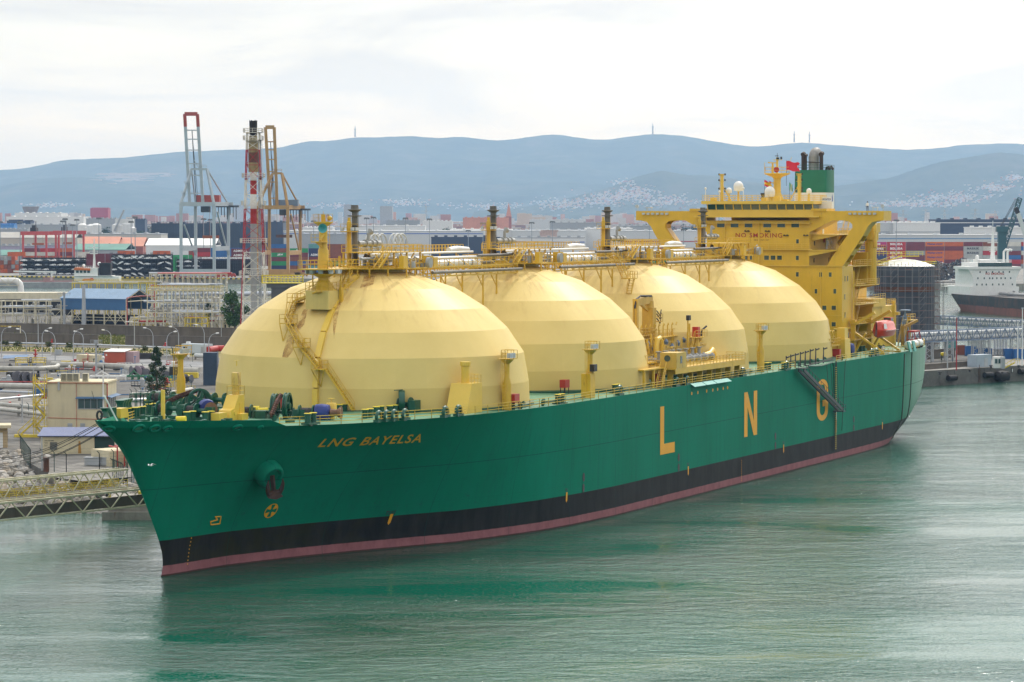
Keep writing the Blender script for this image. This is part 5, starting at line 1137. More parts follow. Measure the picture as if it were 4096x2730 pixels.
# ------------------------------------------------------------------ things carried by the tanker
def ship_thing(name, label, cat, s, t, z, rz=0.0, group=None): 
    o = thing(name, label, cat, Vec((SX, SY, 0)) + SD * s + SN * t + Vec((0,0, z)), pi / 2 - TH + rz, group); return o
lb = ship_thing('lifeboat', 'enclosed orange lifeboat hanging in yellow davits beside the bridge block', 'lifeboat', 176.9,22.0,21.2)
def boat_mb(Lh, bw_, prof):
    m = MB(); n = 14; rings = []
    for i in range(17):
        x = -1 + 2 * i / 16; k = max(.02,1 - abs(x) ** 2.6) ** .55; rise = .25 * abs(x) ** 3
        rings.append([(x * Lh, bw_ * k * w_, z_ * (1 if z_ > 0 else 1) + rise * (1 if z_ < .9 else -.6)) for w_, z_ in prof])
    N_ = len(prof); m.add([p for r in rings for p in r], [(i * N_ + j, i * N_ + (j + 1) % N_, (i + 1) * N_ + (j + 1) % N_, (i + 1) * N_ + j) for i in range(16) for j in range(N_)]); return m
m = boat_mb(5.4,1.55, [(0,-.9),(.75,-.55),(1.0,.35),(1.05,.45),(1.05,.65),(.95,.75),(.80,1.7),(.45,2.35),(0,2.45),(-.45,2.35),(-.80,1.7),(-.95,.75),(-1.05,.65),(-1.05,.45),(-1.0,.35),(-.75,-.55)])
m.build('hull', ORAN, lb, smooth=45)
m = MB(); m.box(1.8,3.8,-.7,.7,1.8,2.9); m.build('cockpit', ORAN, lb); m = MB(); m.box(1.76,1.8,-.6,.6,2.2,2.8); m.box(2,3.6,-.73,-.7,2.2,2.7); m.build('cockpit_window', GLASS, lb)
m = MB(); m.slab([(-4.2,-1.25,.95),(-3.1,-1.5,.95),(-3.2,-1.3,1.9),(-4.0,-1.1,1.9)], (0,.06,0)); m.build('hatch', WHITE, lb); m = MB()
for i in range(14): m.cbox((-4.2 + i * .63,-1.62,.5),.3,.04,.1)
m.build('grab_line', WHITE, lb)
rb = ship_thing('rescue_boat', 'small open dark red rescue boat on its cradle near the stern', 'rescue boat', 204.2,20.2,18.0)
m = boat_mb(3.2,1.1, [(0,-.5),(.8,-.2),(1.0,.5),(1.05,.75),(.8,.85),(.7,.5),(0,.4),(-.7,.5),(-.8,.85),(-1.05,.75),(-1.0,.5),(-.8,-.2)]); m.build('hull', paint('dark_red_grp', (.23,.03,.02),.5,.1), rb, smooth=45)
m = MB(); [m.beam((x, y, .8),(x, y * .7,2.4),.14) for x in (-1.8,1.8) for y in (-.9,.9)]; m.box(-2,2,-.7,.7,2.4,2.7); m.build('roll_frame', REDP, rb)
for i in range(3):
    o = ship_thing('liferaft', ['white liferaft canister on the port quarter, nearest the lifeboat', 'white liferaft canister on the port quarter, the middle one of three', 'white liferaft canister on the port quarter, nearest the stern'][i], 'liferaft', 193.2 + i * 4.2,22.3 - i * .2,17.4,0, 'liferafts on the port quarter')
    m = MB(); m.lathe([(.3,-1.25),(.72,-1.0),(.75,0),(.72,1.0),(.3,1.25)], (0,0,.95),16,(1,0,0)); m.build('canister', WHITE, o, smooth=50); m = MB(); m.box(-.9,-.7,-.6,.6,0,.5); m.box(.7,.9,-.6,.6,0,.5); m.build('cradle', BLACK, o)
# flags
def flag(name, label, s, t, z, w_, h_, mats, fn, staff=None):
    o = ship_thing(name, label, 'flag', s, t, z); m = MB(); n = 14; vs = []
    for j in range(7):
        for i in range(n + 1): x, y = i / n, j / 6; vs.append((-.25 * sin(x * 6 + y),-x * w_, y * h_ - x * x * h_ * .25 + .12 * sin(x * 9)))
    for j in range(6):
        for i in range(n):
            mi = fn((i + .5) / n, (j + .5) / 6)
            if mi is None: continue
            m.cur = mi; m.add([vs[j * (n + 1) + i], vs[j * (n + 1) + i + 1], vs[(j + 1) * (n + 1) + i + 1], vs[(j + 1) * (n + 1) + i]], [(0,1,2,3)])
    m.build('cloth', mats, o)
    if staff: m = MB(); m.beam((0,0,-staff),(0,0, h_ + .2),.06); m.build('halyard', ROPE, o)
RF = paint('flag_red', (.62,.02,.05),.7,.05); YF = paint('flag_yellow', (.8,.55,.02),.7,.05)
flag('signal_flag', 'red swallow-tailed flag flying from the main mast', 176,2.75,52.1,2.7,1.7, [RF], lambda x, y: None if x > .75 and abs(y - .5) < (x - .75) * 1.6 else 0,3)
flag('courtesy_flag', 'small red and yellow striped flag drooping from the main mast', 175.6,-1.5,49.0,1.3,1.1, [RF, YF], lambda x, y: 1 if .25 < y < .75 else 0,2)
flag('signal_flag', 'small green and white flag hanging beside the main mast', 176,3.4,48.2,.6,1.4, [paint('flag_green', (.03,.3,.1),.7), WHITE], lambda x, y: 1 if .33 < x < .66 else 0,2)
o = ship_thing('stern_flag', 'orange and white flag hanging limp at the stern', 'flag', 222.3,12,12.5); m = MB()
for k in range(6): m.cur = k % 2; m.slab([(.2 + .1 * (k % 3),1.2 - k * .45,2.6 - k * .25),(.2,.75 - k * .45,2.2 - k * .25),(.35,.65 - k * .4,-.4 - k * .1),(.3,1.1 - k * .4,.2 - k * .1)], (.05,0,0))
m.build('cloth', [ORAN, WHITE], o); m = MB(); m.beam((0,1.5,3),(0,-1.3,5.4),.08); m.build('staff', ROPE, o)
# mooring ropes from the bow and stern to the quay
for i, (u, v, u2, v2, zq) in enumerate(((395,1690,-20,1832,5.5),(402,1692,-20,1842,5.5),(410,1700,-20,1858,5.2),(425,1716,-20,1874,5.0),(432,1716,-20,1880,5.0))):
    a = ay(u, v, 356 + i * 2); b = gp(u2, v2, zq); m = MB(); pts = [a.lerp(b, k / 12) - Vec((0,0,1.1 * sin(pi * k / 12))) for k in range(13)]; m.path([p - b for p in pts], .045,5)
    o = m.build('mooring_rope', ROPE, None, loc=b); tag(o, ['highest', 'second highest', 'third highest', 'second lowest', 'lowest'][i] + ' dark mooring rope running from the bow down to the left', 'rope', 'mooring ropes at the bow')
m = MB(); p0 = ay(380,1660,350); m.beam((0,0,4.4),(.6,0,2.2),.05); m.path([(.9 + .3 * cos(2 * pi * k / 12),0,1.5 + .5 * sin(2 * pi * k / 12)) for k in range(13)], .15,6)
tag(m.build('fender_tyre', BLACK, None, loc=ay(368,1712,352)), 'dark ring fender dangling under the very tip of the bow', 'fender')
# ------------------------------------------------------------------ people and the gull
def skin_person(name, label, loc, rz, top, trousers, helmet=None, pose=0):
    o = thing(name, label, 'person', loc, rz)
    V = [(0,0,.95),(0,0,1.15),(0,0,1.42),(0,.02,1.52),(0,.0,1.60),(0,.02,1.72),
         (.2,0,1.42),(.27,.0,1.14),(.25,.16,.92),(.24,.22,.84),(-.2,0,1.42),(-.27,0,1.14),(-.25,.16,.95),(-.24,.22,.87),
         (.1,0,.9),(.11,.03,.5),(.11,0,.08),(.11,.16,.04),(-.1,0,.9),(-.12,-.02,.5),(-.12,-.04,.08),(-.12,.12,.04)]
    Rr = [.15,.15,.14,.06,.075,.07,.065,.05,.038,.03,.065,.05,.038,.03,.1,.07,.05,.035,.1,.07,.05,.035]
    E_ = [(0,1),(1,2),(2,3),(3,4),(4,5),(2,6),(6,7),(7,8),(8,9),(2,10),(10,11),(11,12),(12,13),(0,14),(14,15),(15,16),(16,17),(0,18),(18,19),(19,20),(20,21)]
    me = bpy.data.meshes.new('body'); me.from_pydata(V, E_, []); b = bpy.data.objects.new('body', me); COL.objects.link(b); b.parent = o
    sm = b.modifiers.new('skin', 'SKIN'); b.modifiers.new('sub', 'SUBSURF').levels = 1
    for i, r in enumerate(Rr): me.skin_vertices[0].data[i].radius = (r, r * (.75 if i < 3 else 1))
    me.skin_vertices[0].data[0].use_root = True
    m, nt, bs = newmat('clothing'); tcn = N(nt, 'ShaderNodeTexCoord'); sx = N(nt, 'ShaderNodeSeparateXYZ'); L(nt, tcn.outputs['Object'], sx.inputs[0])
    c = mixc(nt, math_(nt, 'GREATER_THAN', sx.outputs['Z'], .97), trousers, top); c = mixc(nt, math_(nt, 'GREATER_THAN', sx.outputs['Z'], 1.5), c, (.10,.05,.03)); L(nt, c, bs.inputs['Base Color']); bs.inputs['Roughness'].default_value = .8
    me.materials.append(m)
    h = MB(); h.lathe([(.115,-.02),(.125,.03),(.11,.09),(.05,.13)], (0,0,1.70),12); h.build('hair' if not helmet else 'helmet', helmet or BLACK, o, smooth=60)
    for sg in (1,-1):
        hd = MB()
        for k in range(4): hd.tube((sg * .24 + (k - 1.5) * .018,.24,.84 + (.03 if sg < 0 else 0)),(sg * .24 + (k - 1.5) * .02,.27,.76 + .01 * abs(k - 1) + (.03 if sg < 0 else 0)),.009,.007,5)
        hd.tube((sg * .22,.23,.85),(sg * .19,.27,.80),.011,.008,5); hd.build('hand', paint('dark_skin', (.10,.05,.03),.6), o)
    return o
W2 = lambda s, t, z: Vec((SX, SY, 0)) + SD * s + SN * t + Vec((0,0, z))
skin_person('person', 'crew member in white shirt standing on the port bridge wing', W2(170,20.6,44.3), pi - TH, (.75,.75,.74),(.05,.05,.07))
skin_person('person', 'crew member in white boiler suit and dark cap on deck beside the lifeboat', W2(172.4,23.1,17.4), pi - .3,(.72,.74,.78),(.70,.72,.76))
skin_person('person', 'crew member in drab overalls standing below the lifeboat davit', W2(178.5,20.5,17.4), pi, (.15,.13,.09),(.12,.10,.07))
gl = thing('seagull', 'white seagull flying in front of the dark green bow', 'bird', ay(602,1862,330), R(-30))
m = MB(); m.lathe([(.01,-.24),(.06,-.16),(.085,0),(.06,.14),(.055,.2),(.03,.26),(.008,.31)], (0,0,0),10,(-1,0,.1)); m.cur = 0
m.slab([(.2,.03,0),(.2,-.03,0),(.36,-.07,.0),(.36,.07,.0)], (0,0,.01)); m.build('body', WHITE, gl, smooth=60)
for sg in (1,-1):
    m = MB(); m.slab([(-.1,.05 * sg, .03),(.08,.05 * sg, .03),(.10,.35 * sg, .16),(-.06,.35 * sg, .2)], (0,0,.012)); m.slab([(-.06,.35 * sg, .2),(.10,.35 * sg, .16),(.26,.75 * sg, .02),(.1,.62 * sg, .1)], (0,0,.01)); m.build('wing', paint('gull_grey', (.55,.56,.58),.6), gl)
# ------------------------------------------------------------------ the terminal on the left
CREAM = paint('cream_render', (.60,.53,.36),.8,.08,.05,.4, dirt=.25)
CREAMS = paint('cream_steel', (.62,.57,.42),.5,.1,.15,.6, dirt=.2)
GALV = paint('galvanised', (.36,.38,.40),.45,.12,.05,.8)
PIPEG = paint('pipe_cladding', (.40,.39,.35),.5,.2,.05,.5, bump=.2, dirt=.4)
PIPES = paint('pipe_silver', (.45,.48,.52),.35,.15,.05,.8, metal=.4)
BUND = paint('bund_concrete', (.135,.118,.10),.9,.2,.12,.18, bump=.4, dirt=.6)
BROOF = paint('blue_sheet', (.045,.15,.33),.45,.1,.03,.4, corr=4)
DKG = paint('fence_green', (.012,.05,.04),.6,.1)
YG = paint('gantry_yellow', (.62,.47,.03),.5,.12,.1,.6)
DARK = paint('dark_interior', (.02,.02,.02),.9)
REDH = paint('red_brick_hut', (.46,.10,.06),.8,.1)
TYRE = paint('rubber', (.012,.012,.013),.8,.2)
class Wall:
    """a rectangular building set out from three ground corners: a-c is the front, c-r the side"""
    def __init__(s, name, label, cat, a, c, r, z=4.0, group=None):
        s.a, s.c = gp(a[0], a[1], z), gp(c[0], c[1], z); d = s.c - s.a; s.w = d.length; s.ang = math.atan2(d.y, d.x)
        s.ux = d.normalized(); s.uy = Vec((-s.ux.y, s.ux.x, 0)); s.d = abs((gp(r[0], r[1], z) - s.c).dot(s.uy)) if hasattr(r, '__len__') else r
        s.o = thing(name, label, cat, s.a, s.ang, group)
    def f(s, u, v):    # a spot on the front
        r = Vec(ray(u, v)); n = s.uy; o = Vec((0,0, CAM_H)); k = (s.a - o).dot(n) / r.dot(n); p = o + r * k - s.a; return p.dot(s.ux), p.z
    def sd(s, u, v):   # a spot on the right-hand side
        r = Vec(ray(u, v)); n = s.ux; o = Vec((0,0, CAM_H)); k = (s.c - o).dot(n) / r.dot(n); p = o + r * k - s.a; return p.dot(s.uy), p.z
Z2 = lambda x, y: (x * .5102,1300 + y * .5102)
ZS = lambda x, y: (x * .2125,1150 + y * .2125)
ZT = lambda x, y: (450 + x * .2125,1150 + y * .2125)
Z1 = lambda x, y: (x * .4352,700 + y * .4352)
mps = lambda p: p.y / CAM_F * .25     # metres per unit of the drawing at a place
# cream control building
w_ = Wall('control_building', 'cream two-storey control building with blue window awnings beside the bow', 'building', Z2(375,878), Z2(835,880), Z2(1015,850)); H_ = w_.f(*Z2(375,457))[1]
m = MB(); m.box(0, w_.w, 0, w_.d, 0, H_); m.box(-.15, w_.w + .15,-.15, w_.d + .15, H_, H_ + .3); m.build('wall', CREAM, w_.o)
def fwin(w, u0, v0, u1, v1, n, awn=True):
    x0, z1 = w.f(u0, v0); x1, z0 = w.f(u1, v1); z1 = max(z1, z0 + .5)
    m = MB(); m.box(x0 - .1, x1 + .1,-.1,.02, z0 - .12, z0); m.box(x0 - .1, x1 + .1,-.08,.02, z1, z1 + .1)
    for i in range(n + 1): x = x0 + (x1 - x0) * i / n; m.box(x - .04, x + .04,-.07,.02, z0, z1)
    o = m.build('window', GALV, w.o); g = MB(); g.box(x0, x1,-.03,.03, z0, z1); g.build('pane', GLASS, o)
    if awn: a = MB(); a.slab([(x0 - .3,0, z1 + .35),(x1 + .4,0, z1 + .35),(x1 + .4,-1.0, z1 + .12),(x0 - .3,-1.0, z1 + .12)], (0,0,.06)); a.build('awning', BROOF, w.o)
fwin(w_, *Z2(612,580), *Z2(812,655),4)
y0, z1 = w_.sd(*Z2(850,585)); y1, z0 = w_.sd(*Z2(1000,640)); z0, z1 = H_ * .52, H_ * .72
m = MB(); [m.box(w_.w - .02, w_.w + .07,.6 + (w_.d - 1.2) * i / 4 - .04,.6 + (w_.d - 1.2) * i / 4 + .04, z0, z1) for i in range(5)]; o = m.build('window', GALV, w_.o); g = MB(); g.box(w_.w - .03, w_.w + .03,.6, w_.d - .6, z0, z1); g.build('pane', GLASS, o)
a = MB(); a.slab([(w_.w, .2, z1 + .35),(w_.w, w_.d, z1 + .35),(w_.w + .9, w_.d, z1 + .12),(w_.w + .9,.2, z1 + .12)], (0,0,.06)); a.build('awning', BROOF, w_.o)
for x in (530,630): 
    a0, b0 = w_.f(*Z2(x, 770)); a1, b1 = w_.f(*Z2(x + 38,812)); m = MB(); m.box(a0, a1,-.06,.02, b1, b0); [m.box(a0, a1,-.1,-.05, b1 + .12 * k, b1 + .12 * k + .04) for k in range(int((b0 - b1) / .12))]; m.build('louvre', GALV, w_.o)
for k, x in enumerate((470,518,567,640)):
    a0, _ = w_.f(*Z2(x, 455)); m = MB(); m.box(a0, a0 + 1.05,.6,1.5, H_ + .35, H_ + 1.75); o = m.build('air_conditioner', CREAMS, w_.o); g = MB(); [g.box(a0 + .1, a0 + .95,.56,.6, H_ + .5 + .2 * q, H_ + .6 + .2 * q) for q in range(6)]; g.build('grille', DARK, o)
m = MB(); x0 = w_.f(*Z2(850,700))[0]
m.path([(w_.w + .1,.4,1.2),(w_.w + .1,.4, H_ + .1)], .1,6); m.beam((0,-.08, H_ * .36),(w_.w, -.08, H_ * .33),.07); m.beam((-.1,-.2, H_ + .12),(w_.w, -.2, H_ + .05),.08); m.beam((w_.f(*Z2(600,600))[0], -.08,.2),(w_.f(*Z2(600,600))[0], -.08, H_),.05); m.path([(w_.w + .4,.4,1.5),(w_.w + 1.4,.6,1.5),(w_.w + 1.4,.6,.4)], .12,6); m.build('fire_main', REDP, w_.o)
m = MB(); m.tube((w_.w - .5,-.1,.5),(w_.w - .5,-.1, H_ + 1.6),.16); m.tube((w_.w - .5,-.1, H_ + 1.6),(w_.w - .5,-.1, H_ + 5),.05); m.sphere((w_.w - .5,-.1, H_ + 4.6),.3,8); m.build('vent_pipe', WHITE, w_.o)
m = MB(); m.box(w_.f(*Z2(455,450))[0], w_.f(*Z2(470,450))[0], -.3,0, H_ - 1.2, H_ + .3); m.build('downpipe_hopper', GALV, w_.o)
m = MB()   # yellow stair tower on its left end
xx = -2.4
for x in (xx, -.4):
    for y in (-.6,1.2): m.beam((x, y, 0),(x, y, H_ + 1.6),.12)
for i in range(5): z0, z1 = H_ / 5 * i, H_ / 5 * (i + 1); m.stairs((xx + (.2 if i % 2 else 1.9),-.2 + .5 * (i % 2), z0),(xx + (1.9 if i % 2 else .2),-.2 + .5 * (i % 2), z1),(0,1,0),.7,.3)
for z_ in (H_ * .2, H_ * .6, H_): m.box(xx - .2,0,-.7,1.3, z_ - .1, z_); m.rail([(0,-.7, z_),(xx - .2,-.7, z_),(xx - .2,1.3, z_)], 1.1,.6,.05)
m.stairs((xx - 2.8,-.5,.1),(xx, -.5,2.6),(0,1,0),.9,.3); m.box(xx - 3.4, xx + 1,-1.2,.3,-.02,.5); m.build('stair_tower', YG, w_.o)
# low shed with the blue roof
w_ = Wall('low_shed', 'low cream shed with a bright blue sheet roof and rust stain', 'shed', Z2(320,1010), Z2(740,1010),6.0)
m = MB(); m.box(0, w_.w, 0, w_.d, 0,2.9); m.build('wall', CREAM, w_.o); m = MB(); m.slab([(-.5,-.5,2.9),(w_.w + 3.6,-.5,2.9),(w_.w + 3.6, w_.d, 3.9),(-.5, w_.d, 3.9)], (0,0,.12)); m.build('roof', paint('ultramarine_sheet', (.012,.045,.20),.4,.1,0,.5, corr=3), w_.o)
m = MB(); m.box(w_.w, w_.w + 3.4,.4,.5,0,2.8); m.build('gate', DKG, w_.o); m = MB(); [m.beam((w_.w + 3.4, y, 0),(w_.w + 3.4, y, 3),.14) for y in (.1,5.8)]; m.build('post', CREAMS, w_.o)
x0, z1 = w_.f(*Z2(392,915)); x1, z0 = w_.f(*Z2(448,978)); m = MB(); [m.box(x0, x1,-.07,.01, z0 + .1 * k, z0 + .1 * k + .06) for k in range(int((z1 - z0) / .1))]; m.build('louvre', paint('louvre_grey', (.12,.13,.13),.6), w_.o)
m = MB(); x0, z0 = w_.f(*Z2(612,1010)); m.slab([(x0,-.012,.1),(x0 + .55,-.012,.1),(x0 + .4,-.012,2.1),(x0 + .1,-.012,2.1)], (0,.01,0)); m.build('rust_stain', paint('rust_stain', (.42,.22,.05),.9), w_.o)
m = MB()
for k, tx in enumerate(('CABALLOS DE BOMBEO', 'TRAFO', 'SS-23')): x0, z0 = w_.f(*Z2(348,912 + k * 18)); lettering(m, tx, (x0,-.02, z0),((1.6,.55,.5)[k], 0,0),(0,0,.24),.02)
m.build('wall_lettering', paint('stencil_black', (.06,.06,.055),.8), w_.o)
w_ = Wall('tank_enclosure', 'low cream walled enclosure with red fire pipes close to the bow', 'enclosure', Z2(715,1090), Z2(860,1112), Z2(985,1085))
m = MB(); m.box(0, w_.w, 0, w_.d, 0,2.45); m.build('wall', CREAM, w_.o)
m = MB(); [m.path([(w_.w + .3 + .5 * k, 1.2 + k, 0),(w_.w + .3 + .5 * k, 1.2 + k, 3.0),(w_.w - 2.5,1.2 + k, 3.1)], .13,6) for k in range(3)]; m.build('fire_pipe', REDP, w_.o)
m = MB(); m.box(w_.w + .6, w_.w + 2.4,2.6,3.4,0,3.0); o = m.build('sign_wall', CREAM, w_.o); m = MB(); lettering(m, 'CAMARA DE', (w_.w + .8,2.56,2.1),(1.3,0,0),(0,0,.3)); lettering(m, 'VALVULAS', (w_.w + .8,2.56,1.6),(1.3,0,0),(0,0,.3)); m.build('wall_lettering', MATS['stencil_black'], o)
for i, x in enumerate((697,765)):
    p = gp(*Z2(x + 35,1105),4.0); t_ = thing('steel_bin', ['grey steel bench box, the left one against the cream enclosure', 'grey steel bench box, the right one against the cream enclosure'][i], 'box', p, R(-14), 'grey boxes by the enclosure'); m = MB(); m.box(-1.3,1.3,-.5,.5,.12,1.3); m.build('body', GALV, t_); m = MB(); m.box(-1.4,1.4,-.6,.6,1.3,1.4); m.build('lid', GALV, t_)
w_ = Wall('gatehouse', 'tan single-storey gatehouse cut by the left edge', 'building', (-60,1792), Z2(60,962), Z2(170,945)); m = MB(); m.box(0, w_.w, 0, w_.d, 0,3.4); m.build('wall', paint('tan_render', (.45,.34,.20),.8,.1), w_.o); m = MB(); m.box(-.5, w_.w + .6,-1.2, w_.d + .4,3.4,3.9); m.build('roof', CREAM, w_.o)
m = MB(); m.box(w_.w - .02, w_.w + .04,1.2, w_.d - 1.0,1.0,2.7); m.build('window', GLASS, w_.o); m = MB(); m.box(w_.w - 2.6, w_.w - .8,-.05,.02,0,2.6); m.build('door', WHITE, w_.o)
# huts and cabins further back
w_ = Wall('red_hut', 'red brick hut with a white flat roof in the gravel yard', 'hut', Z2(818,298), Z2(975,300),5.5); m = MB(); m.box(0, w_.w, 0, w_.d, 0,3.0); m.build('wall', REDH, w_.o); m = MB(); m.slab([(-.2,-.4,3.0),(w_.w + .2,-.4,3.0),(w_.w + .2, w_.d, 3.5),(-.2, w_.d, 3.5)], (0,0,.15)); m.build('roof', WHITE, w_.o); m = MB(); m.box(w_.w, w_.w + 2.2,1, w_.d, 0,3.0); m.build('lean_to', paint('mauve_panel', (.36,.25,.27),.7), w_.o); m = MB(); m.box(.4,.8,-.04,.01,1.9,2.4); m.build('sign', WHITE, w_.o)
w_ = Wall('cream_hut', 'small cream block hut wrapped in red fire pipes', 'hut', Z2(600,305), Z2(660,308),3.4); m = MB(); m.box(0, w_.w * 2.1,0, w_.d, 0,2.5); m.build('wall', CREAM, w_.o); m = MB(); m.path([(2.9,-.3,0),(2.9,-.3,1.4),(4.8,-.3,1.5)], .1,6); m.path([(3.9,-.4,.2),(5.0,-.4,.2),(5.1,-.4,2.8),(4.3,-.4,2.9)], .14,6); m.build('fire_pipe', REDP, w_.o)
w_ = Wall('site_cabin', 'white site cabin with a rooftop box beside the first dome', 'cabin', ZT(1300,1250), ZT(1735,1262),4.0); m = MB(); m.box(0, w_.w, 0, w_.d, 0,2.9); m.build('wall', paint('pale_blue_panel', (.50,.56,.60),.6,.08), w_.o); m = MB(); m.box(.9,1.8,1,2,2.9,3.5); m.build('roof_box', WHITE, w_.o); m = MB(); m.box(w_.w - 1.3, w_.w - .3,-.04,.02,.1,2.2); m.build('door', GALV, w_.o); m = MB(); m.box(.6,1.8,-.04,.02,1.2,2.1); m.build('window', GLASS, w_.o)
w_ = Wall('pump_house', 'small cream pump house with a dark door beside the palm', 'building', ZT(1965,768), ZT(2205,772),6); m = MB(); m.box(0, w_.w + 1,0, w_.d, 0,2.7); m.build('wall', CREAM, w_.o); m = MB(); m.box(-.2, w_.w + 1.2,-.2, w_.d, 2.7,2.95); m.build('roof', CREAMS, w_.o); m = MB(); m.box(w_.w * .6, w_.w * .72,-.04,.02,0,1.4); m.build('door', DARK, w_.o)
# bund walls
def bund(name, label, a, b, h0, h1, z=4.0, th=.45):
    a, b = gp(*a, z), gp(*b, z); d = (b - a).normalized(); n = Vec((-d.y, d.x, 0)) * th; o = thing(name, label, 'wall', a)
    m = MB(); q = b - a; m.slab([Vec((0,0,0)), q, q + Vec((0,0, h1)), Vec((0,0, h0))], n); m.build('panel', BUND, o); m = MB(); m.slab([Vec((0,0, h0)) - n * .25, q + Vec((0,0, h1)) - n * .25, q + Vec((0,0, h1 + .2)) - n * .25, Vec((0,0, h0 + .2)) - n * .25], n * 1.5); m.build('coping', BUND, o); return o
bund('bund_wall', 'long brown concrete bund wall in front of the blue shed', (-70,1327),(960,1356),3.0,3.3)
bund('bund_wall', 'lower brown bund wall on the far left with a red hydrant against it', (-70,1373),(391,1382),3.1,3.1)
bund('bund_wall', 'lower brown bund wall running in behind the first dome', (501,1384),(960,1394),3.1,3.2)
# street lamps
def lamp(u, v, vt, dirn, i, h=None):
    p = gp(u, v, 4.0); h = (v - vt) * mps(p); dx = dirn * 1.9
    o = thing('street_lamp', '', 'street lamp', p, 0, 'street lamps along the terminal road'); m = MB(); m.path([(0,0,0),(0,0, h * .72),(dx * .12,0, h * .84),(dx * .4,0, h * .94),(dx * .95,0, h)], [.13,.11,.09,.08,.06], 6); m.build('pole', GALV, o)
    m = MB(); m.lathe([(.05,-.5),(.17,-.3),(.2,.2),(.08,.5)], (dx * 1.2,0, h + .03),8,(dirn, 0,.1)); m.build('lamp_head', WHITE, o); return o
LS = [(30,1320,745,1),(495,1340,780,-1),(795,1340,765,1),(1040,1400,820,-1),(1380,1350,782,1),(1570,1300,825,-1),(2090,1180,800,-1)]
LT = [(765,1330,760,-1),(1022,1400,830,1),(1245,1250,740,-1),(1730,1300,700,-1),(1815,1400,860,1)]
lab = ['curved street lamp at the far left edge, arm bent right', 'curved street lamp by the striped height gauge, arm bent left', 'curved street lamp over the left bund wall, arm bent right', 'curved street lamp beside the red hydrant, arm bent left', 'tall curved street lamp near the end of the left bund wall, arm bent right', 'curved street lamp just left of the bund wall gap, arm bent left', 'curved street lamp standing in the dry grass gap', 'curved street lamp over the right bund wall, arm bent left', 'curved street lamp beside the yellow hydrant, arm bent right', 'tallest curved street lamp left of the site cabin', 'curved street lamp behind the site cabin', 'curved street lamp nearest the first dome, arm bent right']
for i, q in enumerate([ZS(a, b) + (ZS(0, c)[1], d) for a, b, c, d in LS] + [ZT(a, b) + (ZT(0, c)[1], d) for a, b, c, d in LT]): lamp(*q, i)['label'] = lab[i]
def pole(u, v, vt, label, cat='pole', r=.1, lad=False, plat=None, name='steel_pole', mat=None):
    p = gp(u, v, 4.0); h = (v - vt) * mps(p); o = thing(name, label, cat, p); m = MB(); m.lathe([(r * 1.6,0),(r, h)], (0,0,0),8); m.build('shaft', mat or GALV, o)
    if lad: m = MB(); m.ladder((.35,0,.5),(.35,0, h),(1,0,0),.45,.5,.05); m.build('ladder', GALV, o)
    if plat: m = MB(); m.box(-plat, plat, -.7,.7, h * .93, h * .94); m.rail([(-plat, -.7, h * .94),(plat, -.7, h * .94),(plat, .7, h * .94),(-plat, .7, h * .94)], .9,.8,.05,(1,.5), True); m.cbox((0,-.3, h * .95),.8,.4,.8); m.build('lamp_platform', GALV, o)
    return o
pole(*ZS(720,1100), ZS(0,540)[1], 'slender grey lamp pole rising from the left bund wall')
pole(*ZT(415,1160), ZT(0,560)[1], 'slender grey lamp pole left of the palm, in front of the bund walls')
pole(*ZT(2050,960), ZT(0,655)[1], 'short grey pole in front of the pump house')
pole(*Z2(755,410), Z2(0,130)[1], 'grey floodlight pole with a small platform beside the cream hut', r=.2, plat=1.4, lad=True)
pole(*ZS(1210,690), ZS(0,100)[1], 'grey floodlight mast at the left end of the blue shed', r=.28, plat=2.2, lad=True)
pole(*ZS(1580,700), ZS(0,-40)[1], 'thick grey mast with a ladder standing before the blue shed wall', r=.55, lad=True)
pole(*Z2(330,1140), Z2(0,880)[1], 'white camera post standing among the rocks'); pole(*Z2(1045,1240), Z2(0,1000)[1], 'grey lamp post hidden partly by the bow')
pole(*Z2(175,770), Z2(0,560)[1], 'white lamp post left of the control building'); pole(*Z2(265,690), Z2(0,340)[1], 'thin white post behind the yellow stairs')
# hydrants, height gauge
for i, (u, v, vt, lb_, mt) in enumerate((ZS(980,1075) + (ZS(0,965)[1], 'red fire hydrant stand against the left bund wall', REDP), ZT(995,1145) + (ZT(0,1030)[1], 'red and yellow fire monitor against the right bund wall', REDP), ZS(668,1335) + (ZS(0,1160)[1], 'tall red hydrant post on the pale road', REDP), Z2(78,640) + (Z2(0,600)[1], 'small red hydrant at the far left edge', REDP), Z2(150,570) + (Z2(0,545)[1], 'red hose box on the far left pipeway', REDP))):
    p = gp(u, v, 4.0); h = (v - vt) * mps(p); o = thing('fire_hydrant', lb_, 'hydrant', p); m = MB(); m.lathe([(.3,0),(.22, h * .3),(.35, h * .4),(.2, h * .6),(.32, h * .9),(.1, h)], (0,0,0),10); m.tube((-.6,0, h * .45),(.6,0, h * .45),.16); m.tube((-.5,0, h * .15),(.5,0, h * .15),.14); m.build('body', mt, o, smooth=40)
o = thing('height_gauge', 'yellow and black striped height gauge portal at the far left', 'portal', gp(*ZS(385,1055),4)); m = MB(); px = .0765; h = 330 * .2125 * px
for k in range(30): m.cur = k % 2; m.beam((-k * .22 * 1.0,0, h),(-(k + 1) * .22,0, h - .01),.3)
m.build('beam', [MATS['hazard_yellow'], BLACK], o); m = MB(); m.cur = 2; m.beam((0,0, h * .55),(0,0, h),.25)
for k in range(10): m.cur = k % 2; m.beam((0,0, h * .055 * k),(0,0, h * .055 * (k + 1)),.3); m.beam((.9 - k * .07,0, h * .055 * k),(.9 - (k + 1) * .07,0, h * .055 * (k + 1)),.2)
m.build('leg', [MATS['hazard_yellow'], BLACK, CREAMS], o)
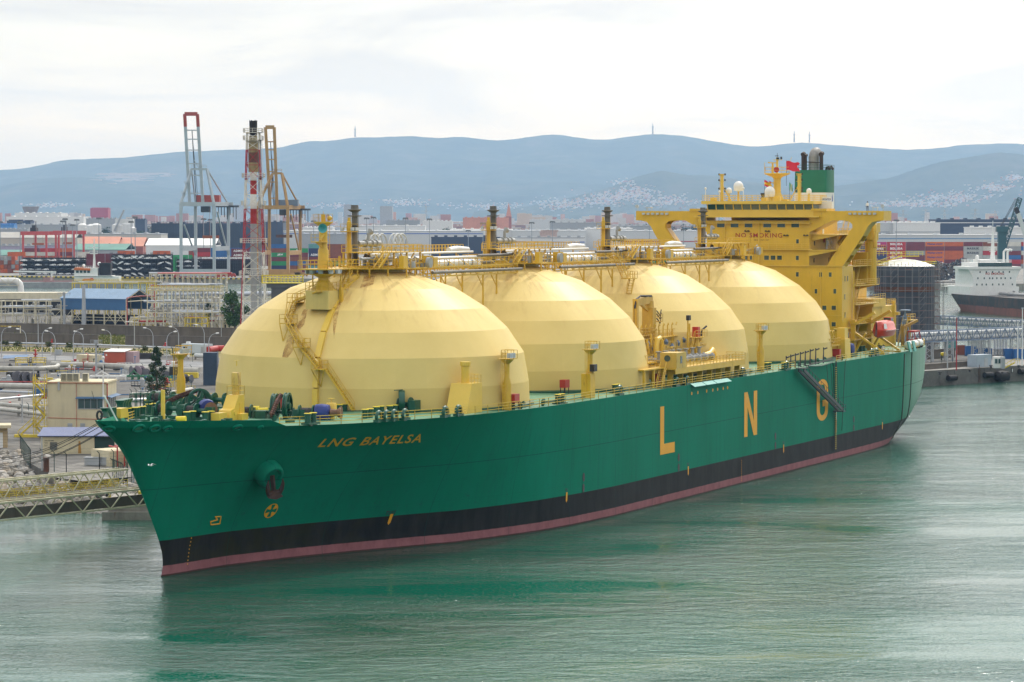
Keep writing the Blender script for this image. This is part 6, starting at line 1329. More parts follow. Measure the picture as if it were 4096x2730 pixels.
# blue-clad loading shed with an open gable
w_ = Wall('loading_shed', 'blue clad open-sided loading shed with a pitched roof', 'shed', ZS(1150,680), ZT(250,705), ZT(700,650)); w_.d = 17.0
zc, ze = w_.f(*ZT(200,432))[1], w_.f(*ZT(200,222))[1]
m = MB(); m.box(0, w_.w, -.1,.1, zc, ze); m.box(-.1,.1,0, w_.d, zc, ze); m.box(0, w_.w, w_.d - .1, w_.d + .1, zc, ze); m.build('cladding', BROOF, w_.o)
zr = ze + 3.4
m = MB(); m.slab([(-.4,-.4, ze),(w_.w + .3,-.4, ze),(w_.w + .3, w_.d / 2, zr),(-.4, w_.d / 2, zr)], (0,0,.12)); m.slab([(-.4, w_.d / 2, zr),(w_.w + .3, w_.d / 2, zr),(w_.w + .3, w_.d + .4, ze),(-.4, w_.d + .4, ze)], (0,0,.12)); m.build('roof', paint('pale_blue_sheet', (.15,.27,.42),.45,.1,.02,.3, corr=4), w_.o)
for i in range(7):
    x = w_.w * i / 6; m = MB(); m.beam((x, .2,0),(x, .2, ze),.4); m.beam((x, w_.d - .2,0),(x, w_.d - .2, ze),.4); m.beam((x, .2, ze - .2),(x, w_.d / 2, zr - .2),.3); m.beam((x, w_.d - .2, ze - .2),(x, w_.d / 2, zr - .2),.3); m.build('portal_frame', CREAMS, w_.o)
m = MB()
for i in (0,1,4,5): x0, x1 = w_.w * i / 6, w_.w * (i + 1) / 6; m.beam((x0,.2,.3),(x1,.2, zc),.16); m.beam((x0,.2, zc),(x1,.2,.3),.16)
for z_ in (1.5,2.6): m.beam((0,-.5, z_),(w_.w, -.5, z_),.18)
m.beam((w_.w + .1,1, ze - .8),(w_.w + .1, w_.d * .8, ze - .6),.35); m.beam((w_.w, 2,1),(w_.w, w_.d - 2, zc),.2); m.beam((w_.w, w_.d - 2,1),(w_.w, 2, zc),.2); m.build('bracing', CREAMS, w_.o)
m = MB(); m.path([(w_.w + .6,0,0),(w_.w + .6,0, ze + .6),(w_.w + .6, w_.d * .5, ze + 1.0),(w_.w + .6, w_.d, ze + .8),(w_.w + .6, w_.d, 0)], .16,6); m.path([(w_.w + .9, w_.d, 0),(w_.w + .9, w_.d, ze + 3)], .22,6); m.build('fire_main', REDP, w_.o)
m = MB(); m.box(2, w_.w - 2,5,12,0,3.2); m.build('machinery', DARK, w_.o)
rnd = random.Random(3)
for k in range(5): m = MB(); m.tube((3 + k * 4,3,1.0),(6.2 + k * 4,3,1.0),.9, None, 12); m.build('pump', paint('pump_blue_black', (.02,.03,.05),.5), w_.o)
# pipe racks and process frames
def rack(name, label, u0, u1, vb, levels, depth, nb, mat, rail=None, seed=0, clutter=30, Yback=0, pm=None, z0=4.0, dm=None):
    a, b = gp(u0, vb, z0), gp(u1, vb, z0); a.y += Yback; b.y += Yback; a.x *= a.y / (a.y - Yback); b.x *= b.y / (b.y - Yback)
    sc = a.y / CAM_F * .25; Wd = (b - a).length; o = thing(name, label, 'pipe rack', a); rn = random.Random(seed); hs = [(vb - v) * sc for v in levels]; m = MB()
    for i in range(nb + 1):
        x = Wd * i / nb
        for y in (0, depth): m.beam((x, y, 0),(x, y, hs[-1]),.32)
        for h in hs: m.beam((x, 0, h),(x, depth, h),.25)
    for h in hs:
        for y in (0, depth): m.beam((0, y, h),(Wd, y, h),.28)
    for i in range(0, nb, 2):
        x0, x1 = Wd * i / nb, Wd * (i + 1) / nb; m.beam((x0,0, hs[0] * .1),(x1,0, hs[0]),.14); m.beam((x1,0, hs[0] * .1),(x0,0, hs[0]),.14)
    m.build('frame', mat, o)
    if rail:
        m = MB()
        for h in (hs if rail == 'all' else hs[-1:]): m.rail([(0,0, h + .15),(Wd, 0, h + .15)], 1.2,1.2,.09,(1,.55)); m.rail([(0, depth, h + .15),(Wd, depth, h + .15)], 1.2,1.6,.09,(1,.55)); m.box(0, Wd, -.1,.1, h - .25, h + .15)
        m.build('handrail', YG, o)
    for j, (pm_, n_) in enumerate(pm or ((PIPES, 5),(PIPEG, 4))):
        m = MB()
        for k in range(n_):
            h = rn.choice(hs); y = rn.uniform(.2, depth - .2); r = rn.uniform(.12,.42); x0 = rn.uniform(-2, Wd * .4); m.path([(x0, y, h + r),(min(Wd + 2, x0 + rn.uniform(.5,1) * Wd), y, h + r)], r, 8)
        m.build('pipe', pm_, o, smooth=40)
    m = MB()
    for k in range(clutter):
        h = rn.choice([0] + hs[:-1] if len(hs) > 1 else [0]); x, y = rn.uniform(0, Wd), rn.uniform(0, depth); q = rn.random()
        if q < .35: m.lathe([(.5,0),(.5,1.6),(.1,2.0)], (x, y, h),10)
        elif q < .7: m.beam((x, y, h),(x, y, h + rn.uniform(1,3)), rn.uniform(.1,.35))
        else: m.path([(x, y, h + .4),(x, y, h + 1.4),(x + rn.uniform(.6,3), y, h + 1.5)], .16,6)
    m.build('vessels_and_valves', dm or PIPEG, o, smooth=40); return o
rack('pipe_rack', 'tall yellow-railed process structure between the blue shed and the flare tower', 590,880,1330,(1262,1222,1172),12,9, CREAMS, 'last', 1,60,25,((PIPES, 10),(PIPEG, 8)))
rack('pipe_rack', 'long yellow gantry walkway running behind the blue shed roof', 290,620,1310,(1210,1156),6,10, YG, 'all', 2,10,60)
rack('pipe_rack', 'grey steel process frame behind the yellow-railed structure', 640,860,1310,(1250,1205,1165),14,8, paint('blue_grey_steel', (.22,.25,.29),.5,.1), None, 8,60,60,((PIPES, 12),))
rack('pipe_rack', 'red tipped vent manifold rack behind the process frames', 600,905,1300,(1190,1140),5,14, CREAMS, None, 12,24,120,((REDP, 4),(PIPES, 3)))
rack('pipe_rack', 'cream pipe rack with thick silver pipes at the far left', -40,185,1298,(1262,1232,1206),9,5, CREAMS, None, 4,26,5,((PIPES, 7),(PIPEG, 6)))
rack('pipe_rack', 'cream lattice pipe bridge left of the blue shed', 95,245,1296,(1240,1205),5,3, CREAMS, None, 5,14,2,((PIPEG, 4),(PIPES, 3)))
rack('pipe_rack', 'low beige pipe rack with a sloping white header in front of the process area', 520,720,1308,(1282,1268),6,6, CREAMS, None, 6,40,-20,((WHITE, 5),(PIPEG, 3),(REDP, 2)), dm=YG)
rack('pipe_rack', 'yellow railed valve skid left of the palm tree', 740,830,1310,(1285,1262),5,4, YG, 'last', 7,24,-20,((PIPES, 4),(REDP, 2)))
rack('pipe_rack', 'low pipe rack running in behind the leafy tree', 830,1010,1318,(1292,1270,1255),6,6, CREAMS, None, 9,30,10,((PIPES, 6),(WHITE, 4),(REDP, 2)))
o = thing('silver_pipe', 'thick silver overhead pipe in front of the harbour basin right of the process frames', 'pipe', ay(830,1178,1230)); m = MB(); m.path([(-4,0,0),(40,0,.6)], .95,12); m.build('pipe', PIPES, o, smooth=40); m = MB(); [m.beam((x, 0,-14),(x, 0,-.9),.4) for x in (2,14,26,38)]; m.truss((-4,.8,-2.4),(40,.8,-2),(0,0,1.6),12,.2); m.build('trestle', CREAMS, o)
o = thing('cream_roof_shed', 'long cream flat-roofed shed on the jetty at the far left', 'shed', ay(-30,1205,1180)); m = MB(); m.box(0,31,0,12,-14,1.2); m.build('wall', DARK, o); m = MB(); m.box(-.3,31.3,-.5,12.5,.9,3.4); [m.box(x, x + .3,-.62,-.5,.9,3.4) for x in range(0,31,3)]; m.build('fascia', CREAMS, o)
o = thing('white_pipe', 'fat white pipe bending down beside the harbour basin at far left', 'pipe', ay(0,1122,1240)); m = MB(); m.path([(-14,0,0),(6,0,0),(7.2,0,-.3),(8.2,0,-1.2),(8.6,0,-2.4),(8.6,0,-14)], 1.25,14); m.build('pipe', WHITE, o, smooth=40); m = MB(); m.truss((-14,-1.4,-2),(8,-1.4,-2),(0,0,4),5,.2); m.build('frame', CREAMS, o)
for i, (x, y, d, n_) in enumerate(((905,300,1, 'grey'),(0,330,0, 'silver'))): pass
# ground-level pipelines
def pipeline(label, pts, r, mat=None, z=4.0, name='pipeline', sup=True):
    P = [gp(u, v, z) for u, v in pts]; o = thing(name, label, 'pipeline', P[0]); m = MB(); m.path([p - P[0] + Vec((0,0, r + .5)) for p in P], r, 12); m.build('pipe', mat or PIPEG, o, smooth=40)
    m = MB()
    for a, b in zip(P, P[1:]):
        n = max(1, int((b - a).length / 7))
        for i in range(n + 1): q = a.lerp(b, i / n) - P[0]; m.cbox((q.x, q.y, 0),.5,.5,.52)
    m.build('support', quayconc, o); return o
pipeline('fat beige pipeline crossing the yard behind the green frames', [Z2(405,345), Z2(800,355), Z2(1180,372), Z2(1240,380)], .72)
pipeline('second fat beige pipeline, right half of the yard', [Z2(985,385), Z2(1200,392), Z2(1560,402)], .8)
pipeline('fat beige pipeline at the far left in front of the yellow valve frames', [Z2(-40,375), Z2(300,378), Z2(440,368), Z2(455,352)], .62)
pipeline('grey pipeline left of the yellow stair tower', [Z2(-40,515), Z2(340,522)], .62)
pipeline('upper of two thin silver pipes left of the control building', [Z2(-40,545), Z2(345,560)], .25, PIPES)
pipeline('slanting silver pipe at far left below the red hydrant', [Z2(-40,612), Z2(340,575)], .25, PIPES)
pipeline('thick grey pipe behind the dark fence at far left', [Z2(-40,650), Z2(340,690)], .42)
pipeline('lowest grey pipe behind the dark fence at far left', [Z2(-40,690), Z2(340,735)], .38)
pipeline('short grey pipe right of the control building', [Z2(1020,585), Z2(1340,570), Z2(1500,540)], .5)
pipeline('thin pipe bundle right of the control building', [Z2(1020,620), Z2(1300,605), Z2(1500,585)], .32, PIPES)
pipeline('pair of silver water pipes along the foot of the left bund wall', [ZS(-50,1085), ZS(1840,1130), ZT(1300,1190), ZT(2150,1215)], .28, PIPES)
pipeline('pale pipe stack lying in front of the site cabin', [ZT(1170,1345), ZT(1430,1350)], .75, WHITE); pipeline('pale pipe lying right of the floodlight post', [ZT(1560,1355), ZT(1890,1370)], .6, paint('pale_pipe', (.5,.52,.5),.6,.1))
pipeline('bright red pipe disappearing behind the first dome', [ZT(1800,1260), ZT(1960,1240), ZT(2100,1238)], .9, REDP)
rnd = random.Random(9)
for k in range(7): pipeline('thin red and grey service pipe, the %s from the front in the yard' % ORD[k], [Z2(rnd.uniform(-40,200),300 - k * 14 + 180), Z2(rnd.uniform(500,760),302 - k * 13 + 180)], .12, REDP if k % 2 else GALV) if k < 3 else None
# yard clutter
def drum(u, v, label, r, col, ang):
    p = gp(u, v, 4.0); o = thing('cable_drum', label, 'cable drum', p, ang, 'cable drums in the yard'); m = MB()
    for y in (-.7,.7): m.lathe([(r, -.08),(r, .08)], (0, y, r),18,(0,1,0))
    m.build('flange', col, o); m = MB(); m.lathe([(r * .6,-.65),(r * .6,.65)], (0,0, r),14,(0,1,0)); m.build('cable', TYRE, o)
DG = paint('drum_grey', (.14,.14,.16),.7,.3)
for i, (x, y, lb_) in enumerate(((138,452, 'dark cable drum, leftmost of the row at far left'),(195,455, 'dark cable drum with blue cable, second from the left'),(235,455, 'dark cable drum in the middle of the left row'),(290,452, 'dark cable drum at the right end of the left row'),(1050,405, 'large grey cable drum on the green frame'),(1095,405, 'pinkish cable drum on the green frame'),(1140,405, 'small dark cable drum on the green frame'),(1300,425, 'dark cable drum behind the conifer'),(1440,450, 'dark cable drum beside the white reels'),(1480,455, 'grey cable drum next to the dome'))): drum(*Z2(x, y), lb_, 1.35 if i < 6 else 1.0, paint('drum_mauve', (.28,.22,.26),.7) if i == 5 else DG, R(20 + i * 25))
for i, (u0, u1, v, lb_, mt) in enumerate(((985,1180,430, 'long green steel trailer frame carrying cable drums', paint('frame_green', (.03,.16,.08),.6,.2,.2)),(1170,1330,440, 'low dark green trailer frame behind the conifer', paint('frame_green', (.03,.16,.08))),(705,985,432, 'white and red open frame behind the control building roof', WHITE))):
    p, q = gp(*Z2(u0, v),4.0), gp(*Z2(u1, v),4.0); o = thing('trailer_frame', lb_, 'frame', p); Wd = (q - p).length; m = MB(); [m.beam((0, y, .9),(Wd, y, .9),.35) for y in (0,2.4)]; [m.beam((Wd * k / 6,0,.9),(Wd * k / 6,2.4,.9),.25) for k in range(7)]; [m.beam((Wd * k / 4, y, 0),(Wd * k / 4, y, .9),.3) for k in range(5) for y in (0,2.4)]; m.beam((Wd * .1,0,.9),(Wd * .35,0,2.3),.3); m.beam((Wd * .6,0,.9),(Wd * .3,0,2.2),.25); m.build('chassis', mt, o)
for i in range(2):
    p = gp(*Z2(190 + i * 100,330),4.0); o = thing('valve_platform', ['yellow railed valve platform behind the far left pipeline, left one', 'yellow railed valve platform behind the far left pipeline, right one'][i], 'platform', p); m = MB(); m.box(-2.2,2.2,-1.4,1.4,1.2,1.35); m.rail([(-2.2,-1.4,1.35),(2.2,-1.4,1.35),(2.2,1.4,1.35),(-2.2,1.4,1.35)], 1.1,1,.1,(1,.5), True); [m.beam((x, y, 0),(x, y, 1.2),.14) for x in (-2,2) for y in (-1.3,1.3)]; m.build('frame', YG, o)
p = gp(*Z2(1370,430),4.0); o = thing('blue_plant', 'dark generator box with a blue base behind the conifer', 'generator', p); m = MB(); m.box(-1.2,1.2,-.9,.9,1.2,3.2); m.build('hood', BLACK, o); m = MB(); m.box(-1.0,1.0,-.8,.8,0,1.2); m.build('base', paint('plant_blue', (.03,.2,.33),.5), o)
p = gp(*Z2(1610,470),4.0); o = thing('blue_tarpaulin_stack', 'dark blue covered stack beside the first dome', 'stack', p); m = MB(); m.box(-.3,2.9,-2,2,0,7.6); m.build('cover', paint('tarp_blue', (.025,.05,.085),.7,.2, bump=.4), o)
p = gp(*ZS(290,1405),4.0); o = thing('blue_tarp', 'blue canopy sheet on the ground at far left', 'canopy', p, R(10)); m = MB(); m.slab([(-3.4,-1,1.0),(3,-1,1.3),(3.6,1.2,1.9),(-3,1.2,1.7)], (0,0,.08)); m.build('sheet', BROOF, o); m = MB(); [m.beam((x, y, 0),(x, y, 1.1),.1) for x in (-3,2.8) for y in (-.8,.9)]; m.build('leg', GALV, o)
# fences
def fence(label, pts, h, z=4.0, sp=3.2, mesh=True):
    P = [gp(u, v, z) for u, v in pts]; o = thing('fence', label, 'fence', P[0]); m = MB(); n_ = MB()
    for a, b in zip(P, P[1:]):
        k = max(1, int((b - a).length / sp))
        for i in range(k + 1): q = a.lerp(b, i / k) - P[0]; m.beam(q, q + Vec((0,0, h)),.11); m.beam(q + Vec((0,0, h)), q + Vec((-.35,-.2, h + .4)),.09)
        a, b = a - P[0], b - P[0]
        kk = int((b - a).length / .45)
        for j in range(8): n_.beam(a + Vec((0,0, h * (j + .5) / 6)), b + Vec((0,0, h * (j + .5) / 6)),.018)
    m.build('post', DKG, o); n_.build('mesh', DKG, o)
fence('tall dark green mesh fence along the top of the rocks', [Z2(-30,1000), Z2(160,1010), Z2(240,1125), Z2(520,1165), Z2(780,1160), Z2(1000,1130)], 3.0)
fence('dark green fence behind the pipes left of the stair tower', [Z2(-30,720), Z2(170,720), Z2(330,690)], 2.2)
fence('dark green fence running from the control building to the bow winches', [Z2(1030,600), Z2(1180,570), Z2(1340,545), Z2(1500,520)], 2.3)
fence('dark green fence around the yard behind the control building', [Z2(370,420), Z2(560,395), Z2(820,385), Z2(1120,380), Z2(1500,395)], 2.2, sp=6)
fence('dark green fence enclosing the site cabin', [ZT(870,1370), ZT(880,1300), ZT(1130,1290), ZT(1160,1385), ZT(1330,1400), ZT(1510,1400)], 2.2)
fence('short dark gate screen beside the bow', [Z2(885,1215), Z2(965,1250), Z2(1030,1235)], 2.9, sp=1.4)
# flare tower
FY = 880.0; b0 = ay(1020,1300, FY); fx = b0.x; o = thing('flare_tower', 'red and white lattice flare tower with a sooty stack, behind the first dome', 'tower', (fx - .3, FY, 4.0))
zof = lambda v: ay(1000, v, FY).z - 4.0
Wb, Wt = 7.6,3.6; Ht = zof(530)
WHT = paint('tower_white', (.66,.63,.55),.5,.1,.15); RDT = paint('tower_red', (.36,.022,.03),.5,.1,.1)
bands = [(0, zof(1010),0),(zof(1010), zof(836),1),(zof(836), zof(720),0),(zof(720), zof(600),1),(zof(600), Ht, 0)]
m = MB(); m2 = MB(); half = lambda z: (Wb + (Wt - Wb) * (z / Ht)) / 2
for z0, z1, mi in bands:
    m.cur = mi; n_ = max(2, int((z1 - z0) / 4.2))
    for k in range(n_):
        a, b = z0 + (z1 - z0) * k / n_, z0 + (z1 - z0) * (k + 1) / n_; ha, hb_ = half(a), half(b)
        ca = [(-ha, -ha),(ha, -ha),(ha, ha),(-ha, ha)]; cb = [(-hb_, -hb_),(hb_, -hb_),(hb_, hb_),(-hb_, hb_)]
        for i in range(4):
            j = (i + 1) % 4; m.cur = 1 if (i == 0 and mi == 0 and z0 == 0) else mi; m.beam((*ca[i], a),(*cb[i], b),.3); m.cur = mi; m.beam((*cb[i], b),(*cb[j], b),.16); m.beam((*ca[i], a),(*cb[j], b),.13); m.beam((*ca[j], a),(*cb[i], b),.13)
m.build('lattice', [WHT, RDT], o)
m = MB()
for v in (1100,970,820,710,560,530): z_ = zof(v); h_ = half(z_) + .9; m.rail([(-h_, -h_, z_),(h_, -h_, z_),(h_, h_, z_),(-h_, h_, z_)], 1.2,1.2,.1,(1,.5), True); m.box(-h_, h_, -h_, -h_ + 1.2, z_ - .1, z_); m.box(h_ - 1.2, h_, -h_, h_, z_ - .1, z_)
m.ladder((half(0) + .7,0,1),(half(Ht) + .7,0, Ht - 1),(0,1,0),.6,1.0,.07); m.build('gallery', WHT, o)
m = MB(); sy = lambda v: zof(v)
segs = [(1500,895,.95,0),(895,836,.95,1),(836,778,.95,2),(778,722,.95,1),(722,700,.95,2),(700,688,1.15,2),(688,650,1.45,3),(650,610,1.5,4),(610,565,1.4,3),(565,545,1.2,3)]
for v0, v1, r, mi in segs: m.cur = mi; m.lathe([(r, max(0, sy(v0))),(r, sy(v1))], (0,0,0),20)
m.cur = 5; m.lathe([(1.0, sy(545)),(1.0, sy(485)),(1.05, sy(483))], (0,0,0),18); [m.beam((1.0 * cos(a),1.0 * sin(a), sy(540)),(1.1 * cos(a),1.1 * sin(a), sy(480)),.16) for a in [k * 1.05 for k in range(6)]]
m.build('flare_stack', [paint('stack_grey', (.33,.34,.34),.5,.1), paint('stack_red', (.42,.02,.015),.5,.08), WHITE, paint('scorched_cream', (.36,.29,.13),.7,.3,.4,.4, dirt=.7), paint('scorched_red', (.17,.07,.04),.7,.3,.3,.5, dirt=.6), paint('soot', (.02,.016,.014),.9,.3)], o, smooth=40)
m = MB(); [m.lathe([(.22,1),(.22, sy(560))], (1.6 + .5 * k, .6,0),8) for k in range(2)]; m.build('gas_riser', GALV, o)
o = thing('yellow_service_platform', 'yellow railed service platform just left of the foremast', 'platform', ay(1130,1130,820)); m = MB(); m.box(-5.6,5.6,-2,2,-.2,0); m.rail([(-5.6,-2,0),(5.6,-2,0),(5.6,2,0),(-5.6,2,0)], 2.0,1.0,.12,(1,.66,.33), True); m.build('frame', paint('safety_yellow', (.75,.62,.02),.5,.1), o); m = MB(); m.box(-4.2,4.2,-1.6,1.6,-1.4,-.3); m.box(-3,3,-1.2,1.2,-8,-1.4); m.box(-2.4,2.4,-1,1,-31,-8); m.build('tower', paint('dark_steel', (.08,.085,.09),.6), o)
# revetment boulders, walkway trusses, dolphin
ROCKM = []
for i, c in enumerate(((.30,.28,.25),(.38,.36,.33),(.24,.22,.19),(.34,.29,.23))): ROCKM.append(paint('boulder_%d' % i, c, .9,.25,.0,1.2, bump=.8))
rnd = random.Random(21); RM = []
def rock_mesh(sd, mat):
    r = np.random.RandomState(sd); m = MB(); m.sphere((0,0,0),1,8,.8); vs = np.array(m.v); pl = [(r.normal(size=3), r.uniform(.55,.8)) for _ in range(9)]
    for n, d in pl:
        n = n / np.linalg.norm(n); k = vs @ n; ex = np.maximum(0, k - d); vs = vs - np.outer(ex, n)
    m.v = [tuple(p) for p in vs]; me = m.build('boulder', mat); return me
protos = [rock_mesh(i, ROCKM[i % 4]) for i in range(10)]
bank = MB(); bank.add([(-300,500,3.9),(-70,490,3.9),(-60,470,3.4),(-52,462,3),(-50,447,-1),(-62,436,-1),(-85,436,-1),(-300,452,-1)], [(7,6,1,0),(6,5,2,1),(5,4,3,2)])
tag(bank.build('riprap_bank', paint('rock_rubble', (.15,.14,.125),.95,.35,0,1.5, bump=1)), 'dark rubble bank under the loose boulders', None, None, 'stuff')
spots = []
for k in range(3000):
    u, v = rnd.uniform(-30,560), rnd.uniform(1815,2055); lo = 1815 if u < 90 else (1822 if u < 200 else 1905); hi = 2000 + (u / 560) * 10 + 40
    if u > 195 and v < 1918: continue
    if v < lo: continue
    q = (v - lo) / (2050 - lo); z = 4.0 * (1 - q); p = gp(u, v, max(0, z))
    if all((p - s).length > .95 for s in spots): spots.append(p)
    if len(spots) >= 290: break
for i, p in enumerate(spots):
    b = protos[i] if i < 10 else protos[i % 10].copy()
    if i >= 10: COL.objects.link(b)
    b.location = p; sc = rnd.uniform(.65,1.25) * (1.25 if rnd.random() < .15 else 1); b.scale = (sc * rnd.uniform(.8,1.3), sc * rnd.uniform(.8,1.2), sc * rnd.uniform(.65,1)); b.rotation_euler = (rnd.uniform(-.4,.4), rnd.uniform(-.4,.4), rnd.uniform(0,6.28))
    tag(b, 'pale grey boulder on the rock bank below the buildings', 'boulder', 'boulders of the rock bank')
Z3 = lambda x, y: (x * .3189,1900 + y * .3189)
def bridge(label, a, b, zt, zb, wdt, n, mat, rail=None):
    a, b = Vec(a), Vec(b); o = thing('truss_walkway', label, 'footbridge', a); d = (b - a); dn = d.normalized(); nn = Vec((-dn.y, dn.x, 0)); m = MB(); hgt = zt - zb
    for off in (0, wdt):
        q = nn * off; m.beam(q + Vec((0,0, zb)), q + d + Vec((0,0, zb)),.2); m.beam(q + Vec((0,0, zt)), q + d + Vec((0,0, zt)),.26)
        for i in range(n): p0, p1, p2 = q + d * (i / n), q + d * ((i + .5) / n), q + d * ((i + 1) / n); m.beam(p0 + Vec((0,0, zt)), p1 + Vec((0,0, zb)),.14); m.beam(p1 + Vec((0,0, zb)), p2 + Vec((0,0, zt)),.14)
    for i in range(n * 2 + 1): p = d * (i / (2 * n)); m.beam(p + Vec((0,0, zt)), p + nn * wdt + Vec((0,0, zt)),.12); m.beam(p + Vec((0,0, zb)), p + nn * wdt + Vec((0,0, zb)),.1)
    m.build('truss', mat, o)
    if rail: m = MB(); zz = zt if rail == 1 else zb; [m.rail([nn * off + Vec((0,0, zz)), nn * off + d + Vec((0,0, zz))], 1.1,1.3,.08,(1,.66,.33)) for off in (.1, wdt - .1)]; m.build('handrail', YG, o); m = MB(); m.slab([nn * .1 + Vec((0,0, zz)), nn * .1 + d + Vec((0,0, zz)), nn * (wdt - .1) + d + Vec((0,0, zz)), nn * (wdt - .1) + Vec((0,0, zz))], (0,0,.08)); m.build('walkway', BUND, o)
    return o
TRC = paint('truss_cream', (.60,.57,.40),.5,.08,.2,.8)
A = gp(561,2015,3.0); B = gp(0,2074,3.0); B = B + (B - A) * 1.2
o = bridge('cream truss walkway over the water, the nearer one with V bracing', (A.x, A.y, 0),(B.x, B.y, 0),5.3,3.0,2.2,11, TRC); d = Vec((B.x - A.x, B.y - A.y, 0)); nn = Vec((-d.y, d.x, 0)).normalized()
m = MB(); m.path([nn * .4 + Vec((0,0,5.0)), nn * .4 + d + Vec((0,0,5.0))], .09,6); m.build('red_pipe', REDP, o); m = MB(); m.slab([nn * 1.2 + Vec((0,0,3.15)), nn * 1.2 + d + Vec((0,0,3.15)), nn * 1.2 + d + Vec((0,0,4.5)), nn * 1.2 + Vec((0,0,4.5))], nn * .5); m.build('girder', BUND, o)
A2 = gp(472,1945,5.2); B2 = gp(0,1992,5.2); B2 = B2 + (B2 - A2) * 1.3
o2 = bridge('cream through-truss walkway with yellow handrails, the farther one', (A2.x, A2.y, 0),(B2.x, B2.y, 0),7.7,5.2,2.0,12, TRC, 2)
o = thing('mooring_dolphin', 'stained concrete mooring dolphin under the bow end of the walkway', 'dolphin', gp(408,2081,0)); m = MB(); m.box(0,11,0,9,-2,1.15); m.box(.8,11,.8,9,1.15,3.0); m.build('block', quayconc, o); m = MB(); m.beam((1,1,3),(1,1,5.8),.3); m.box(5,7.4,1.5,3,3,4.0); m.build('bracket', YG, o)
o = thing('approach_wall', 'dark concrete beam wall under the walkway trusses', 'wall', (-63,441,-1)); m = MB(); m.slab([(0,0,1),(-60,6,1),(-60,6,3.6),(0,0,3.6)], (0,1,0)); m.build('beam', BUND, o)
o = thing('rust_post', 'rusty brown steel post on the rocks', 'post', gp(*Z2(363,1150),4)); m = MB(); m.lathe([(.45,0),(.45,2.2)], (0,0,0),10); m.build('tube', RUSTY, o)
BXC = {'red': REDP, 'blue': BROOF, 'yellow': YG, 'grey': GALV, 'dark': BLACK, 'white': WHITE}
rnd = random.Random(88)
for k in range(84):
    cn = rnd.choice(list(BXC)); u, v = rnd.uniform(0,780), rnd.uniform(1420,1600)
    if 180 < u < 530 and v > 1530: v -= 110
    m = MB(); q = k % 4; w2, h2 = rnd.uniform(.5,2.2), rnd.uniform(.4,1.7)
    if q == 0: m.box(-w2, w2,-.5,.5,.1, h2); m.box(-w2 * .9,-w2 * .7,-.4,.4,0,.1); m.box(w2 * .7, w2 * .9,-.4,.4,0,.1)
    elif q == 1: m.lathe([(.5,0),(.5, h2),(.2, h2 + .3)], (0,0,0),10); m.tube((-1,0, h2 * .5),(1,0, h2 * .5),.15)
    elif q == 2: m.path([(-w2 * 2,0,.3),(w2,0,.3),(w2,0, h2 + .6)], .14,6); m.lathe([(.35,0),(.35,.2)], (w2,0, h2 + .6),8)
    else: m.rail([(-w2,0,0),(w2,0,0)], 1.2,.8,.08); m.box(-w2, w2,.1,1.0,0,.3)
    tag(m.build(('equipment_box', 'valve_pot', 'pipe_riser', 'guard_rail')[q], BXC[cn], None, loc=gp(u, v, 4), rz=rnd.uniform(-.5,.5)), '%s %s standing on the gravel yard of the terminal' % (cn, ('equipment box on feet', 'round valve pot', 'bent pipe riser', 'short guard rail on a plinth')[q]), 'yard fitting', 'fittings on the gravel yard')
# trees of the terminal
LEAF = {}
def leafmat(name, c):
    m, nt, b = newmat(name); info = N(nt, 'ShaderNodeNewGeometry'); f = info.outputs['Random Per Island']; L(nt, mixc(nt, f, [x * .55 for x in c], [x * 1.5 for x in c]), b.inputs['Base Color']); b.inputs['Roughness'].default_value = .75; b.inputs['Specular IOR Level'].default_value = .2; LEAF[name] = m; return m
LG = leafmat('leaf_green', (.045,.10,.022)); LD = leafmat('leaf_dark', (.028,.06,.022)); LO = leafmat('leaf_olive', (.07,.085,.028))
BARK = paint('bark', (.10,.075,.05),.9,.3)
def crown(rn, clumps, n, size, up=0):
    m = MB()
    for c, r in clumps:
        for k in range(n):
            d = Vec((rn.gauss(0,1), rn.gauss(0,1), rn.gauss(0,.85))); d = d.normalized() * r * rn.random() ** .45; p = Vec(c) + d; a = Vec((rn.gauss(0,1), rn.gauss(0,1), rn.gauss(0,.6))).normalized(); b = a.cross(Vec((rn.gauss(0,1), rn.gauss(0,1), rn.gauss(0,1)))).normalized(); s = size * rn.uniform(.6,1.4)
            m.add([p - a * s, p + b * s * .5, p + a * s, p - b * s * .5], [(0,1,2,3)])
    return m
def tree(label, base, h, w, mat=None, seed=0, n=60, size=.35, trunk=.3, name='broadleaf_tree', tall=.35, clumps=None, cat='tree', group=None):
    rn = random.Random(seed); o = thing(name, label, cat, base, 0, group); m = MB(); m.path([(0,0,-.2),(w * .02,0, h * .25),(-w * .03,0, h * .5),(0,0, h * .85)], [trunk, trunk * .8, trunk * .5, trunk * .15], 7)
    cl = clumps or []
    if not cl:
        for k in range(12):
            a = rn.uniform(0,6.28); q = rn.uniform(0,1); rr = w * .5 * sin(pi * (.18 + .72 * q)) * rn.uniform(.3,.8); cl.append(((rr * cos(a), rr * sin(a), h * (tall + (1 - tall) * q * .86)), w * rn.uniform(.14,.26)))
    for c, r in cl[::2]: m.path([(0,0, h * .3),(c[0] * .5, c[1] * .5,(h * .3 + c[2]) / 2), c], [trunk * .35, trunk * .25,.04], 5)
    m.build('trunk', BARK, o); crown(rn, cl, n, size).build('crown', mat or LG, o); return o
p = gp(*ZT(2290,800),4); tree('leafy green tree beside the flare tower', ay(938,1280,985).xy.to_3d() + Vec((0,0,4)),15,11, LG, 3,190,.5,.35, tall=.3)
rn = random.Random(5); cl = []
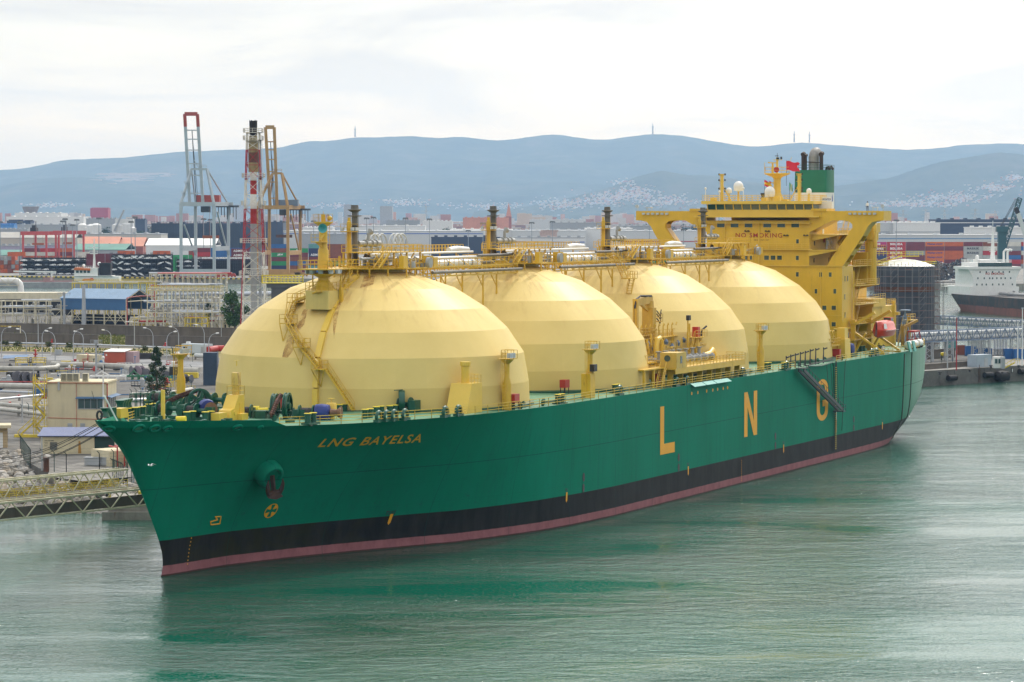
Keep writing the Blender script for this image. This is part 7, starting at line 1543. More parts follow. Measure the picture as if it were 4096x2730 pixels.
for k in range(16): q = k / 15; a = k * 2.4; rr = 2.3 * (1 - q * .75) * (.55 + .45 * rn.random()); cl.append(((rr * cos(a), rr * sin(a),1.8 + 9.2 * q),.95 * (1.3 - .7 * q)))
tree('dark feathery conifer standing behind the forecastle winches', gp(*Z2(1230,590),4),12.0,5, LD, 6,240,.2,.22, 'conifer_tree', clumps=cl)
# palm
p = gp(*ZT(1805,775),4); o = thing('palm_tree', 'fan palm with a drooping crown in front of the process area', 'palm tree', p); m = MB(); m.path([(0,0,0),(.1,0,3),(0,0,6.8)], [.42,.36,.38], 8); m.build('trunk', BARK, o); rn = random.Random(2); m = MB()
for k in range(120):
    a, el = rn.uniform(0,6.28), rn.uniform(-1.2,1.4); Lf = rn.uniform(2.6,4.2) * (1 if el > -.3 else .8); d = Vec((cos(a) * cos(el), sin(a) * cos(el), sin(el))); s = Vec((-sin(a), cos(a),0)); p0 = Vec((0,0,7.0)); p1 = p0 + d * Lf * .55; p2 = p0 + d * Lf + Vec((0,0,-.9 * cos(el)))
    m.add([p0, p1 - s * .22, p1 + s * .22], [(0,1,2)])
    for j in range(7): w2 = (j - 3) / 3; m.add([p1 - s * .05, p1 + s * .05, p2 + s * w2 * 1.0 - d * abs(w2) * .5], [(0,1,2)])
m.build('crown', leafmat('palm_leaf', (.04,.075,.02)), o)
for i, (x, y) in enumerate(((1250,1180),(1750,1240),(600,1190),(100,1100),(330,1110),(900,1120),(1300,1130))):
    q = ZT(x, y) if i < 3 else ZS(x, y); tree('low green shrub on the grass verge, the %s from the %s' % (ORD[i if i < 3 else i - 3], 'right bund wall' if i < 3 else 'left edge'), gp(*q, 4),1.5,3.2, LO, i + 40,40,.2,.05, 'shrub', .1, cat='shrub')
gm_ = MB(); rn = random.Random(8)
for k in range(3200):
    q = rn.random(); u, v = (rn.uniform(395,500), rn.uniform(1338,1383)) if q < .4 else ((rn.uniform(0,880), rn.uniform(1331,1339) + 24 * 0) if q < .55 else (rn.uniform(0,860), rn.uniform(1386,1404) + 0)); 
    if q >= .4: v += (u / 900) * 24 if q < .55 else (u / 900) * 22
    p = gp(u, v, 4.0); a = rn.uniform(0,3.14); w_2 = rn.uniform(.1,.3); h = rn.uniform(.2,.7); gm_.add([(p.x - w_2 * cos(a), p.y - w_2 * sin(a),4.0),(p.x + w_2 * cos(a), p.y + w_2 * sin(a),4.0),(p.x + rn.uniform(-.2,.2), p.y, 4 + h)], [(0,1,2)])
tag(gm_.build('weeds', leafmat('weed_green', (.12,.14,.035))), 'tufts of green and straw coloured weeds along the bund walls', None, None, 'stuff')
# ------------------------------------------------------------------ the container port across the basin
ZP = lambda x, y: (x * .2125,900 + y * .2125)
ZQ = lambda x, y: (400 + x * .2125,900 + y * .2125)
Z6 = lambda x, y: (3300 + x * .5103,800 + y * .5103)
CC = {'maroon': (.16,.02,.03), 'red': (.42,.02,.025), 'orange': (.50,.10,.02), 'rust brown': (.22,.06,.03), 'blue': (.02,.12,.34), 'navy blue': (.015,.03,.11), 'green': (.01,.27,.08), 'white': (.58,.57,.52), 'grey': (.28,.30,.31), 'teal': (.10,.30,.31), 'magenta': (.42,.02,.15), 'bright orange': (.62,.14,.01), 'purple': (.11,.02,.08), 'pale grey': (.42,.44,.43)}
CM = {k: paint('container_' + k.replace(' ', '_'), c, .5,.12,.12,.25, corr=2.2, dirt=.2) for k, c in CC.items()}
CMESH = {}
def container(p, col, label, group, Lc=12.2, hc=2.9, rz=0.0, txt=None, tcol=None, wc=2.44):
    key = (col, Lc, hc, wc)
    if key not in CMESH:
        m = MB(); m.box(.08, Lc - .08,.06, wc - .06,.1, hc - .1)
        for x in (0, Lc - .16):
            for y in (0, wc - .12): m.box(x, x + .16, y, y + .12,0, hc)
        for z_ in (0, hc - .13): m.box(0, Lc, 0,.1, z_, z_ + .13); m.box(0, Lc, wc - .1, wc, z_, z_ + .13)
        CMESH[key] = m.build('shipping_container', CM[col]); o = CMESH[key]
    else: o = CMESH[key].copy(); COL.objects.link(o)
    o.location = p; o.rotation_euler = (0,0, rz); tag(o, label, 'container', group)
    if txt:
        m = MB(); f = min(.8,.11 * len(txt)); lettering(m, txt, (Lc * (.5 - f / 2),-.03, hc * .24),(Lc * f, 0,0),(0,0, hc * .52),.05); m.build('lettering', paint('letter_' + (tcol or 'white'), {'white': (.8,.8,.8), 'navy': (.02,.03,.2), 'ink': (.05,.06,.08)}[tcol or 'white'], .6), o)
    return o
rnd = random.Random(17)
def stack(name, u0, Y, cols, rows, pal, end=False, Lc=12.2, hc=2.9, texts=None, jag=1, z0=3.5, lo=0):
    a = ay(u0,1000, Y); step = (2.6 if end else Lc + .45)
    for c in range(cols):
        top = rows - (rnd.randint(0, jag) if jag else 0)
        for r in range(lo, top):
            col = pal[c][r % len(pal[c])] if isinstance(pal[0], (list, tuple)) else rnd.choice(pal); t = (texts or {}).get((c, r))
            if t and len(t) > 2: col = t[2]
            container((a.x + c * step + (2.44 if end else 0), Y, z0 + r * (hc + .02)), col, '%s container, %s column, %s tier, in %s' % (col, ORD[c], ORD[r], name), 'containers in ' + name, Lc, hc, pi / 2 if end else 0, t and t[0], t and t[1])
OB = ['orange', 'rust brown', 'rust brown', 'orange', 'grey']
stack('the block at the far left edge', -30,2070,9,4, OB, True, jag=1); container(ay(30,1030,2066).xy.to_3d() + Vec((0,0,15.2)), 'orange', 'orange container lying across the top of the far left block', 'containers in the block at the far left edge')
stack('the row under the red gantries', 95,2300,4,5, ['orange', 'red', 'maroon', 'white', 'white', 'rust brown'], texts={(2,3): ('', '', 'white'),(2,4): ('', '', 'white')} and None)
stack('the maroon pile behind the small tanker', 345,1978,2,5, ['maroon', 'maroon', 'maroon', 'rust brown'], jag=0)
stack('the long row behind the car racks', 470,2130,5,5, ['green', 'maroon', 'blue', 'rust brown', 'green', 'orange'], jag=1)
stack('the row seen between the grey crane legs', 770,2060,3,6, ['maroon', 'rust brown', 'blue', 'navy blue', 'maroon', 'red'], texts={(2,4): ('MEDI', 'white', 'blue')}, lo=1)
stack('the tall pile left of the flare tower', 925,2010,2,6, ['maroon', 'maroon', 'blue', 'rust brown'], texts={(0,4): ('ADMIRAL', 'white', 'maroon'),(0,5): ('ADMIRAL', 'white', 'maroon')}, jag=0, lo=2)
stack('the pile behind the flare tower', 1085,2030,4,7, ['green', 'maroon', 'navy blue', 'blue', 'rust brown', 'maroon', 'teal'], texts={(0,4): ('JSV', 'white', 'green'),(1,6): ('JSV', 'white', 'green'),(1,5): ('JSV', 'white', 'green'),(2,4): ('ADMIRAL', 'white', 'navy blue'),(0,2): ('', '', 'green')} , jag=1)
PR = [['maroon', 'orange', 'navy blue', 'maroon', 'navy blue', 'rust brown'], ['bright orange', 'maroon', 'navy blue', 'purple', 'maroon', 'magenta'], ['bright orange', 'magenta', 'red', 'red', 'red', 'red'], ['maroon', 'purple', 'maroon', 'grey', 'maroon', 'maroon'], ['bright orange', 'bright orange', 'bright orange', 'bright orange', 'maroon', 'bright orange'], ['rust brown', 'maroon', 'orange', 'orange', 'maroon', 'orange'], ['orange', 'teal', 'pale grey', 'pale grey', 'pale grey', 'maroon'], ['grey', 'maroon', 'pale grey', 'red', 'white', 'rust brown'], ['maroon', 'red', 'blue', 'maroon', 'grey', 'white'], ['grey', 'orange', 'maroon', 'white', 'blue', 'red']]
TX = {(1,5): ('ONE', 'white', 'magenta'),(1,4): ('K LINE', 'white', 'maroon')}
for r in (2,3,4,5): TX[(2, r)] = ('BOLUDA', 'white', 'red')
for r in (1,2,3,5): TX[(4, r)] = ('Hapag-Lloyd', 'navy', 'bright orange')
for r in (3,4): TX[(6, r)] = ('MAERSK', 'ink', 'pale grey')
stack('the wall of containers behind the stern', 3395,2250,10,6, PR, Lc=14.0, hc=3.3, texts=TX, jag=0)
stack('the row glimpsed under the starboard bridge wing', 2560,2250,6,5, ['maroon', 'bright orange', 'green', 'magenta', 'maroon', 'blue'], Lc=14.0, hc=3.3, texts={(1,4): ('Hapag-Lloyd', 'navy', 'bright orange')}, jag=1)
container(gp(3770,1105,3.5) + Vec((4,300,9)), 'green', 'dark green container on top of the scrap yard wall', 'scrap yard containers', 12.2,3.2,0, 'UAS', 'white'); container(gp(3770,1105,3.5) + Vec((2,301,5.6)), 'bright orange', 'orange container below the dark green one by the scrap heap', 'scrap yard containers', 13,3.2,0, 'Hapag-Lloyd', 'navy'); container(gp(3770,1105,3.5) + Vec((2,301,2)), 'rust brown', 'brown container at the foot of the scrap yard stack', 'scrap yard containers', 13,3.5); container(gp(3770,1105,3.5) + Vec((2,301,0)), 'rust brown', 'brown container half buried behind the scrap heap', 'scrap yard containers', 13,2.0)
# cars on racks
def car_mesh(name, col):
    m = MB(); Lc = 2.15; pr = [(-Lc, .35),(-Lc, .85),(-1.75,.98),(-.9,1.02),(-.3,1.46),(1.0,1.5),(1.75,1.05),(Lc, .98),(Lc, .35)]
    vs = []
    for x, z in pr: k = .78 if z < 1.1 else .62; vs += [(x, -k, z),(x, k, z)]
    n = len(pr); m.add(vs, [(2 * i, 2 * i + 2,2 * i + 3,2 * i + 1) for i in range(n - 1)] + [(2 * n - 2,0,1,2 * n - 1)] + [tuple(range(0,2 * n, 2))[::-1], tuple(range(1,2 * n, 2))])
    m.cur = 1
    for sg in (-1,1): m.add([(-.75,.78 * sg - .02 * sg, 1.04),(-.22,.655 * sg, 1.40),(.92,.655 * sg, 1.43),(1.5,.775 * sg, 1.06)], [(0,1,2,3)] if sg < 0 else [(3,2,1,0)])
    m.add([(-.86,-.72,1.05),(-.86,.72,1.05),(-.3,.58,1.47),(-.3,-.58,1.47)], [(0,1,2,3)]); m.cur = 2
    for x in (-1.35,1.3):
        for y in (-.8,.62): m.lathe([(.33,0),(.33,.18)], (x, y, .33),10,(0,1,0))
    return m.build('parked_car', [col, GLASS, TYRE])
CARP = {'white': (.85,.86,.88), 'silver': (.42,.45,.48), 'black': (.015,.016,.018), 'dark grey': (.06,.065,.07)}
CARS = {k: car_mesh(k, paint('car_' + k.replace(' ', '_'), c, .25,.03,0,1)) for k, c in CARP.items()}
used = set()
def car(p, col, tilt, label, flip=False):
    o = CARS[col] if col not in used else CARS[col].copy()
    if col in used: COL.objects.link(o)
    used.add(col); o.location = p; o.rotation_euler = (0, tilt, pi if flip else 0); tag(o, label, 'car', 'new cars stored on racks')
RACKM = paint('rack_steel', (.02,.025,.035),.6,.2)
def rackframe(name, label, x0, Y, Wd, lv, pitch, depth, n):
    o = thing(name, label, 'car rack', (x0, Y, 3.5)); m = MB()
    for k in range(n + 1):
        for y in np.linspace(0, depth, 3): m.beam((Wd * k / n, y, 0),(Wd * k / n, y, lv * pitch + .9),.28)
    for l in range(lv):
        for y in np.linspace(0, depth, 3): m.beam((0, y, l * pitch),(Wd, y, l * pitch),.3)
        for k in range(n + 1): m.beam((Wd * k / n, 0, l * pitch),(Wd * k / n, depth, l * pitch),.26)
        if l: m.box(0, Wd, depth * .35, depth, l * pitch - .1, l * pitch)
    for k in range(0, n): m.beam((Wd * k / n, depth, 0),(Wd * (k + 1) / n, depth, lv * pitch),.2); m.beam((Wd * (k + .5) / n, depth * .6,0),(Wd * (k + .5) / n, depth * .6, lv * pitch),.3)
    m.build('frame', RACKM, o); b = MB(); b.box(0, Wd, depth - .1, depth, 0, lv * pitch - .4); b.build('back_screen', DARK, o)
TIER = ['bottom', 'second', 'third', 'top']
def fill(nm, x0, Y, Wd, n, pitch, tilts, ybacks=(0,)):
    for l in range(4):
        for k in range(n):
            for yi, yb in enumerate(ybacks if l == 3 else ybacks[:1]):
                t = tilts[k % len(tilts)] * (1 if rnd.random() < .8 else 0); col = rnd.choice(['white', 'white', 'white', 'white', 'silver', 'black', 'dark grey']) if not yi else rnd.choice(['white', 'white', 'silver'])
                dz = abs(sin(t)) * 1.5 + .15
                car((x0 + Wd * (k + .5) / n, Y + 1.4 + yb, 3.5 + l * pitch + dz), col, t, '%s car, %s, %s tier, %s column of %s%s' % (col, 'level' if not t else ('nose down' if t > 0 else 'nose up'), TIER[l], ORD[k], nm, ('', ', middle row', ', back row')[yi]), rnd.random() < .4)
r1 = ay(79,1050,1992).x; rackframe('car_rack', 'long dark car rack left of the small tanker bridge', r1,1992,44,4,3.0,12,9); fill('the left rack', r1,1992,44,9,3.0, [0], (0,4,8))
r2 = ay(441,1050,1946).x; rackframe('car_rack', 'tall dark car rack with tilted cars left of the grey crane', r2,1946,39.5,4,3.7,11,9); fill('the tilted car rack', r2,1946,39.5,9,3.7, [-.45,-.45,0,-.42,-.45,0,0,.4,.45], (0,4,8))
r3 = ay(702,1050,1960).x; rackframe('car_rack', 'dark car rack behind the legs of the grey crane', r3,1960,16,4,2.9,10,3); fill('the rack behind the crane', r3,1960,16,3,2.9, [0], (0,4))
r4 = ay(790,1050,1975).x; rackframe('car_rack', 'dense dark rack of folded car frames right of the grey crane legs', r4,1975,38,5,2.1,8,26)
for k in range(18): car((r4 + 1.5 + k * 2.0,1976 + (k % 2) * 4,14.3), 'white', 0, 'white car on top of the dense dark rack, %s from the left' % ORD[k])
# ship-to-shore gantry cranes
def gantry(name, label, Y, legs, vtop, vmid, vsill, boomx, apex, house, cols, mats, vb=1108, zt=None):
    """legs: front-left, front-right, back-left, back-right across the drawing"""
    sc = Y / CAM_F * .25; o = thing(name, label, 'gantry crane', (ay(legs[0], vb, Y).x, Y, 3.5)); X = lambda u: (u - legs[0]) * sc; Zz = lambda v: (vb - v) * sc; D = 26; st, hs_ = mats; m = MB()
    fl_, fr, bl__, br = [X(u) for u in legs]; ft = Zz(vtop)
    for x, y in ((fl_, 0),(fr, 0),(bl__, D),(br, D)): m.beam((x, y, 2.6),(x, y, ft),1.9)
    m.beam((fl_ - 1,0, Zz(vsill)),(fr + 1,0, Zz(vsill)),1.8,4.6); m.beam((bl__, D, Zz(vsill)),(br, D, Zz(vsill)),1.6,3.6); m.beam((fl_, 0, Zz(vmid)),(bl__, D, Zz(vmid)),1.8,2.8); m.beam((fr, 0, Zz(vmid)),(br, D, Zz(vmid)),1.8,2.8)
    m.beam((fl_, 0, ft),(bl__, D, ft),2,2.6); m.beam((fr, 0, ft),(br, D, ft),2,2.6); m.beam((fl_, 0, ft),(fr, 0, ft),1.6,2.4); m.beam((bl__, D, ft),(br + 3, D, ft),1.6,2.4); m.beam((fl_ + 2,0, ft * .72),(bl__, D, ft * .3),.9); m.beam((fr + 2,0, ft * .9),(br, D, ft * .3),.9); m.build('portal', st, o)
    m = MB(); bb, bt = boomx[0], boomx[1]; (u0, v0),(u1, v1),(u2, v2),(u3, v3) = bb + bt
    P = [Vec((X(u),8, Zz(v))) for u, v in ((u0, v0),(u1, v1))]; Q = [Vec((X(u),4, Zz(v))) for u, v in ((u2, v2),(u3, v3))]
    for k in range(2): q = P[k].lerp(Q[k], cols[0]); m.cur = 0; m.beam(P[k], q, 1.7,1.9); m.cur = 1; m.beam(q, Q[k], 1.8,2.0)
    m.cur = 1; m.beam(Q[0], Q[1], 1.6,2.4); m.cur = 0
    for f in (.12,.32,.45,.6,.72,.82): m.beam(P[0].lerp(Q[0], f), P[1].lerp(Q[1], f),.7)
    m.cur = 2; c0, c1 = (P[0] + P[1]) / 2,(Q[0] + Q[1]) / 2; m.beam(c0, c0.lerp(c1,.82),.5); m.beam(c0 + Vec((1,2,0)), c0.lerp(c1,.8),.3); m.build('boom', [st, hs_ if cols[1] else st, paint('cable_dark', (.07,.08,.09),.6)], o)
    m = MB(); ap = [Vec((X(u),6, Zz(v))) for u, v in apex]
    for k, (x, y) in enumerate(((fl_, 0),(fr, 0))): m.beam((x, y, ft), ap[k], 1.4); m.beam((bl__ if k == 0 else br, D, ft), ap[k], .8)
    m.beam(ap[0], ap[1], 1.3); m.rail([ap[0] + Vec((0,-1,1)), ap[1] + Vec((0,-1,1))], 1.6,2,.2); m.beam((ap[0] + ap[1]) / 2,(P[0] + P[1]) / 2 * .5 + (Q[0] + Q[1]) / 2 * .5,.3)
    for f in (.3,.6): q = Vec((fl_, 0, ft)).lerp(ap[0], f); m.cbox(q, 3.4,3,.3); m.rail([q + Vec((-1.7,-1.5,0)), q + Vec((1.7,-1.5,0))], 1.5,1.4,.16)
    m.build('a_frame', st, o)
    m = MB(); (hu0, hv0, hu1, hv1) = house; m.box(X(hu0), X(hu1),8,20, Zz(hv1), Zz(hv0)); m.build('machine_house', hs_, o); m = MB(); m.box(X((hu0 + hu1) / 2 - 25), X((hu0 + hu1) / 2 + 8),4,14, ft - 5.2, ft - 1.4); m.build('operator_cabin', paint('crane_dark', (.05,.055,.06),.6), o)
    m = MB()
    for k in range(9): x = X(legs[3]) - 10 + k * 1.9; m.beam((x, D - 2, ft - 1),(x, D - 2, ft - 7 - (k % 3) * 1.4),.5)
    m.box(X(legs[3]) - 9, X(legs[3]) + 7, D - 3, D - 1, ft - 2, ft - .8); m.build('festoon', paint('crane_dark', (.05,.055,.06)), o)
    for x, y in ((fl_, 0),(fr, 0),(bl__, D),(br, D)): m = MB(); m.slab([(x - 5, y - .8,.7),(x - 4, y - .8,2.6),(x + 4, y - .8,2.6),(x + 5, y - .8,.7)], (0,1.6,0)); [m.lathe([(.6,-.4),(.6,.4)], (x - 4.2 + 2.1 * k, y, .62),10,(0,1,0)) for k in range(5)]; m.build('bogie', hs_ if cols[1] else st, o)
    m = MB(); m.box(X(legs[1]) - 14 * .6, X(legs[1]) + 2,10,12.5, Zz(950), Zz(938)); [m.beam((X(legs[1]) - 6 + d, 11, Zz(938)),(X(legs[1]) - 6 + d, 11, ft),.12) for d in (-2,2)]; m.build('spreader', RUSTY if not cols[1] else paint('spreader_orange', (.35,.09,.03),.6), o)
    return o
gantry('gantry_crane', 'pale grey ship-to-shore gantry crane with its red-tipped boom raised', 1900,(725,857,766,899),812,990,1086,(((755,812),(808,812)),((739,452),(790,452))),((764,672),(826,672)),(780,776,873,806),(.86, True),(paint('crane_grey', (.42,.46,.50),.5,.08,.05), paint('crane_red', (.38,.05,.03),.5,.1)))
gantry('gantry_crane', 'ochre ship-to-shore gantry crane half hidden behind the flare tower', 1925,(1027,1152,1065,1190),828,1010,1090,(((1078,830),(1106,830)),((1062,508),(1097,508))),((1090,692),(1126,692)),(1094,798,1188,822),(.99, False),(paint('crane_ochre', (.42,.235,.065),.5,.1,.1), paint('crane_house_blue', (.14,.18,.24),.6)))
def rtg(label, u0, u1, Y, vt, du):
    sc = Y / CAM_F * .25; o = thing('yard_gantry', label, 'yard crane', (ay(u0,1050, Y).x, Y, 3.5)); Wd = (u1 - u0) * sc; H_ = ay(0, vt, Y).z - 3.5; dx = du * sc; m = MB(); RM_ = paint('rtg_red', (.46,.07,.07),.55,.1)
    for x, y in ((0,0),(Wd, 0),(dx, 12),(Wd + dx, 12)): m.beam((x, y, 1),(x, y, H_),1.5)
    for y, q in ((0,0),(12, dx)): m.beam((q - 2, y, H_),(Wd + q + 2, y, H_),1.6,2.8)
    for x in (0, Wd): m.beam((x, 0,1.6),(x + dx, 12,1.6),1.2)
    m.build('portal', RM_, o); m = MB(); m.box(Wd * .3, Wd * .55,0,12, H_ + 1.3, H_ + 4.2); m.beam((Wd * .5,6, H_ + 1),(Wd * .5,6, H_ + 9),.5); m.box(Wd * .35, Wd * .5,3,9, H_ + 4, H_ + 6); m.build('trolley', BLACK, o); m = MB(); m.box(Wd * .35, Wd * .85,4,8, H_ * .66, H_ * .72); [m.beam((x, 6, H_ * .7),(x, 6, H_),.15) for x in (Wd * .4, Wd * .8)]; m.build('spreader', paint('spreader_orange', (.35,.09,.03),.6), o)
rtg('red rubber-tyred yard gantry, the left one of the pair', 93,186,2260,933,40); rtg('red rubber-tyred yard gantry, the right one of the pair', 224,296,2300,930,30)
# the small tanker in the basin
o = thing('coastal_tanker', 'small white tanker with an orange-topped bridge moored across the basin', 'ship', (ay(300,1140,1790).x, 1790,0)); sc = 1790 / CAM_F * .25; X = lambda u: (u - 300) * sc; Zt = lambda v: ay(0, v, 1790).z
m = MB(); m.slab([(X(-30),0,-1),(X(480),0,-1),(X(500),0,3.2),(X(478),0,4.2),(X(296),0,4.2),(X(290),0,3.4),(X(-30),0,3.2)], (0,13,0)); m.build('hull', paint('tanker_grey_hull', (.28,.29,.30),.5,.15,.2), o)
m = MB(); m.box(X(296), X(475),1,12,4.2, Zt(1105)); m.box(X(296), X(450),.2,12.8, Zt(1105), Zt(1104) + .2); m.box(X(296), X(390),1.5,11, Zt(1104), Zt(1072)); m.build('deckhouse', WHITE, o)
for k in range(4): m = MB(); m.box(X(303 + k * 15), X(314 + k * 15),1.38,1.5, Zt(1092), Zt(1082)); m.build('window', GLASS, o)
m = MB(); m.slab([(X(294),.6, Zt(1080)),(X(298),.6, Zt(1071)),(X(360),.6, Zt(1073)),(X(360),.6, Zt(1082))], (0,11,0)); m.build('bridge_roof', paint('roof_orange', (.62,.15,.02),.5), o)
m = MB(); m.lathe([(.9, Zt(1073)),(.55, Zt(1020)),(.3, Zt(955))], (X(372),6,0),8); [m.beam((X(355 - k * 2),6, Zt(1015 - k * 8)),(X(386 + k),6, Zt(1015 - k * 8)),.25,.5) for k in (0,3)]; m.rail([(X(355),5, Zt(1012)),(X(386),5, Zt(1012))], 1.4,1.2,.14); m.sphere((X(392),6, Zt(1056)),1.2,10); m.beam((X(392),6, Zt(1073)),(X(392),6, Zt(1060)),.4); m.sphere((X(330),6, Zt(1063)),.9,10); m.rail([(X(300),1.5, Zt(1072)),(X(388),1.5, Zt(1072))], 1.2,1.2,.13); m.lathe([(.7,3),(.4, Zt(1085))], (X(201),6,0),8); m.beam((X(48),6, Zt(1086)),(X(218),6, Zt(1089)),1.3,.9); m.build('mast', WHITE, o)
m = MB(); m.box(X(394), X(440),3,10, Zt(1104), Zt(1052)); m.build('funnel', paint('soot_black', (.012,.012,.013),.8), o)
m = MB(); m.lathe([(.2,0),(1.1,1),(1.2,4),(1.0,5.4),(.2,6)], (X(328),1.0, Zt(1122)),10,(1,0,0)); m.build('lifeboat', ORAN, o); m = MB(); m.lathe([(.2,0),(1.3,1),(1.3,2.4),(.2,3)], (X(355),1.0, Zt(1120)),10,(1,0,0)); m.build('lifeboat', ORAN, o)
m = MB(); [m.beam((X(172 + k * 4.4),3,3),(X(172 + k * 4.4),3,6.4),.35) for k in range(10)]; m.rail([(X(0),0,3.4),(X(290),0,3.4)], 1.2,2.6,.16); m.path([(X(40),5,3.8),(X(290),5,3.8)], .4,6); m.build('deck_pipework', paint('deck_pink', (.42,.22,.22),.6), o)
# light masts
def mast(u, vb_, vt, Y, label):
    p = ay(u, 1000, Y); h = ay(u, vt, Y).z - 3.5; o = thing('light_mast', label, 'light mast', (p.x, Y, 3.5),0, 'tall floodlight masts of the port'); m = MB(); m.lathe([(.42,0),(.22, h)], (0,0,0),6); m.build('shaft', paint('mast_grey', (.24,.28,.32),.5), o); m = MB(); m.lathe([(1.7, h - .8),(1.9, h)], (0,0,0),8); [m.cbox((1.7 * cos(a),1.7 * sin(a), h - 1.3),.7,.5,.8) for a in [k * .785 for k in range(8)]]; m.build('lamp_ring', paint('mast_lamp', (.15,.17,.18),.5), o)
for i, (u, vt) in enumerate(((2,885),(81,884),(252,882),(261,873),(308,876),(291,897),(396,870),(525,884),(541,866),(815,873),(842,876),(1140,885),(1255,882),(1467,870),(1494,867),(1622,870),(1718,874),(1873,920),(1932,890),(2127,888),(2210,884),(2598,868),(2734,917),(3393,880),(3438,878),(3585,878))): mast(u, 0, vt, 2150 if i not in (4,17,22) else 2250, 'slender grey floodlight mast, %s from the left among the port masts' % ORD[i])
# sheds and works behind the quay
def shed(name, label, u0, u1, vt, Y, depth, mat, roof=None, rh=0.0, gab=False, cat='warehouse', win=0, wmat=None, bands=None):
    a, b = ay(u0,1000, Y), ay(u1,1000, Y); Wd = b.x - a.x; h = ay(0, vt, Y).z - 3.5; o = thing(name, label, cat, (a.x, Y, 3.5)); m = MB(); m.box(0, Wd, 0, depth, 0, h); m.build('wall', mat, o); m = MB()
    if rh:
        if gab: m.slab([(-.5,-.5, h),(Wd / 2,-.5, h + rh),(Wd / 2, depth, h + rh),(-.5, depth, h)], (0,0,.3)); m.slab([(Wd / 2,-.5, h + rh),(Wd + .5,-.5, h),(Wd + .5, depth, h),(Wd / 2, depth, h + rh)], (0,0,.3)); m.slab([(0,0, h),(Wd, 0, h),(Wd / 2,0, h + rh)], (0,.3,0))
        else: m.slab([(-.5,-.5, h),(Wd + .5,-.5, h),(Wd + .5, depth / 2, h + rh),(-.5, depth / 2, h + rh)], (0,0,.3)); m.slab([(-.5, depth / 2, h + rh),(Wd + .5, depth / 2, h + rh),(Wd + .5, depth, h),(-.5, depth, h)], (0,0,.3))
    else: m.box(-.4, Wd + .4,-.4, depth + .4, h, h + .8); [m.box(Wd * (k + .3) / 7, Wd * (k + .3) / 7 + 3, depth * .3, depth * .5, h + .8, h + 2.2) for k in range(7)]
    m.build('roof', roof or mat, o)
    for k in range(win): x = Wd * (k + .5) / win; m = MB(); m.box(x - Wd / win * .3, x + Wd / win * .3,-.15,.05, h * .55, h * .55 + 2.2); m.build('window', wmat or GLASS, o)
    if bands: m = MB(); [m.box(-.1, Wd + .1,-.25,-.002, h * q, h * q + .9) for q in bands[0]]; m.build('stripe', bands[1], o)
    return o, Wd, h
PW = paint('pale_cladding', (.50,.52,.53),.6,.06,0,.02); PW2 = paint('white_cladding', (.62,.63,.63),.6,.06,0,.02); GR = paint('grey_cladding', (.30,.32,.34),.6,.08,0,.02); NV_ = paint('navy_cladding', (.02,.035,.07),.6,.1,0,.05); BRK = paint('brick_red', (.30,.09,.06),.8,.15,0,.05); PNK = paint('terracotta_roof', (.52,.22,.14),.7,.1,0,.05); GRR = paint('green_roof', (.05,.19,.15),.6,.15,0,.05); LAV = paint('lavender_wall', (.34,.30,.40),.7); CRW = paint('cream_wall', (.46,.42,.36),.8,.1,.05,.05)
shed('warehouse', 'long cream building with a row of small windows behind the red gantries', -40,305,952,2700,40, CRW, paint('weathered_roof', (.36,.35,.32),.8,.15,0,.03),5, win=34)
shed('warehouse', 'low lavender building under the cream one at far left', -30,145,985,2660,25, LAV, GR, win=8); shed('warehouse', 'low lavender building behind the right red gantry', 150,300,982,2662,25, LAV, GR, win=12)
shed('warehouse', 'green-roofed shed at far left behind the orange containers', -40,92,1022,2400,60, GR, GRR, 4); shed('warehouse', 'green-roofed shed behind the small tanker mast', 290,500,1000,2420,70, GR, GRR, 4.5)
shed('warehouse', 'brick warehouse with a terracotta roof, the left gable', 298,470,983,2750,50, BRK, PNK, 8); shed('warehouse', 'brick warehouse with a terracotta roof, right of the left gable', 474,572,986,2760,50, BRK, PNK, 8)
shed('warehouse', 'white tent-roofed warehouse behind the grey crane', 583,860,982,2700,55, PW2, WHITE, 6); shed('warehouse', 'blank pale concrete building above the terracotta roofs', 326,644,938,3100,60, paint('pale_concrete', (.44,.43,.40),.8,.1,.05,.05), GR)
o, Wd, h = shed('black_lattice_building', 'black building with an open lattice crown behind the grey crane', 607,960,896,3350,50, NV_); m = MB(); [m.beam((x, -.6,0),(x, -.6, h + 3),.5) for x in np.linspace(0, Wd, 60)]; m.build('fins', paint('black_fins', (.012,.02,.03),.6), o)
shed('black_building', 'plain dark navy building right of the lattice crown', 962,1131,890,3360,50, NV_)
o = thing('silo_plant', 'cluster of white silos with a conveyor behind the terracotta roofs', 'silos', ay(322,1000,3400).xy.to_3d() + Vec((0,0,3.5))); sc = 3400 / CAM_F * .25
for k, (u, vt, r) in enumerate(((330,893,5),(350,905,5),(368,896,6),(385,893,6),(470,893,6),(488,897,6),(508,890,6.5),(524,905,6))): m = MB(); hh = ay(0, vt, 3400).z - 3.5; m.lathe([(r, 0),(r, hh - 2),(r * .4, hh)], ((u - 322) * sc, 0,0),16); m.build('silo', PW2, o, smooth=40)
m = MB(); m.box((462 - 322) * sc, (534 - 322) * sc, -2,10,20, ay(0,888,3400).z); m.build('head_house', PW2, o); m = MB(); m.beam((-4 + (475 - 322) * sc, -7,22),((500 - 322) * sc, -7,46),2); m.build('conveyor', GR, o)
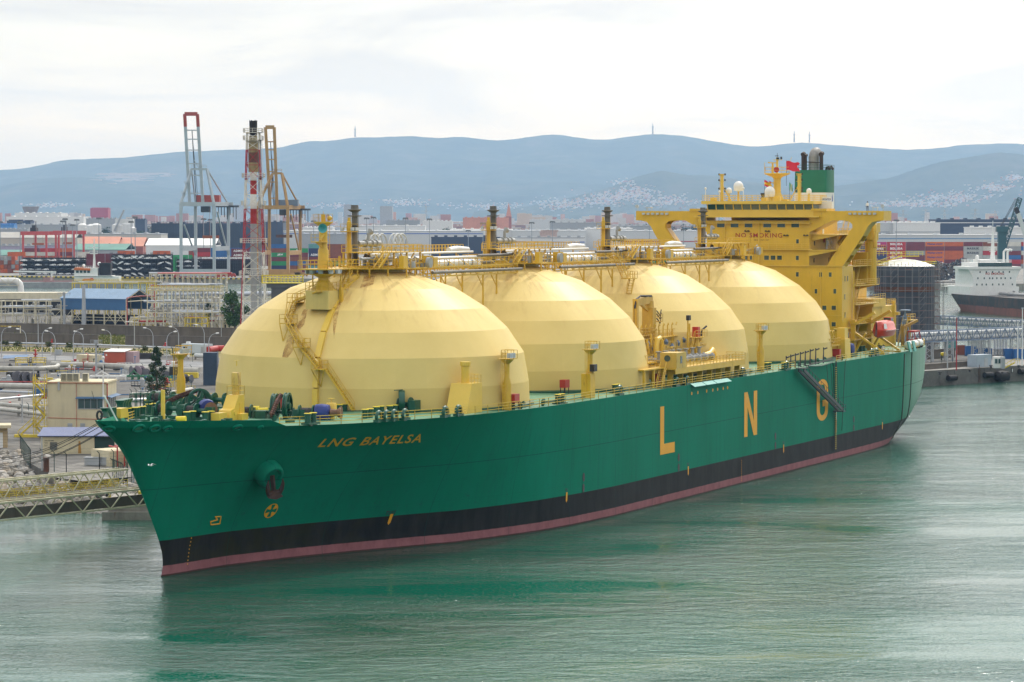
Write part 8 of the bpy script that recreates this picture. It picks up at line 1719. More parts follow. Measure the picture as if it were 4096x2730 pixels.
# mid-distance warehouses
WH = [('huge pale warehouse with a thin blue stripe behind the foremast', 1135,1930,925,3300,90, PW, ((.86,), paint('stripe_blue', (.05,.12,.4),.6))),('grey-fronted warehouse behind the first vent mast', 1190,1420,938,3150,50, GR, None),('second pale warehouse behind the second dome', 1800,2050,920,3420,90, PW2, None),('wide pale grey warehouse behind the third vent mast', 2046,2345,924,3350,90, PW, None),('white warehouse right of the wide grey one', 2345,2530,916,3380,90, PW2, None),('long warehouse with a red stripe under the starboard wing', 2480,2790,925,3200,60, PW, ((.5,), RDT)),('blue-grey factory roof behind the starboard wing', 2470,2640,904,3700,60, GR, None),('navy truck depot shed behind the second vent mast', 1725,2000,951,2800,30, NV_, None),('large pale warehouse right of the bridge block', 3330,3590,894,3000,80, PW, None),('stepped pale warehouse under the port bridge wing', 3580,3760,894,2980,80, PW2,((.72,.4), GR)),('very long dark navy warehouse at the right edge', 3744,4120,880,3300,60, NV_, ((.9,), PW2)),('low pale building behind the container wall', 3400,4130,942,2600,40, PW, ((.86,), paint('stripe_sky', (.12,.25,.42),.6))),('white low hall behind the moored ship', 3880,4130,912,2900,40, PW2, None),('pale office block with ribbon windows at far left', 345,465,876,4300,40, GR, ((.45,), NV_)),('white exhibition hall at far left', 26,335,868,5200,90, PW2, None),('upper white hall at far left', 60,245,853,5600,90, PW2, None),('navy factory at the left edge', 28,85,884,4600,40, NV_, None),('small navy factory beside it at the left', 92,122,886,4600,40, NV_, None),('bright blue shed at the left edge', -20,56,900,4100,40, paint('shed_blue', (.04,.2,.5),.6), None),('grey warehouse at the left edge above the blue canopy', -20,110,919,3500,50, GR, None),('navy long shed behind the orange crane base', 505,580,880,4400,30, NV_, None),('long brick-red factory behind the second vent mast', 1852,2035,872,5000,40, PNK, None),('white factory behind the first vent mast', 1690,1810,886,4400,40, PW2,((.5,), GR)),('open-fronted grey works left of the white factory', 1545,1680,883,4500,40, GR, None),('pale terminal hall above the third dome', 2120,2340,880,4700,40, PW, None),('grey hall left of the starboard wing', 2200,2420,892,4300,40, GR, ((.6,), NV_)),('low white sheds beyond the huge pale warehouse', 1380,1700,905,3900,50, PW2, None),('low grey sheds behind the red gantries', 70,330,900,4000,50, GR, None),('white hall right of the flare tower', 1210,1330,912,3600,50, PW2, None),('tall pale hall under the port wing tip', 3480,3560,935,2750,40, GR, None)]
for q in WH: shed('warehouse', q[0], q[1], q[2], q[3], q[4], q[5], q[6], win=0, bands=q[7])
o, Wd, h = shed('office_block', 'long white office block with blue trim and square windows behind the third dome', 2058,2338,952,2750,30, PW2, GR, cat='building', bands=((.78,.06), paint('stripe_blue', (.05,.12,.4),.6)))
for k in range(24): x = Wd * (k + .5) / 24; m = MB(); m.box(x - .9, x + .9,-.2,.05, h * .45, h * .45 + 2.0); m.build('window', GLASS, o)
shed('rooftop_block', 'pinkish plant rooms and white tank above the white office block', 2160,2228,930,2790,20, paint('pink_render', (.42,.32,.29),.8), cat='building')
shed('power_block', 'grey silo block standing out of the city above the first dome', 1520,1570,828,6500,40, GR, cat='silos'); shed('power_block', 'grey silo block with a thin mast left of the larger one', 1375,1405,822,6600,40, GR, cat='silos'); shed('tower_block', 'pale blue twin office tower left of the ochre crane', 936,978,822,6800,40, paint('tower_blue', (.35,.42,.5),.4), cat='tower'); shed('red_roof_hall', 'wide dark red hall above the brick suburb at left', 362,433,834,6400,40, paint('hall_red', (.33,.04,.07),.6), cat='building')
shed('pointed_church', 'brick church with a pointed roof above the second dome', 2024,2046,866,5600,20, BRK, PNK, 26, True, 'church'); o = thing('water_tower', 'funnel-shaped water tower over the suburb at far left', 'water tower', (ay(124,1000,6000).x, 6000,3.5)); m = MB(); m.lathe([(4,0),(3,20),(17, ay(0,829,6000).z - 3.5),(17, ay(0,826,6000).z - 3.5)], (0,0,0),20); m.build('bowl', paint('tower_concrete', (.22,.20,.19),.8), o)
# ------------------------------------------------------------------ the right-hand quay, tank, moored ship and cranes
TB = gp(*Z6(660,1190),4.0); TX_, TY_ = TB.x, 872.0; o = thing('storage_tank', 'dark grey storage tank wrapped in scaffolding with a white domed roof', 'tank', (ay(3618,1000, TY_).x, TY_, 4.0)); Rk = 8.7; Hk = ay(0,1064, TY_).z - 4
m = MB(); m.lathe([(Rk, 0),(Rk, Hk * .70)], (0,0,0),48, cap=False); m.cur = 1; m.lathe([(Rk, Hk * .70),(Rk, Hk * .76)], (0,0,0),48, cap=False); m.cur = 0; m.lathe([(Rk, Hk * .76),(Rk, Hk)], (0,0,0),48, cap=False); m.build('shell', [paint('tank_grey', (.065,.08,.10),.6,.2,.05,.3), paint('tank_rust', (.14,.06,.035),.8,.3)], o, smooth=40)
m = MB(); m.lathe([(Rk + .2, Hk),(Rk * .7, Hk + 1.1),(Rk * .35, Hk + 1.8),(.1, Hk + 2.1)], (0,0,0),36); m.build('roof', WHITE, o, smooth=40)
m = MB(); m.rail([((Rk + .6) * cos(2 * pi * k / 28),(Rk + .6) * sin(2 * pi * k / 28), Hk + .1) for k in range(28)], 1.2,2,.1,(1,.5), True); m.stairs((-9,-3, Hk + .2),(-1,-2, Hk + 3),(0,1,0),1,.5); m.box(-2,4,-2.5,-1, Hk + 2.8, Hk + 3); m.rail([(-9,-2.6, Hk + 3),(5,-2.6, Hk + 3)], 1.2,1.2,.1); m.build('roof_rail', paint('safety_yellow', (.75,.62,.02)), o)
m = MB(); nS = 30
for Rr in (Rk + .7, Rk + 1.6):
    for k in range(nS):
        a = 2 * pi * k / nS; x, y = Rr * cos(a), Rr * sin(a); m.beam((x, y, 0),(x, y, Hk + .8),.1)
        for l in range(1,13): b = 2 * pi * (k + 1) / nS; m.beam((x, y, Hk * l / 12.5),(Rr * cos(b), Rr * sin(b), Hk * l / 12.5),.09)
for k in range(0, nS, 4): a, b = 2 * pi * k / nS, 2 * pi * (k + 1) / nS; [m.beam(((Rk + 1.6) * cos(a),(Rk + 1.6) * sin(a), Hk * l / 12),((Rk + 1.6) * cos(b),(Rk + 1.6) * sin(b), Hk * (l + 1) / 12),.08) for l in range(0,12)]
m.box(Rk + .8, Rk + 2.4,-1,-.9,0,.1); [m.beam((Rk + x, y, 0),(Rk + x, y, Hk * .82),.12) for x in (1,2.6) for y in (-2,0)]; [m.beam((Rk + 1,-2, Hk * l / 12.5),(Rk + 2.6,-2, Hk * l / 12.5),.1) for l in range(1,11)]; m.build('scaffold_tube', paint('scaffold', (.20,.20,.20),.5,.1,.15), o)
m = MB()
for l in range(1,13):
    for k in range(nS):
        if (k * 7 + l * 3) % 5 < 2: a, b = 2 * pi * k / nS, 2 * pi * (k + 1) / nS; m.slab([(r * cos(t), r * sin(t), Hk * l / 12.5 + .1) for r, t in ((Rk + .7, a),(Rk + 1.6, a),(Rk + 1.6, b),(Rk + .7, b))], (0,0,.06))
m.build('scaffold_board', paint('board_red', (.22,.08,.06),.8), o)
LATB = paint('lattice_blue', (.17,.22,.30),.5,.1)
def gallery(label, a, b, h, wd, n, legs):
    o = thing('pipe_gallery', label, 'pipe gallery', a); d = b - a; m = MB(); dn = d.normalized(); nn = Vec((-dn.y, dn.x, 0)).normalized() * wd
    for q in (Vec((0,0,0)), nn): m.truss(q, q + d, (0,0, h), n, .3,.2)
    for k in range(n + 1): p = d * (k / n); m.beam(p, p + nn, .2); m.beam(p + Vec((0,0, h)), p + nn + Vec((0,0, h)),.2)
    m.build('lattice', LATB, o); m = MB(); [m.path([nn * f + Vec((0,0, z_)), nn * f + d + Vec((0,0, z_))], r, 10) for f, z_, r in ((.3, h * .75,.5),(.7, h * .75,.42),(.35, h * .25,.42),(.7, h * .28,.5))]; m.build('pipe', WHITE, o, smooth=40)
    for f in legs:
        p = d * f; m = MB(); zl = a.z + d.z * f - 3.2; [m.beam(p + Vec((x, y, 0)), p + Vec((x * 1.2, y, -zl)),.3) for x in (-.9,.9) for y in (0, wd)]; [m.beam(p + Vec((-1,0,-zl * k / 4)), p + Vec((1,0,-zl * (k + 1) / 4)),.14) for k in range(4)]; [m.beam(p + Vec((1,0,-zl * k / 4)), p + Vec((-1,0,-zl * (k + 1) / 4)),.14) for k in range(4)]; m.build('trestle', GALV, o)
a, b = ay(*Z6(870,975),905), ay(*Z6(1640,1015),900); gallery('farther pipe gallery, blue lattice with white pipes, right of the scaffolded tank', a, b, 2.6,3,22,(.38,.47,.92))
a, b = ay(*Z6(700,1118),800), ay(*Z6(1660,1072),838); gallery('nearer pipe gallery, blue lattice with white pipes, over the right-hand quay', a, b, 2.8,3,26,(.12,.28,.5,.58,.82))
o = thing('pipe_tower', 'cluster of grey pipes fanning up to the nearer gallery on the quay', 'pipe tower', gp(*Z6(1375,1230),3.5)); m = MB(); sc = .068 * .5103
for k in range(5): x = -1.6 + k * .8; m.path([(x, 0,0),(x, 0,4.4),(x * 1.2,0,5.4),(x * 2.4,0,8.0)], .3,8)
m.box(-2.4,2.4,-1,1,2.2,2.5); m.build('pipes', PIPES, o, smooth=40); m = MB(); [m.lathe([(.5,0),(.5,.7)], (x, -.7, z_),10) for x in (-1.4,0,1.4) for z_ in (.2,1.4)]; m.build('valves', GALV, o)
for i, (x, y, lb_) in enumerate(((960,1325, 'slim grey post on the quay beside the stern'),(1030,1335, 'dark red post on the quay beside the stern'),(1510,1300, 'white mast pole on the quay at right, left of the pair'),(1545,1300, 'white mast pole on the quay at right, right of the pair'))):
    p = gp(*Z6(x, y),4); o = thing('quay_post', lb_, 'post', p); m = MB(); h = (13,13.5,11.5,15)[i]; m.lathe([(.16,0),(.12, h)], (0,0,0),8); m.build('shaft', [GALV, RDT, WHITE, WHITE][i], o); m = MB(); m.cbox((0,0, h),.5,.5,.3); m.build('cap', GALV, o)
w_ = Wall('gate_booth', 'white booth with dark windows on the right-hand quay', 'booth', Z6(1322,1318), Z6(1382,1318),2.2); m = MB(); m.box(0, w_.w, 0, w_.d, 0,2.9); m.build('wall', WHITE, w_.o); [(lambda m: (m.box(x, x + .7,-.05,.02,1.2,2.4), m.build('window', GLASS, w_.o)))(MB()) for x in (.3,1.2)]
w_ = Wall('grey_kiosk', 'grey equipment kiosk beside the white booth', 'kiosk', Z6(1385,1322), Z6(1412,1322),2.0); m = MB(); m.box(0, w_.w, 0, w_.d, 0,3.0); m.build('wall', GALV, w_.o); m = MB(); m.box(.15, w_.w - .15,-.04,.02,.2,2.6); m.build('door', GR, w_.o)
w_ = Wall('equipment_house', 'pale blue-grey equipment house behind the trestle legs', 'shed', Z6(1190,1312), Z6(1305,1305),3.0); m = MB(); m.box(0, w_.w, 0, w_.d, 0,3.2); m.build('wall', paint('house_blue_grey', (.3,.36,.42),.6), w_.o); m = MB(); m.box(w_.w * .5, w_.w * .75,-.04,.02,.1,2.3); m.build('door', GALV, w_.o)
for i, (x0, x1, y, col, lb_) in enumerate(((945,1030,1180, 'teal', 'teal open container behind the quay wall'),(1040,1105,1215, 'rust brown', 'rusty brown container behind the quay wall'),(1105,1190,1222, 'blue', 'bright blue container nearest the quay trestle, left one'),(1190,1310,1240, 'blue', 'bright blue container behind the equipment house'),(1410,1480,1245, 'blue', 'bright blue container right of the pipe tower'),(1482,1590,1248, 'blue', 'bright blue container at the right edge of the quay'))):
    p = gp(*Z6(x0, y),4); Lc = (x1 - x0) * .5103 * mps(p); container(p, col, lb_, 'containers on the right-hand quay', round(Lc, 1),2.7)
bund('quay_flood_wall', 'pale concrete wall beside the scaffolded tank', Z6(800,1250), Z6(1020,1232),2.4,2.4); bund('quay_low_wall', 'low concrete kerb wall along the right-hand quay road', Z6(790,1330), Z6(1180,1300),1.2,1.2)
fence('dark fence panel on the quay with a yellow drum behind', [Z6(830,1300), Z6(1000,1290), Z6(1120,1285)], 2.4, mesh=False)
o = thing('yellow_drum', 'yellow drum lying behind the quay fence', 'drum', gp(*Z6(930,1255),4)); m = MB(); m.lathe([(.5,-.8),(.55,0),(.5,.8)], (0,0,1.6),12,(1,0,0)); m.build('body', BRIGHTY, o); m = MB(); [m.beam((x, 0,0),(x, 0,1.2),.3) for x in (-.6,.6)]; m.build('stand', BLACK, o)
o = thing('walkway_ramp', 'small yellow access ramp at the quay edge', 'ramp', gp(*Z6(1450,1320),4)); m = MB(); m.stairs((-1.6,0,0),(1.2,0,1.5),(0,1,0),1.2,.4); m.rail([(1.2,-.6,1.5),(2.4,-.6,1.5)], 1.1,.6,.07); m.build('frame', YG, o)
for i, (x, y) in enumerate(((1135,1350),(900,1370),(1300,1318),(1520,1318))): o = thing('quay_bollard', 'black mooring bollard on the quay edge, %s from the left' % ORD[(1,0,2,3)[i]], 'bollard', gp(*Z6(x, y),4),0, 'bollards on the quay edge'); m = MB(); m.lathe([(.4,0),(.25,.3),(.25,.5),(.45,.65),(.3,.8)], (0,0,0),12); m.beam((-.5,0,.6),(.5,0,.6),.2); m.build('body', BLACK, o, smooth=40)
FA, FB = Vec((104.5,757,0)), Vec((136,787,0)); fd = (FB - FA).normalized(); fn_ = Vec((fd.y, -fd.x, 0))
def qz(x): return FA + fd * ((x - 800) / 760 * (FB - FA).length)
for i, (x, z_) in enumerate(((985,1.9),(1250,2.1),(1510,2.5))): o = thing('cylinder_fender', 'black cylindrical rubber fender on the quay face, %s from the left' % ORD[i], 'fender', qz(x) + fn_ * .7 + Vec((0,0, z_))); m = MB(); m.tube(-fd * 1.6, fd * 1.6,.75, None, 14); m.build('rubber', TYRE, o, smooth=40); m = MB(); m.beam((-fd * 1.4),-fd * 1.4 + Vec((0,0,1.8)) - fn_ * .4,.08); m.beam(fd * 1.4, fd * 1.4 + Vec((0,0,1.8)) - fn_ * .4,.08); m.build('chain', BLACK, o)
o = thing('tyre_fender', 'big black net fender bundle hanging on the quay face', 'fender', qz(1345) + fn_ * 1.0 + Vec((0,0,1.6))); m = MB(); m.lathe([(.5,-2.6),(1.25,-1.9),(1.45,0),(1.25,1.9),(.5,2.6)], (0,0,0),16, fd); m.build('body', TYRE, o, smooth=40); m = MB(); rn = random.Random(4); [m.lathe([(.42,-.14),(.5,0),(.42,.14)], fd * rn.uniform(-2,2) + fn_ * .9 + Vec((0,0, rn.uniform(-.9,.9))),10, fn_) for k in range(16)]; m.build('tyre', TYRE, o)
o = thing('berth_sign', 'black berth number board with a white 1 on the quay face', 'sign', qz(1440) + fn_ * .1 + Vec((0,0,2.2))); m = MB(); m.slab([-fd * .4, fd * .4, fd * .4 + Vec((0,0,1.3)),-fd * .4 + Vec((0,0,1.3))], fn_ * .06); m.build('board', BLACK, o); m = MB(); lettering(m, '1', -fd * .14 + fn_ * .1 + Vec((0,0,.2)), fd * .28,(0,0,.9),.05); m.build('lettering', WHITE, o)
o = thing('quay_ladder', 'rusty ladder on the quay face', 'ladder', qz(1195) + fn_ * .15); m = MB(); m.ladder((0,0,.2),(0,0,4), fd, .6,.4,.08); m.build('ladder', RUSTY, o); m = MB(); m.beam(Vec((0,0,3.9)), Vec((0,0,4.8)),.12); m.build('grab_post', RUSTY, o)
# moored white and rust-dark ship, heading towards us and to the right
ax = Vec((.21,-.978,0)); nl = Vec((-.978,-.21,0)); S0 = Vec((198.5,1366,0)); rz = math.atan2(ax.y, ax.x)
o = thing('moored_tanker', 'white and rust-dark tanker moored beyond the right-hand quay', 'ship', S0 - nl * 13, rz)   # local x forward, y to its port
f = lambda: MB(); half = lambda x, z: 13 * (min(1, max(.02,(x + 16 * (1 - ((7.6 - z) / 9.0) ** 1.5 if z < 7.6 else 1)) / 26)) ** .5)
m = MB(); xs = [-16,-15,-13,-10,-6,-2,4,12,40,80,118,130]; zs = [-1,0,.9,1.8,2.6,4,5.5,7,7.8]
fn2 = lambda x, z: (0.05 if x < -16 + max(0,(7.8 - z)) * 1.9 else min(13,13 * ((x + 16 - max(0,(7.8 - z)) * 1.9 + .01) / 24) ** .45)) * (1 if x < 100 else max(.05,1 - ((x - 100) / 31) ** 2))
for sg in (1,-1): vs = [(x, sg * fn2(x, z), z) for x in xs for z in zs]; n = len(zs); m.add(vs, [(i * n + j, i * n + j + 1,(i + 1) * n + j + 1,(i + 1) * n + j) if sg < 0 else (i * n + j, (i + 1) * n + j, (i + 1) * n + j + 1, i * n + j + 1) for i in range(len(xs) - 1) for j in range(n - 1)])
m.add([(x, y * fn2(x, 7.8),7.4) for x in xs for y in (1,-1)], [(2 * i, 2 * i + 1,2 * i + 3,2 * i + 2) for i in range(len(xs) - 1)])
def rusthull():
    mt, nt, b = newmat('rusty_hull'); tcn = N(nt, 'ShaderNodeTexCoord'); v = tcn.outputs['Object']; sx = N(nt, 'ShaderNodeSeparateXYZ'); L(nt, v, sx.inputs[0]); z = sx.outputs['Z']; n_ = noise(nt, v, .5,7,.75,.5,(1,1,.3)); c = mixc(nt, ramp(nt, n_, [(.45,0.0),(.7,.8)]),(.028,.036,.04),(.13,.065,.045)); lo = mixc(nt, ramp(nt, n_, [(.3,0.0),(.7,1.0)]),(.24,.08,.06),(.13,.06,.045)); zz = math_(nt, 'ADD', z, math_(nt, 'MULTIPLY', n_, 2.2)); c = mixc(nt, math_(nt, 'GREATER_THAN', zz, 4.3), lo, c); L(nt, c, b.inputs['Base Color']); b.inputs['Roughness'].default_value = .75; return mt
m.build('hull', rusthull(), o, smooth=30)
m = MB(); hx = 27.0; m.box(-1, hx, -11.6,11.6,7.4,11.4); m.box(4, hx, -10.2,10.2,11.4,19.5); m.box(6, hx, -8.0,8.0,19.5,22.2); m.box(8, hx + .5,-12.5,12.5,19.2,20.4); m.box(-13,4,-10.5,10.5,10.6,10.8); m.box(-6,5,-9.5,9.5,14.0,14.2); m.box(-9,4.5,-10.5,10.5,11.2,11.35); [m.beam((x, y, 7.4),(x, y, 10.7),.3) for x in (-12,-9,-6,-3) for y in (-10,10)]; m.slab([(hx, 10.2,19.4),(hx, 12.5,19.4),(hx, 10.2,15)], (-.4,0,0)); m.slab([(hx, -10.2,19.4),(hx, -12.5,19.4),(hx, -10.2,15)], (-.4,0,0))
m.box(10,20,-4,4,22.2,23.4); m.rail([(6,-8,22.2),(hx, -8,22.2),(hx, 8,22.2),(6,8,22.2)], 1.2,1.6,.12,(1,.5), True); m.rail([(-13,-10.5,10.8),(-13,10.5,10.8),(4,10.5,10.8)], 1.2,1.6,.12); m.rail([(-6,9.5,14.2),(5,9.5,14.2)], 1.2,1.6,.12); m.rail([(-9,-10.5,7.8),(-12,10.5,7.8)], 1.2,2,.12); m.build('deckhouse', WHITE, o)
for z_, ys in ((18.0,(-7,-4,-1,2,4,7)),(15.2,(-8,-5,-2.4,-1,1,3,5,7.6)),(12.4,(-8.5,-6,-4,-1,2,4,8.4))):
    for y in ys: m = MB(); m.box(hx - .05, hx + .08, y - .28, y + .28, z_ - .4, z_ + .4); m.build('window', GLASS, o)
m = MB(); [m.box(hx + .45, hx + .56,-7.6 + k * 1.55,-6.3 + k * 1.55,20.75 - .2,21.6) for k in range(10)]; m.box(hx, hx + .5,-8,8,20.4,22.2); m.build('bridge_window', GLASS, o)
m = MB(); lettering(m, 'NO SMOKING', (hx + .04,-4.4,16.7),(0,8.8,0),(0,0,1.1),.03); m.build('no_smoking_lettering', MATS['sign_red'], o)
m = MB(); m.lathe([(1.3,22),(.9,27),(.7,31),(.4,36)], (14,4,0),10); [m.beam((14,4 - w2, z_),(14,4 + w2, z_),.3) for w2, z_ in ((2.5,31),(1.8,29),(1.5,27))]; m.beam((14,4,36),(14,4,41),.2); m.box(13,15,2,6,31,31.2); m.lathe([(.9,0),(.9,1)], (18,-5,23.2),10); m.sphere((18,-5,24.6),.9,10); m.build('mast', WHITE, o, smooth=40)
m = MB(); [m.path([(20,7 + k * 1.8,20),(20,7 + k * 1.8,27),(20,8 + k * 1.8,28),(20,9 + k * 1.8,27.6)], .55,8) for k in (0,1)]; m.build('vent_cowl', WHITE, o, smooth=40)
m = MB(); m.box(-1,5,5,10,14.2,22); m.build('funnel', paint('funnel_black', (.02,.03,.035),.6), o)
m = MB(); m.lathe([(.2,-3),(1.0,-2),(1.1,1.5),(.2,3)], (2,11.4,12.8),10,(1,0,0)); m.build('lifeboat', ORAN, o); m = MB(); m.path([(28,6,8.4),(90,6,8.4)], .6,8); m.path([(28,2,8.4),(90,2,8.4)], .6,8); m.rail([(hx, 12.6,7.8),(95,12.6,7.8)], 1.2,2,.14); [m.lathe([(.6,7.4),(.6,9.6)], (x, 8,0),8) for x in range(30,90,7)]; m.build('deck_pipework', GREYP, o)
m = MB(); lettering(m, 'LOUISA', (5.6,7.0,22.25),(0,2.6,0),(0,0,1.0),.03); m.build('name_board', NV_, o)
# scrap heap with its shards
o = thing('scrap_heap', 'dark heap of scrap metal on the quay behind the moored tanker', 'scrap heap', (ay(3740,1000,1775).x, 1775,3.4)); rn = random.Random(6); m = MB(); nx, ny = 30,12; hgt = lambda x, y: 14.5 * max(0,1 - (x / 44) ** 4) * max(0,1 - ((y - 14) / 15) ** 2) * (.8 + .2 * sin(x * .25) * cos(x * .11 + 1))
m.add([(-44 + 88 * i / nx, 28 * j / ny, hgt(-44 + 88 * i / nx, 28 * j / ny) + rn.uniform(-.5,.5)) for j in range(ny + 1) for i in range(nx + 1)], [(j * (nx + 1) + i, j * (nx + 1) + i + 1,(j + 1) * (nx + 1) + i + 1,(j + 1) * (nx + 1) + i) for j in range(ny) for i in range(nx)]); m.build('mound', paint('scrap_dark', (.05,.045,.042),.8,.4,.3,1), o)
m = MB()
for k in range(1500):
    x, y = rn.uniform(-43,43), rn.uniform(0,16); p = Vec((x, y - .4, hgt(x, y) + rn.uniform(-.4,.5))); m.cur = rn.choice((0,0,1,2,3)); a = Vec((rn.gauss(0,1), rn.gauss(0,1), rn.gauss(0,1))).normalized(); m.beam(p - a * rn.uniform(.3,1.1), p + a * rn.uniform(.3,1.1), rn.uniform(.15,.8), rn.uniform(.08,.4))
m.build('shards', [paint('scrap_black', (.015,.015,.016),.7), RUSTY, GALV, paint('scrap_blue', (.05,.08,.12),.6)], o)
# harbour cranes at the right edge
o = thing('harbour_crane', 'dark teal mobile harbour crane with a lattice boom at the right edge', 'crane', (ay(*Z6(1385,450),1790).x, 1790,3.5)); sc = 1790 / CAM_F * .25 * .5103; CRT = paint('crane_teal', (.02,.085,.10),.5,.1); m = MB(); zz = lambda y: ay(0,800 + y * .5103,1790).z - 3.5; X6 = lambda x: (x - 1385) * sc
m.box(-2.4,2.4,-2,2,5, zz(250)); m.box(-3.4,3.2,-2.6,2.6, zz(250), zz(205)); m.box(-5,6,-5,5,0,5); m.build('tower', CRT, o); m = MB(); m.truss((2,-1, zz(400)),(X6(1540),-1, zz(-10)),(-2.2,0,.8),22,.4,.25); m.truss((2,1.5, zz(400)),(X6(1540),1.5, zz(-10)),(-2.2,0,.8),22,.4,.25); m.build('boom', CRT, o); m = MB(); [m.beam((-1 + k * .4,0, zz(205)),(X6(1490 + k * 10),0, zz(-10)),.22) for k in range(3)]; m.build('stay_rope', BLACK, o)
o = thing('scrap_handler', 'white and black telescopic arm of a second crane at the right edge', 'crane', (ay(*Z6(1580,400),1760).x, 1760,3.5)); m = MB(); z2 = lambda y: ay(0,800 + y * .5103,1760).z - 3.5; X7 = lambda x: (x - 1580) * sc; m.beam((0,0, z2(300)),(X7(1510),0, z2(100)),2.2); m.beam((0,0,0),(0,0, z2(290)),3); m.build('arm', PW2, o); m = MB(); m.beam((X7(1512),0, z2(104)),(X7(1490),0, z2(60)),2.4); m.build('arm_head', BLACK, o)

# ------------------------------------------------------------------ city, houses on the slopes, trees and pylons
from mathutils.bvhtree import BVHTree
CITYM = [paint('city_%s' % n, c, .85,.1,0,.02) for n, c in (('brick', (.33,.15,.11)),('cream', (.48,.40,.32)),('white', (.46,.455,.44)),('pink', (.45,.28,.23)),('grey', (.36,.37,.39)),('pale_blue', (.40,.46,.52)))]
CN = ['brick red', 'cream', 'white', 'pinkish', 'grey', 'pale blue']
def houses(n, Y0, Y1, u0, u1, sz, hmin, hmax, wts, sd):
    rn = random.Random(sd); out = []
    for k in range(n):
        Y = rn.uniform(Y0, Y1); u = rn.uniform(u0, u1); w_ = rn.uniform(*sz); out.append((ay(u, 900, Y).x, Y, w_, rn.uniform(8,20), rn.uniform(hmin, hmax), rn.choices(range(6), wts)[0], u))
    return out
LB = houses(150,5600,7600,0,1300,(16,46),10,24,(6,3,2,3,1,0),1) + houses(70,5000,7200,1400,2800,(16,50),8,22,(4,3,3,2,2,0),2) + houses(60,6000,7800,3380,4096,(18,50),10,24,(4,3,2,4,1,0),3)
LB.sort(key=lambda q: q[6])
for i, (x, Y, w_, d, h, c, u) in enumerate(LB):
    m = MB(); m.cur = 0; m.box(-w_ / 2, w_ / 2,0, d, 0, h); m.cur = 1
    for k in range(int(h / 3.4)): m.box(-w_ / 2 * .92, w_ / 2 * .92,-.2,-.01,1.6 + k * 3.4,2.9 + k * 3.4)
    m.cur = 2; m.box(-w_ / 2 - .5, w_ / 2 + .5,-.5, d + .5, h, h + .9); m.box(-2,2, d * .3, d * .7, h + .9, h + 3.5)
    near = 'the far left suburb' if u < 450 else ('the suburb behind the cranes' if u < 1300 else ('the suburb behind the domes' if u < 2800 else 'the suburb right of the bridge'))
    tag(m.build('town_house', [CITYM[c], paint('city_window', (.10,.11,.13),.4), CITYM[(c + 1) % 5]], None, loc=(x, Y, 3.5)), '%s %s block of flats in %s' % ('tall' if h > 17 else ('broad' if w_ > 32 else 'low'), CN[c], near), 'building', 'flats in ' + near)
rn = random.Random(64); SHM = [PW, PW2, GR, BRK, CRW, NV_, GRR, PNK]; SHN = ['pale', 'white', 'grey', 'brick', 'cream', 'navy', 'green', 'terracotta']
for k in range(96):
    u, Y = rn.uniform(-20,2560) if k % 5 else rn.uniform(3330,4100), rn.uniform(3650,5300); c = rn.randrange(8); w_, d, h = rn.uniform(18,70), rn.uniform(14,40), rn.uniform(5,11); m = MB(); m.box(-w_ / 2, w_ / 2,0, d, 0, h); m.cur = 1; m.slab([(-w_ / 2 - .4,-.4, h),(w_ / 2 + .4,-.4, h),(w_ / 2 + .4, d / 2, h + d * .12),(-w_ / 2 - .4, d / 2, h + d * .12)], (0,0,.3)); m.slab([(-w_ / 2 - .4, d / 2, h + d * .12),(w_ / 2 + .4, d / 2, h + d * .12),(w_ / 2 + .4, d, h),(-w_ / 2 - .4, d, h)], (0,0,.3)); m.cur = 2; [m.box(x, x + 3,-.15,-.01,.3,3.4) for x in np.arange(-w_ / 2 + 3, w_ / 2 - 4,11)]
    tag(m.build('industrial_shed', [SHM[c], SHM[(c * 3 + 2) % 8], GR], None, loc=(ay(u, 900, Y).x, Y, 3.5), rz=rn.uniform(-.15,.15)), '%s %s pitched-roof shed in the industrial belt beyond the port, %s of the view' % ('long' if w_ > 45 else 'short', SHN[c], 'left' if u < 1200 else ('middle' if u < 2700 else 'right')), 'shed', 'sheds of the industrial belt')
cm = MB(); rn = random.Random(77)
for k in range(8500):
    Y = rn.uniform(6600,9600) if k % 3 else rn.uniform(8600,10600); u = rn.uniform(-60,4160); p = ay(u, 880, Y); w_, h = rn.uniform(10,36), rn.uniform(7,20) * (2.4 if rn.random() < .03 else 1); cm.cur = rn.choices(range(6),(3,3,6,3,2,1))[0]; cm.box(p.x - w_ / 2, p.x + w_ / 2, Y, Y + 14,3,3.5 + h)
tag(cm.build('city', CITYM), 'hazy mass of pale blocks of the far city below the hills', None, None, 'stuff')
hm3 = MB(); T = []
for nm in ('near_hills', 'hills', 'mountain_range'):
    me = bpy.data.objects[nm].data; T.append(BVHTree.FromPolygons([v.co.copy() for v in me.vertices], [tuple(p.vertices) for p in me.polygons]))
def on_hill(u, v):
    r = Vec(ray(u, v)).normalized(); best = None
    for t in T:
        h = t.ray_cast(Vec((0,0, CAM_H)), r)
        if h[0] is not None and (best is None or h[0].y < best.y): best = h[0]
    return best
D2 = 4096 / 2353
clus = [(1290,470,70,14,260),(1390,458,60,16,300),(1460,445,50,18,260),(1530,462,80,14,220),(1120,474,90,8,160),(2190,455,90,14,320),(2290,432,50,10,160),(2330,410,24,8,90),(2090,470,110,7,220),(110,472,50,5,90),(930,466,60,8,150),(1430,420,26,8,50),(760,474,60,6,110)]
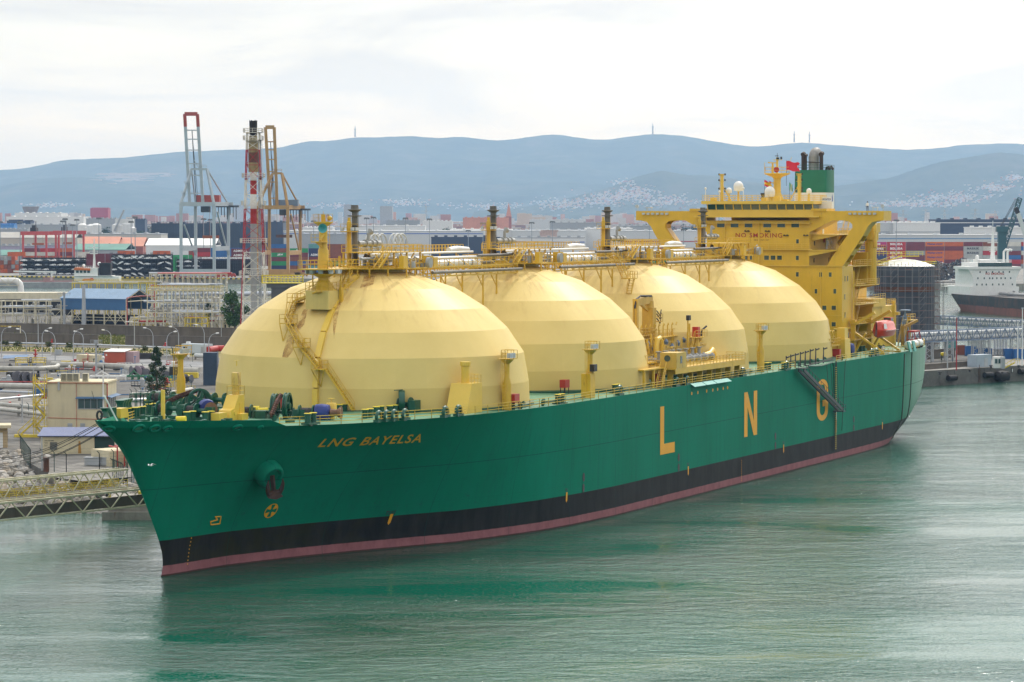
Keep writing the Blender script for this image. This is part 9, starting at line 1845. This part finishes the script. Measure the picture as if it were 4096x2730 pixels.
for cu, cv, su, sv, n in clus:
    for k in range(int(n * .75)):
        p = on_hill((cu + rn.gauss(0, su * .5)) * D2,(cv + rn.gauss(0, sv * .5)) * D2)
        if p is None: continue
        w_ = rn.uniform(6,16); hm3.cur = rn.choices(range(6),(1,4,5,3,3,1))[0]; hm3.box(p.x - w_ / 2, p.x + w_ / 2, p.y, p.y + 12, p.z - 6, p.z + rn.uniform(4,9))
tag(hm3.build('hillside_houses', CITYM), 'white houses scattered over the hazy hill slopes', None, None, 'stuff')
qy = MB(); rn = random.Random(5)
for k in range(110):
    p = on_hill((300 + rn.gauss(0,38)) * D2,(398 + abs(rn.gauss(0,5)) * 1.5) * D2)
    if p: qy.box(p.x - 45, p.x + 45, p.y - 6, p.y + 30, p.z - 18, p.z + 4)
tag(qy.build('quarry_scar', paint('quarry_stone', (.30,.25,.20),.9)), 'pale quarry scar on the mountain slope at left', None, None, 'stuff')
# summit masts
for i, (u, v, vt) in enumerate(((816,310,303),(1825,322,316),(1860,323,317),(1500,304,300))): p = on_hill(u * D2,(v + 3) * D2); o = thing('summit_mast', 'tiny mast on the mountain skyline, %s from the left' % ORD[(0,2,3,1)[i]], 'mast', p or ay(u * D2, v * D2,14400),0, 'masts on the skyline'); m = MB(); m.lathe([(4,-10),(3,24),(6,26),(2,30),(1.2,44)], (0,0,0),8); m.build('mast', GR, o)
# trees of the plain: tree belts and single trees
def fartree(x, y, h, w_, sd, mat):
    rn = random.Random(sd); cl = [((rn.gauss(0, w_ * .22), rn.gauss(0, w_ * .15), h * (.45 + .4 * rn.random())), w_ * rn.uniform(.2,.32)) for k in range(7)]; m = crown(rn, cl, 42, h * .055); return m
FT = []
for k in range(4): m = fartree(0,0,12,11, k, LD); m.tube((0,0,0),(0,0,6),.4,.2,5); FT.append(m)
rn = random.Random(31); spots = [(rn.uniform(30,60),3000),(45,2990),(70,3010),(330,3000),(345,2990),(275,4400),(230,4600),(215,4500),(185,4700),(1505,4400),(1740,4300),(1790,4200),(1830,4250),(1800,4300),(2240,4700),(2270,4750),(2300,4700),(2330,4650),(2345,4720),(2360,4300),(640,2950),(655,2960),(460,2500),(475,2490),(490,2500)] + [(rn.uniform(3460,4096), rn.uniform(4600,5600)) for k in range(36)] + [(rn.uniform(450,900), rn.uniform(4900,5400)) for k in range(46)] + [(rn.uniform(0,600), rn.uniform(3700,4600)) for k in range(24)] + [(rn.uniform(1250,1800), rn.uniform(3900,5200)) for k in range(40)] + [(rn.uniform(2500,2800), rn.uniform(4700,5400)) for k in range(10)]
FTO = []
for i, (u, Y) in enumerate(spots):
    p = ay(u, 900, Y)
    if i < 4: o = FT[i].build('plain_tree', LD); FTO.append(o)
    else: o = FTO[i % 4].copy(); COL.objects.link(o)
    s = rn.uniform(.9,1.6) * (1 if Y < 4000 else 1.25); o.location = (p.x, Y, 3.5); o.scale = (s * rn.uniform(.9,1.5), s, s); o.rotation_euler = (0,0, rn.uniform(0,6)); nr = 'far left' if u < 700 else ('left half' if u < 1400 else ('middle' if u < 2800 else 'right'))
    tag(o, 'dark bushy tree among the distant warehouses, %s of the view' % nr, 'tree', 'distant trees, ' + nr)
for i, (u, Y, vt) in enumerate(((3612,5200,838),(3702,5200,836),(3778,5200,838),(3900,5200,834),(3980,5000,842),(1704,5000,820))):
    h = ay(u, vt, Y).z - 3.5; o = thing('pylon', 'hazy lattice power pylon, %s' % (['leftmost of the row right of the bridge', 'second of the row right of the bridge', 'third of the row right of the bridge', 'fourth of the row right of the bridge', 'rightmost of the row', 'alone above the first dome'][i]), 'pylon', (ay(u, 900, Y).x, Y, 3.5),0, 'power pylons'); m = MB(); b = 4.5
    for sx_, sy_ in ((-1,-1),(1,-1),(1,1),(-1,1)): m.beam((sx_ * b, sy_ * b, 0),(sx_ * .6, sy_ * .6, h),.5)
    for k in range(8): z0, z1 = h * k / 8, h * (k + 1) / 8; r0, r1 = b * (1 - k / 8) + .6 * k / 8, b * (1 - (k + 1) / 8) + .6; m.beam((-r0,-r0, z0),(r1,-r1, z1),.3); m.beam((r0,-r0, z0),(-r1,-r1, z1),.3)
    m.build('tower', GALV, o); m = MB(); [m.beam((-w2,0, h * q),(w2,0, h * q),.5) for w2, q in ((6,.95),(8,.82),(6,.7))]; m.build('cross_arm', GALV, o)
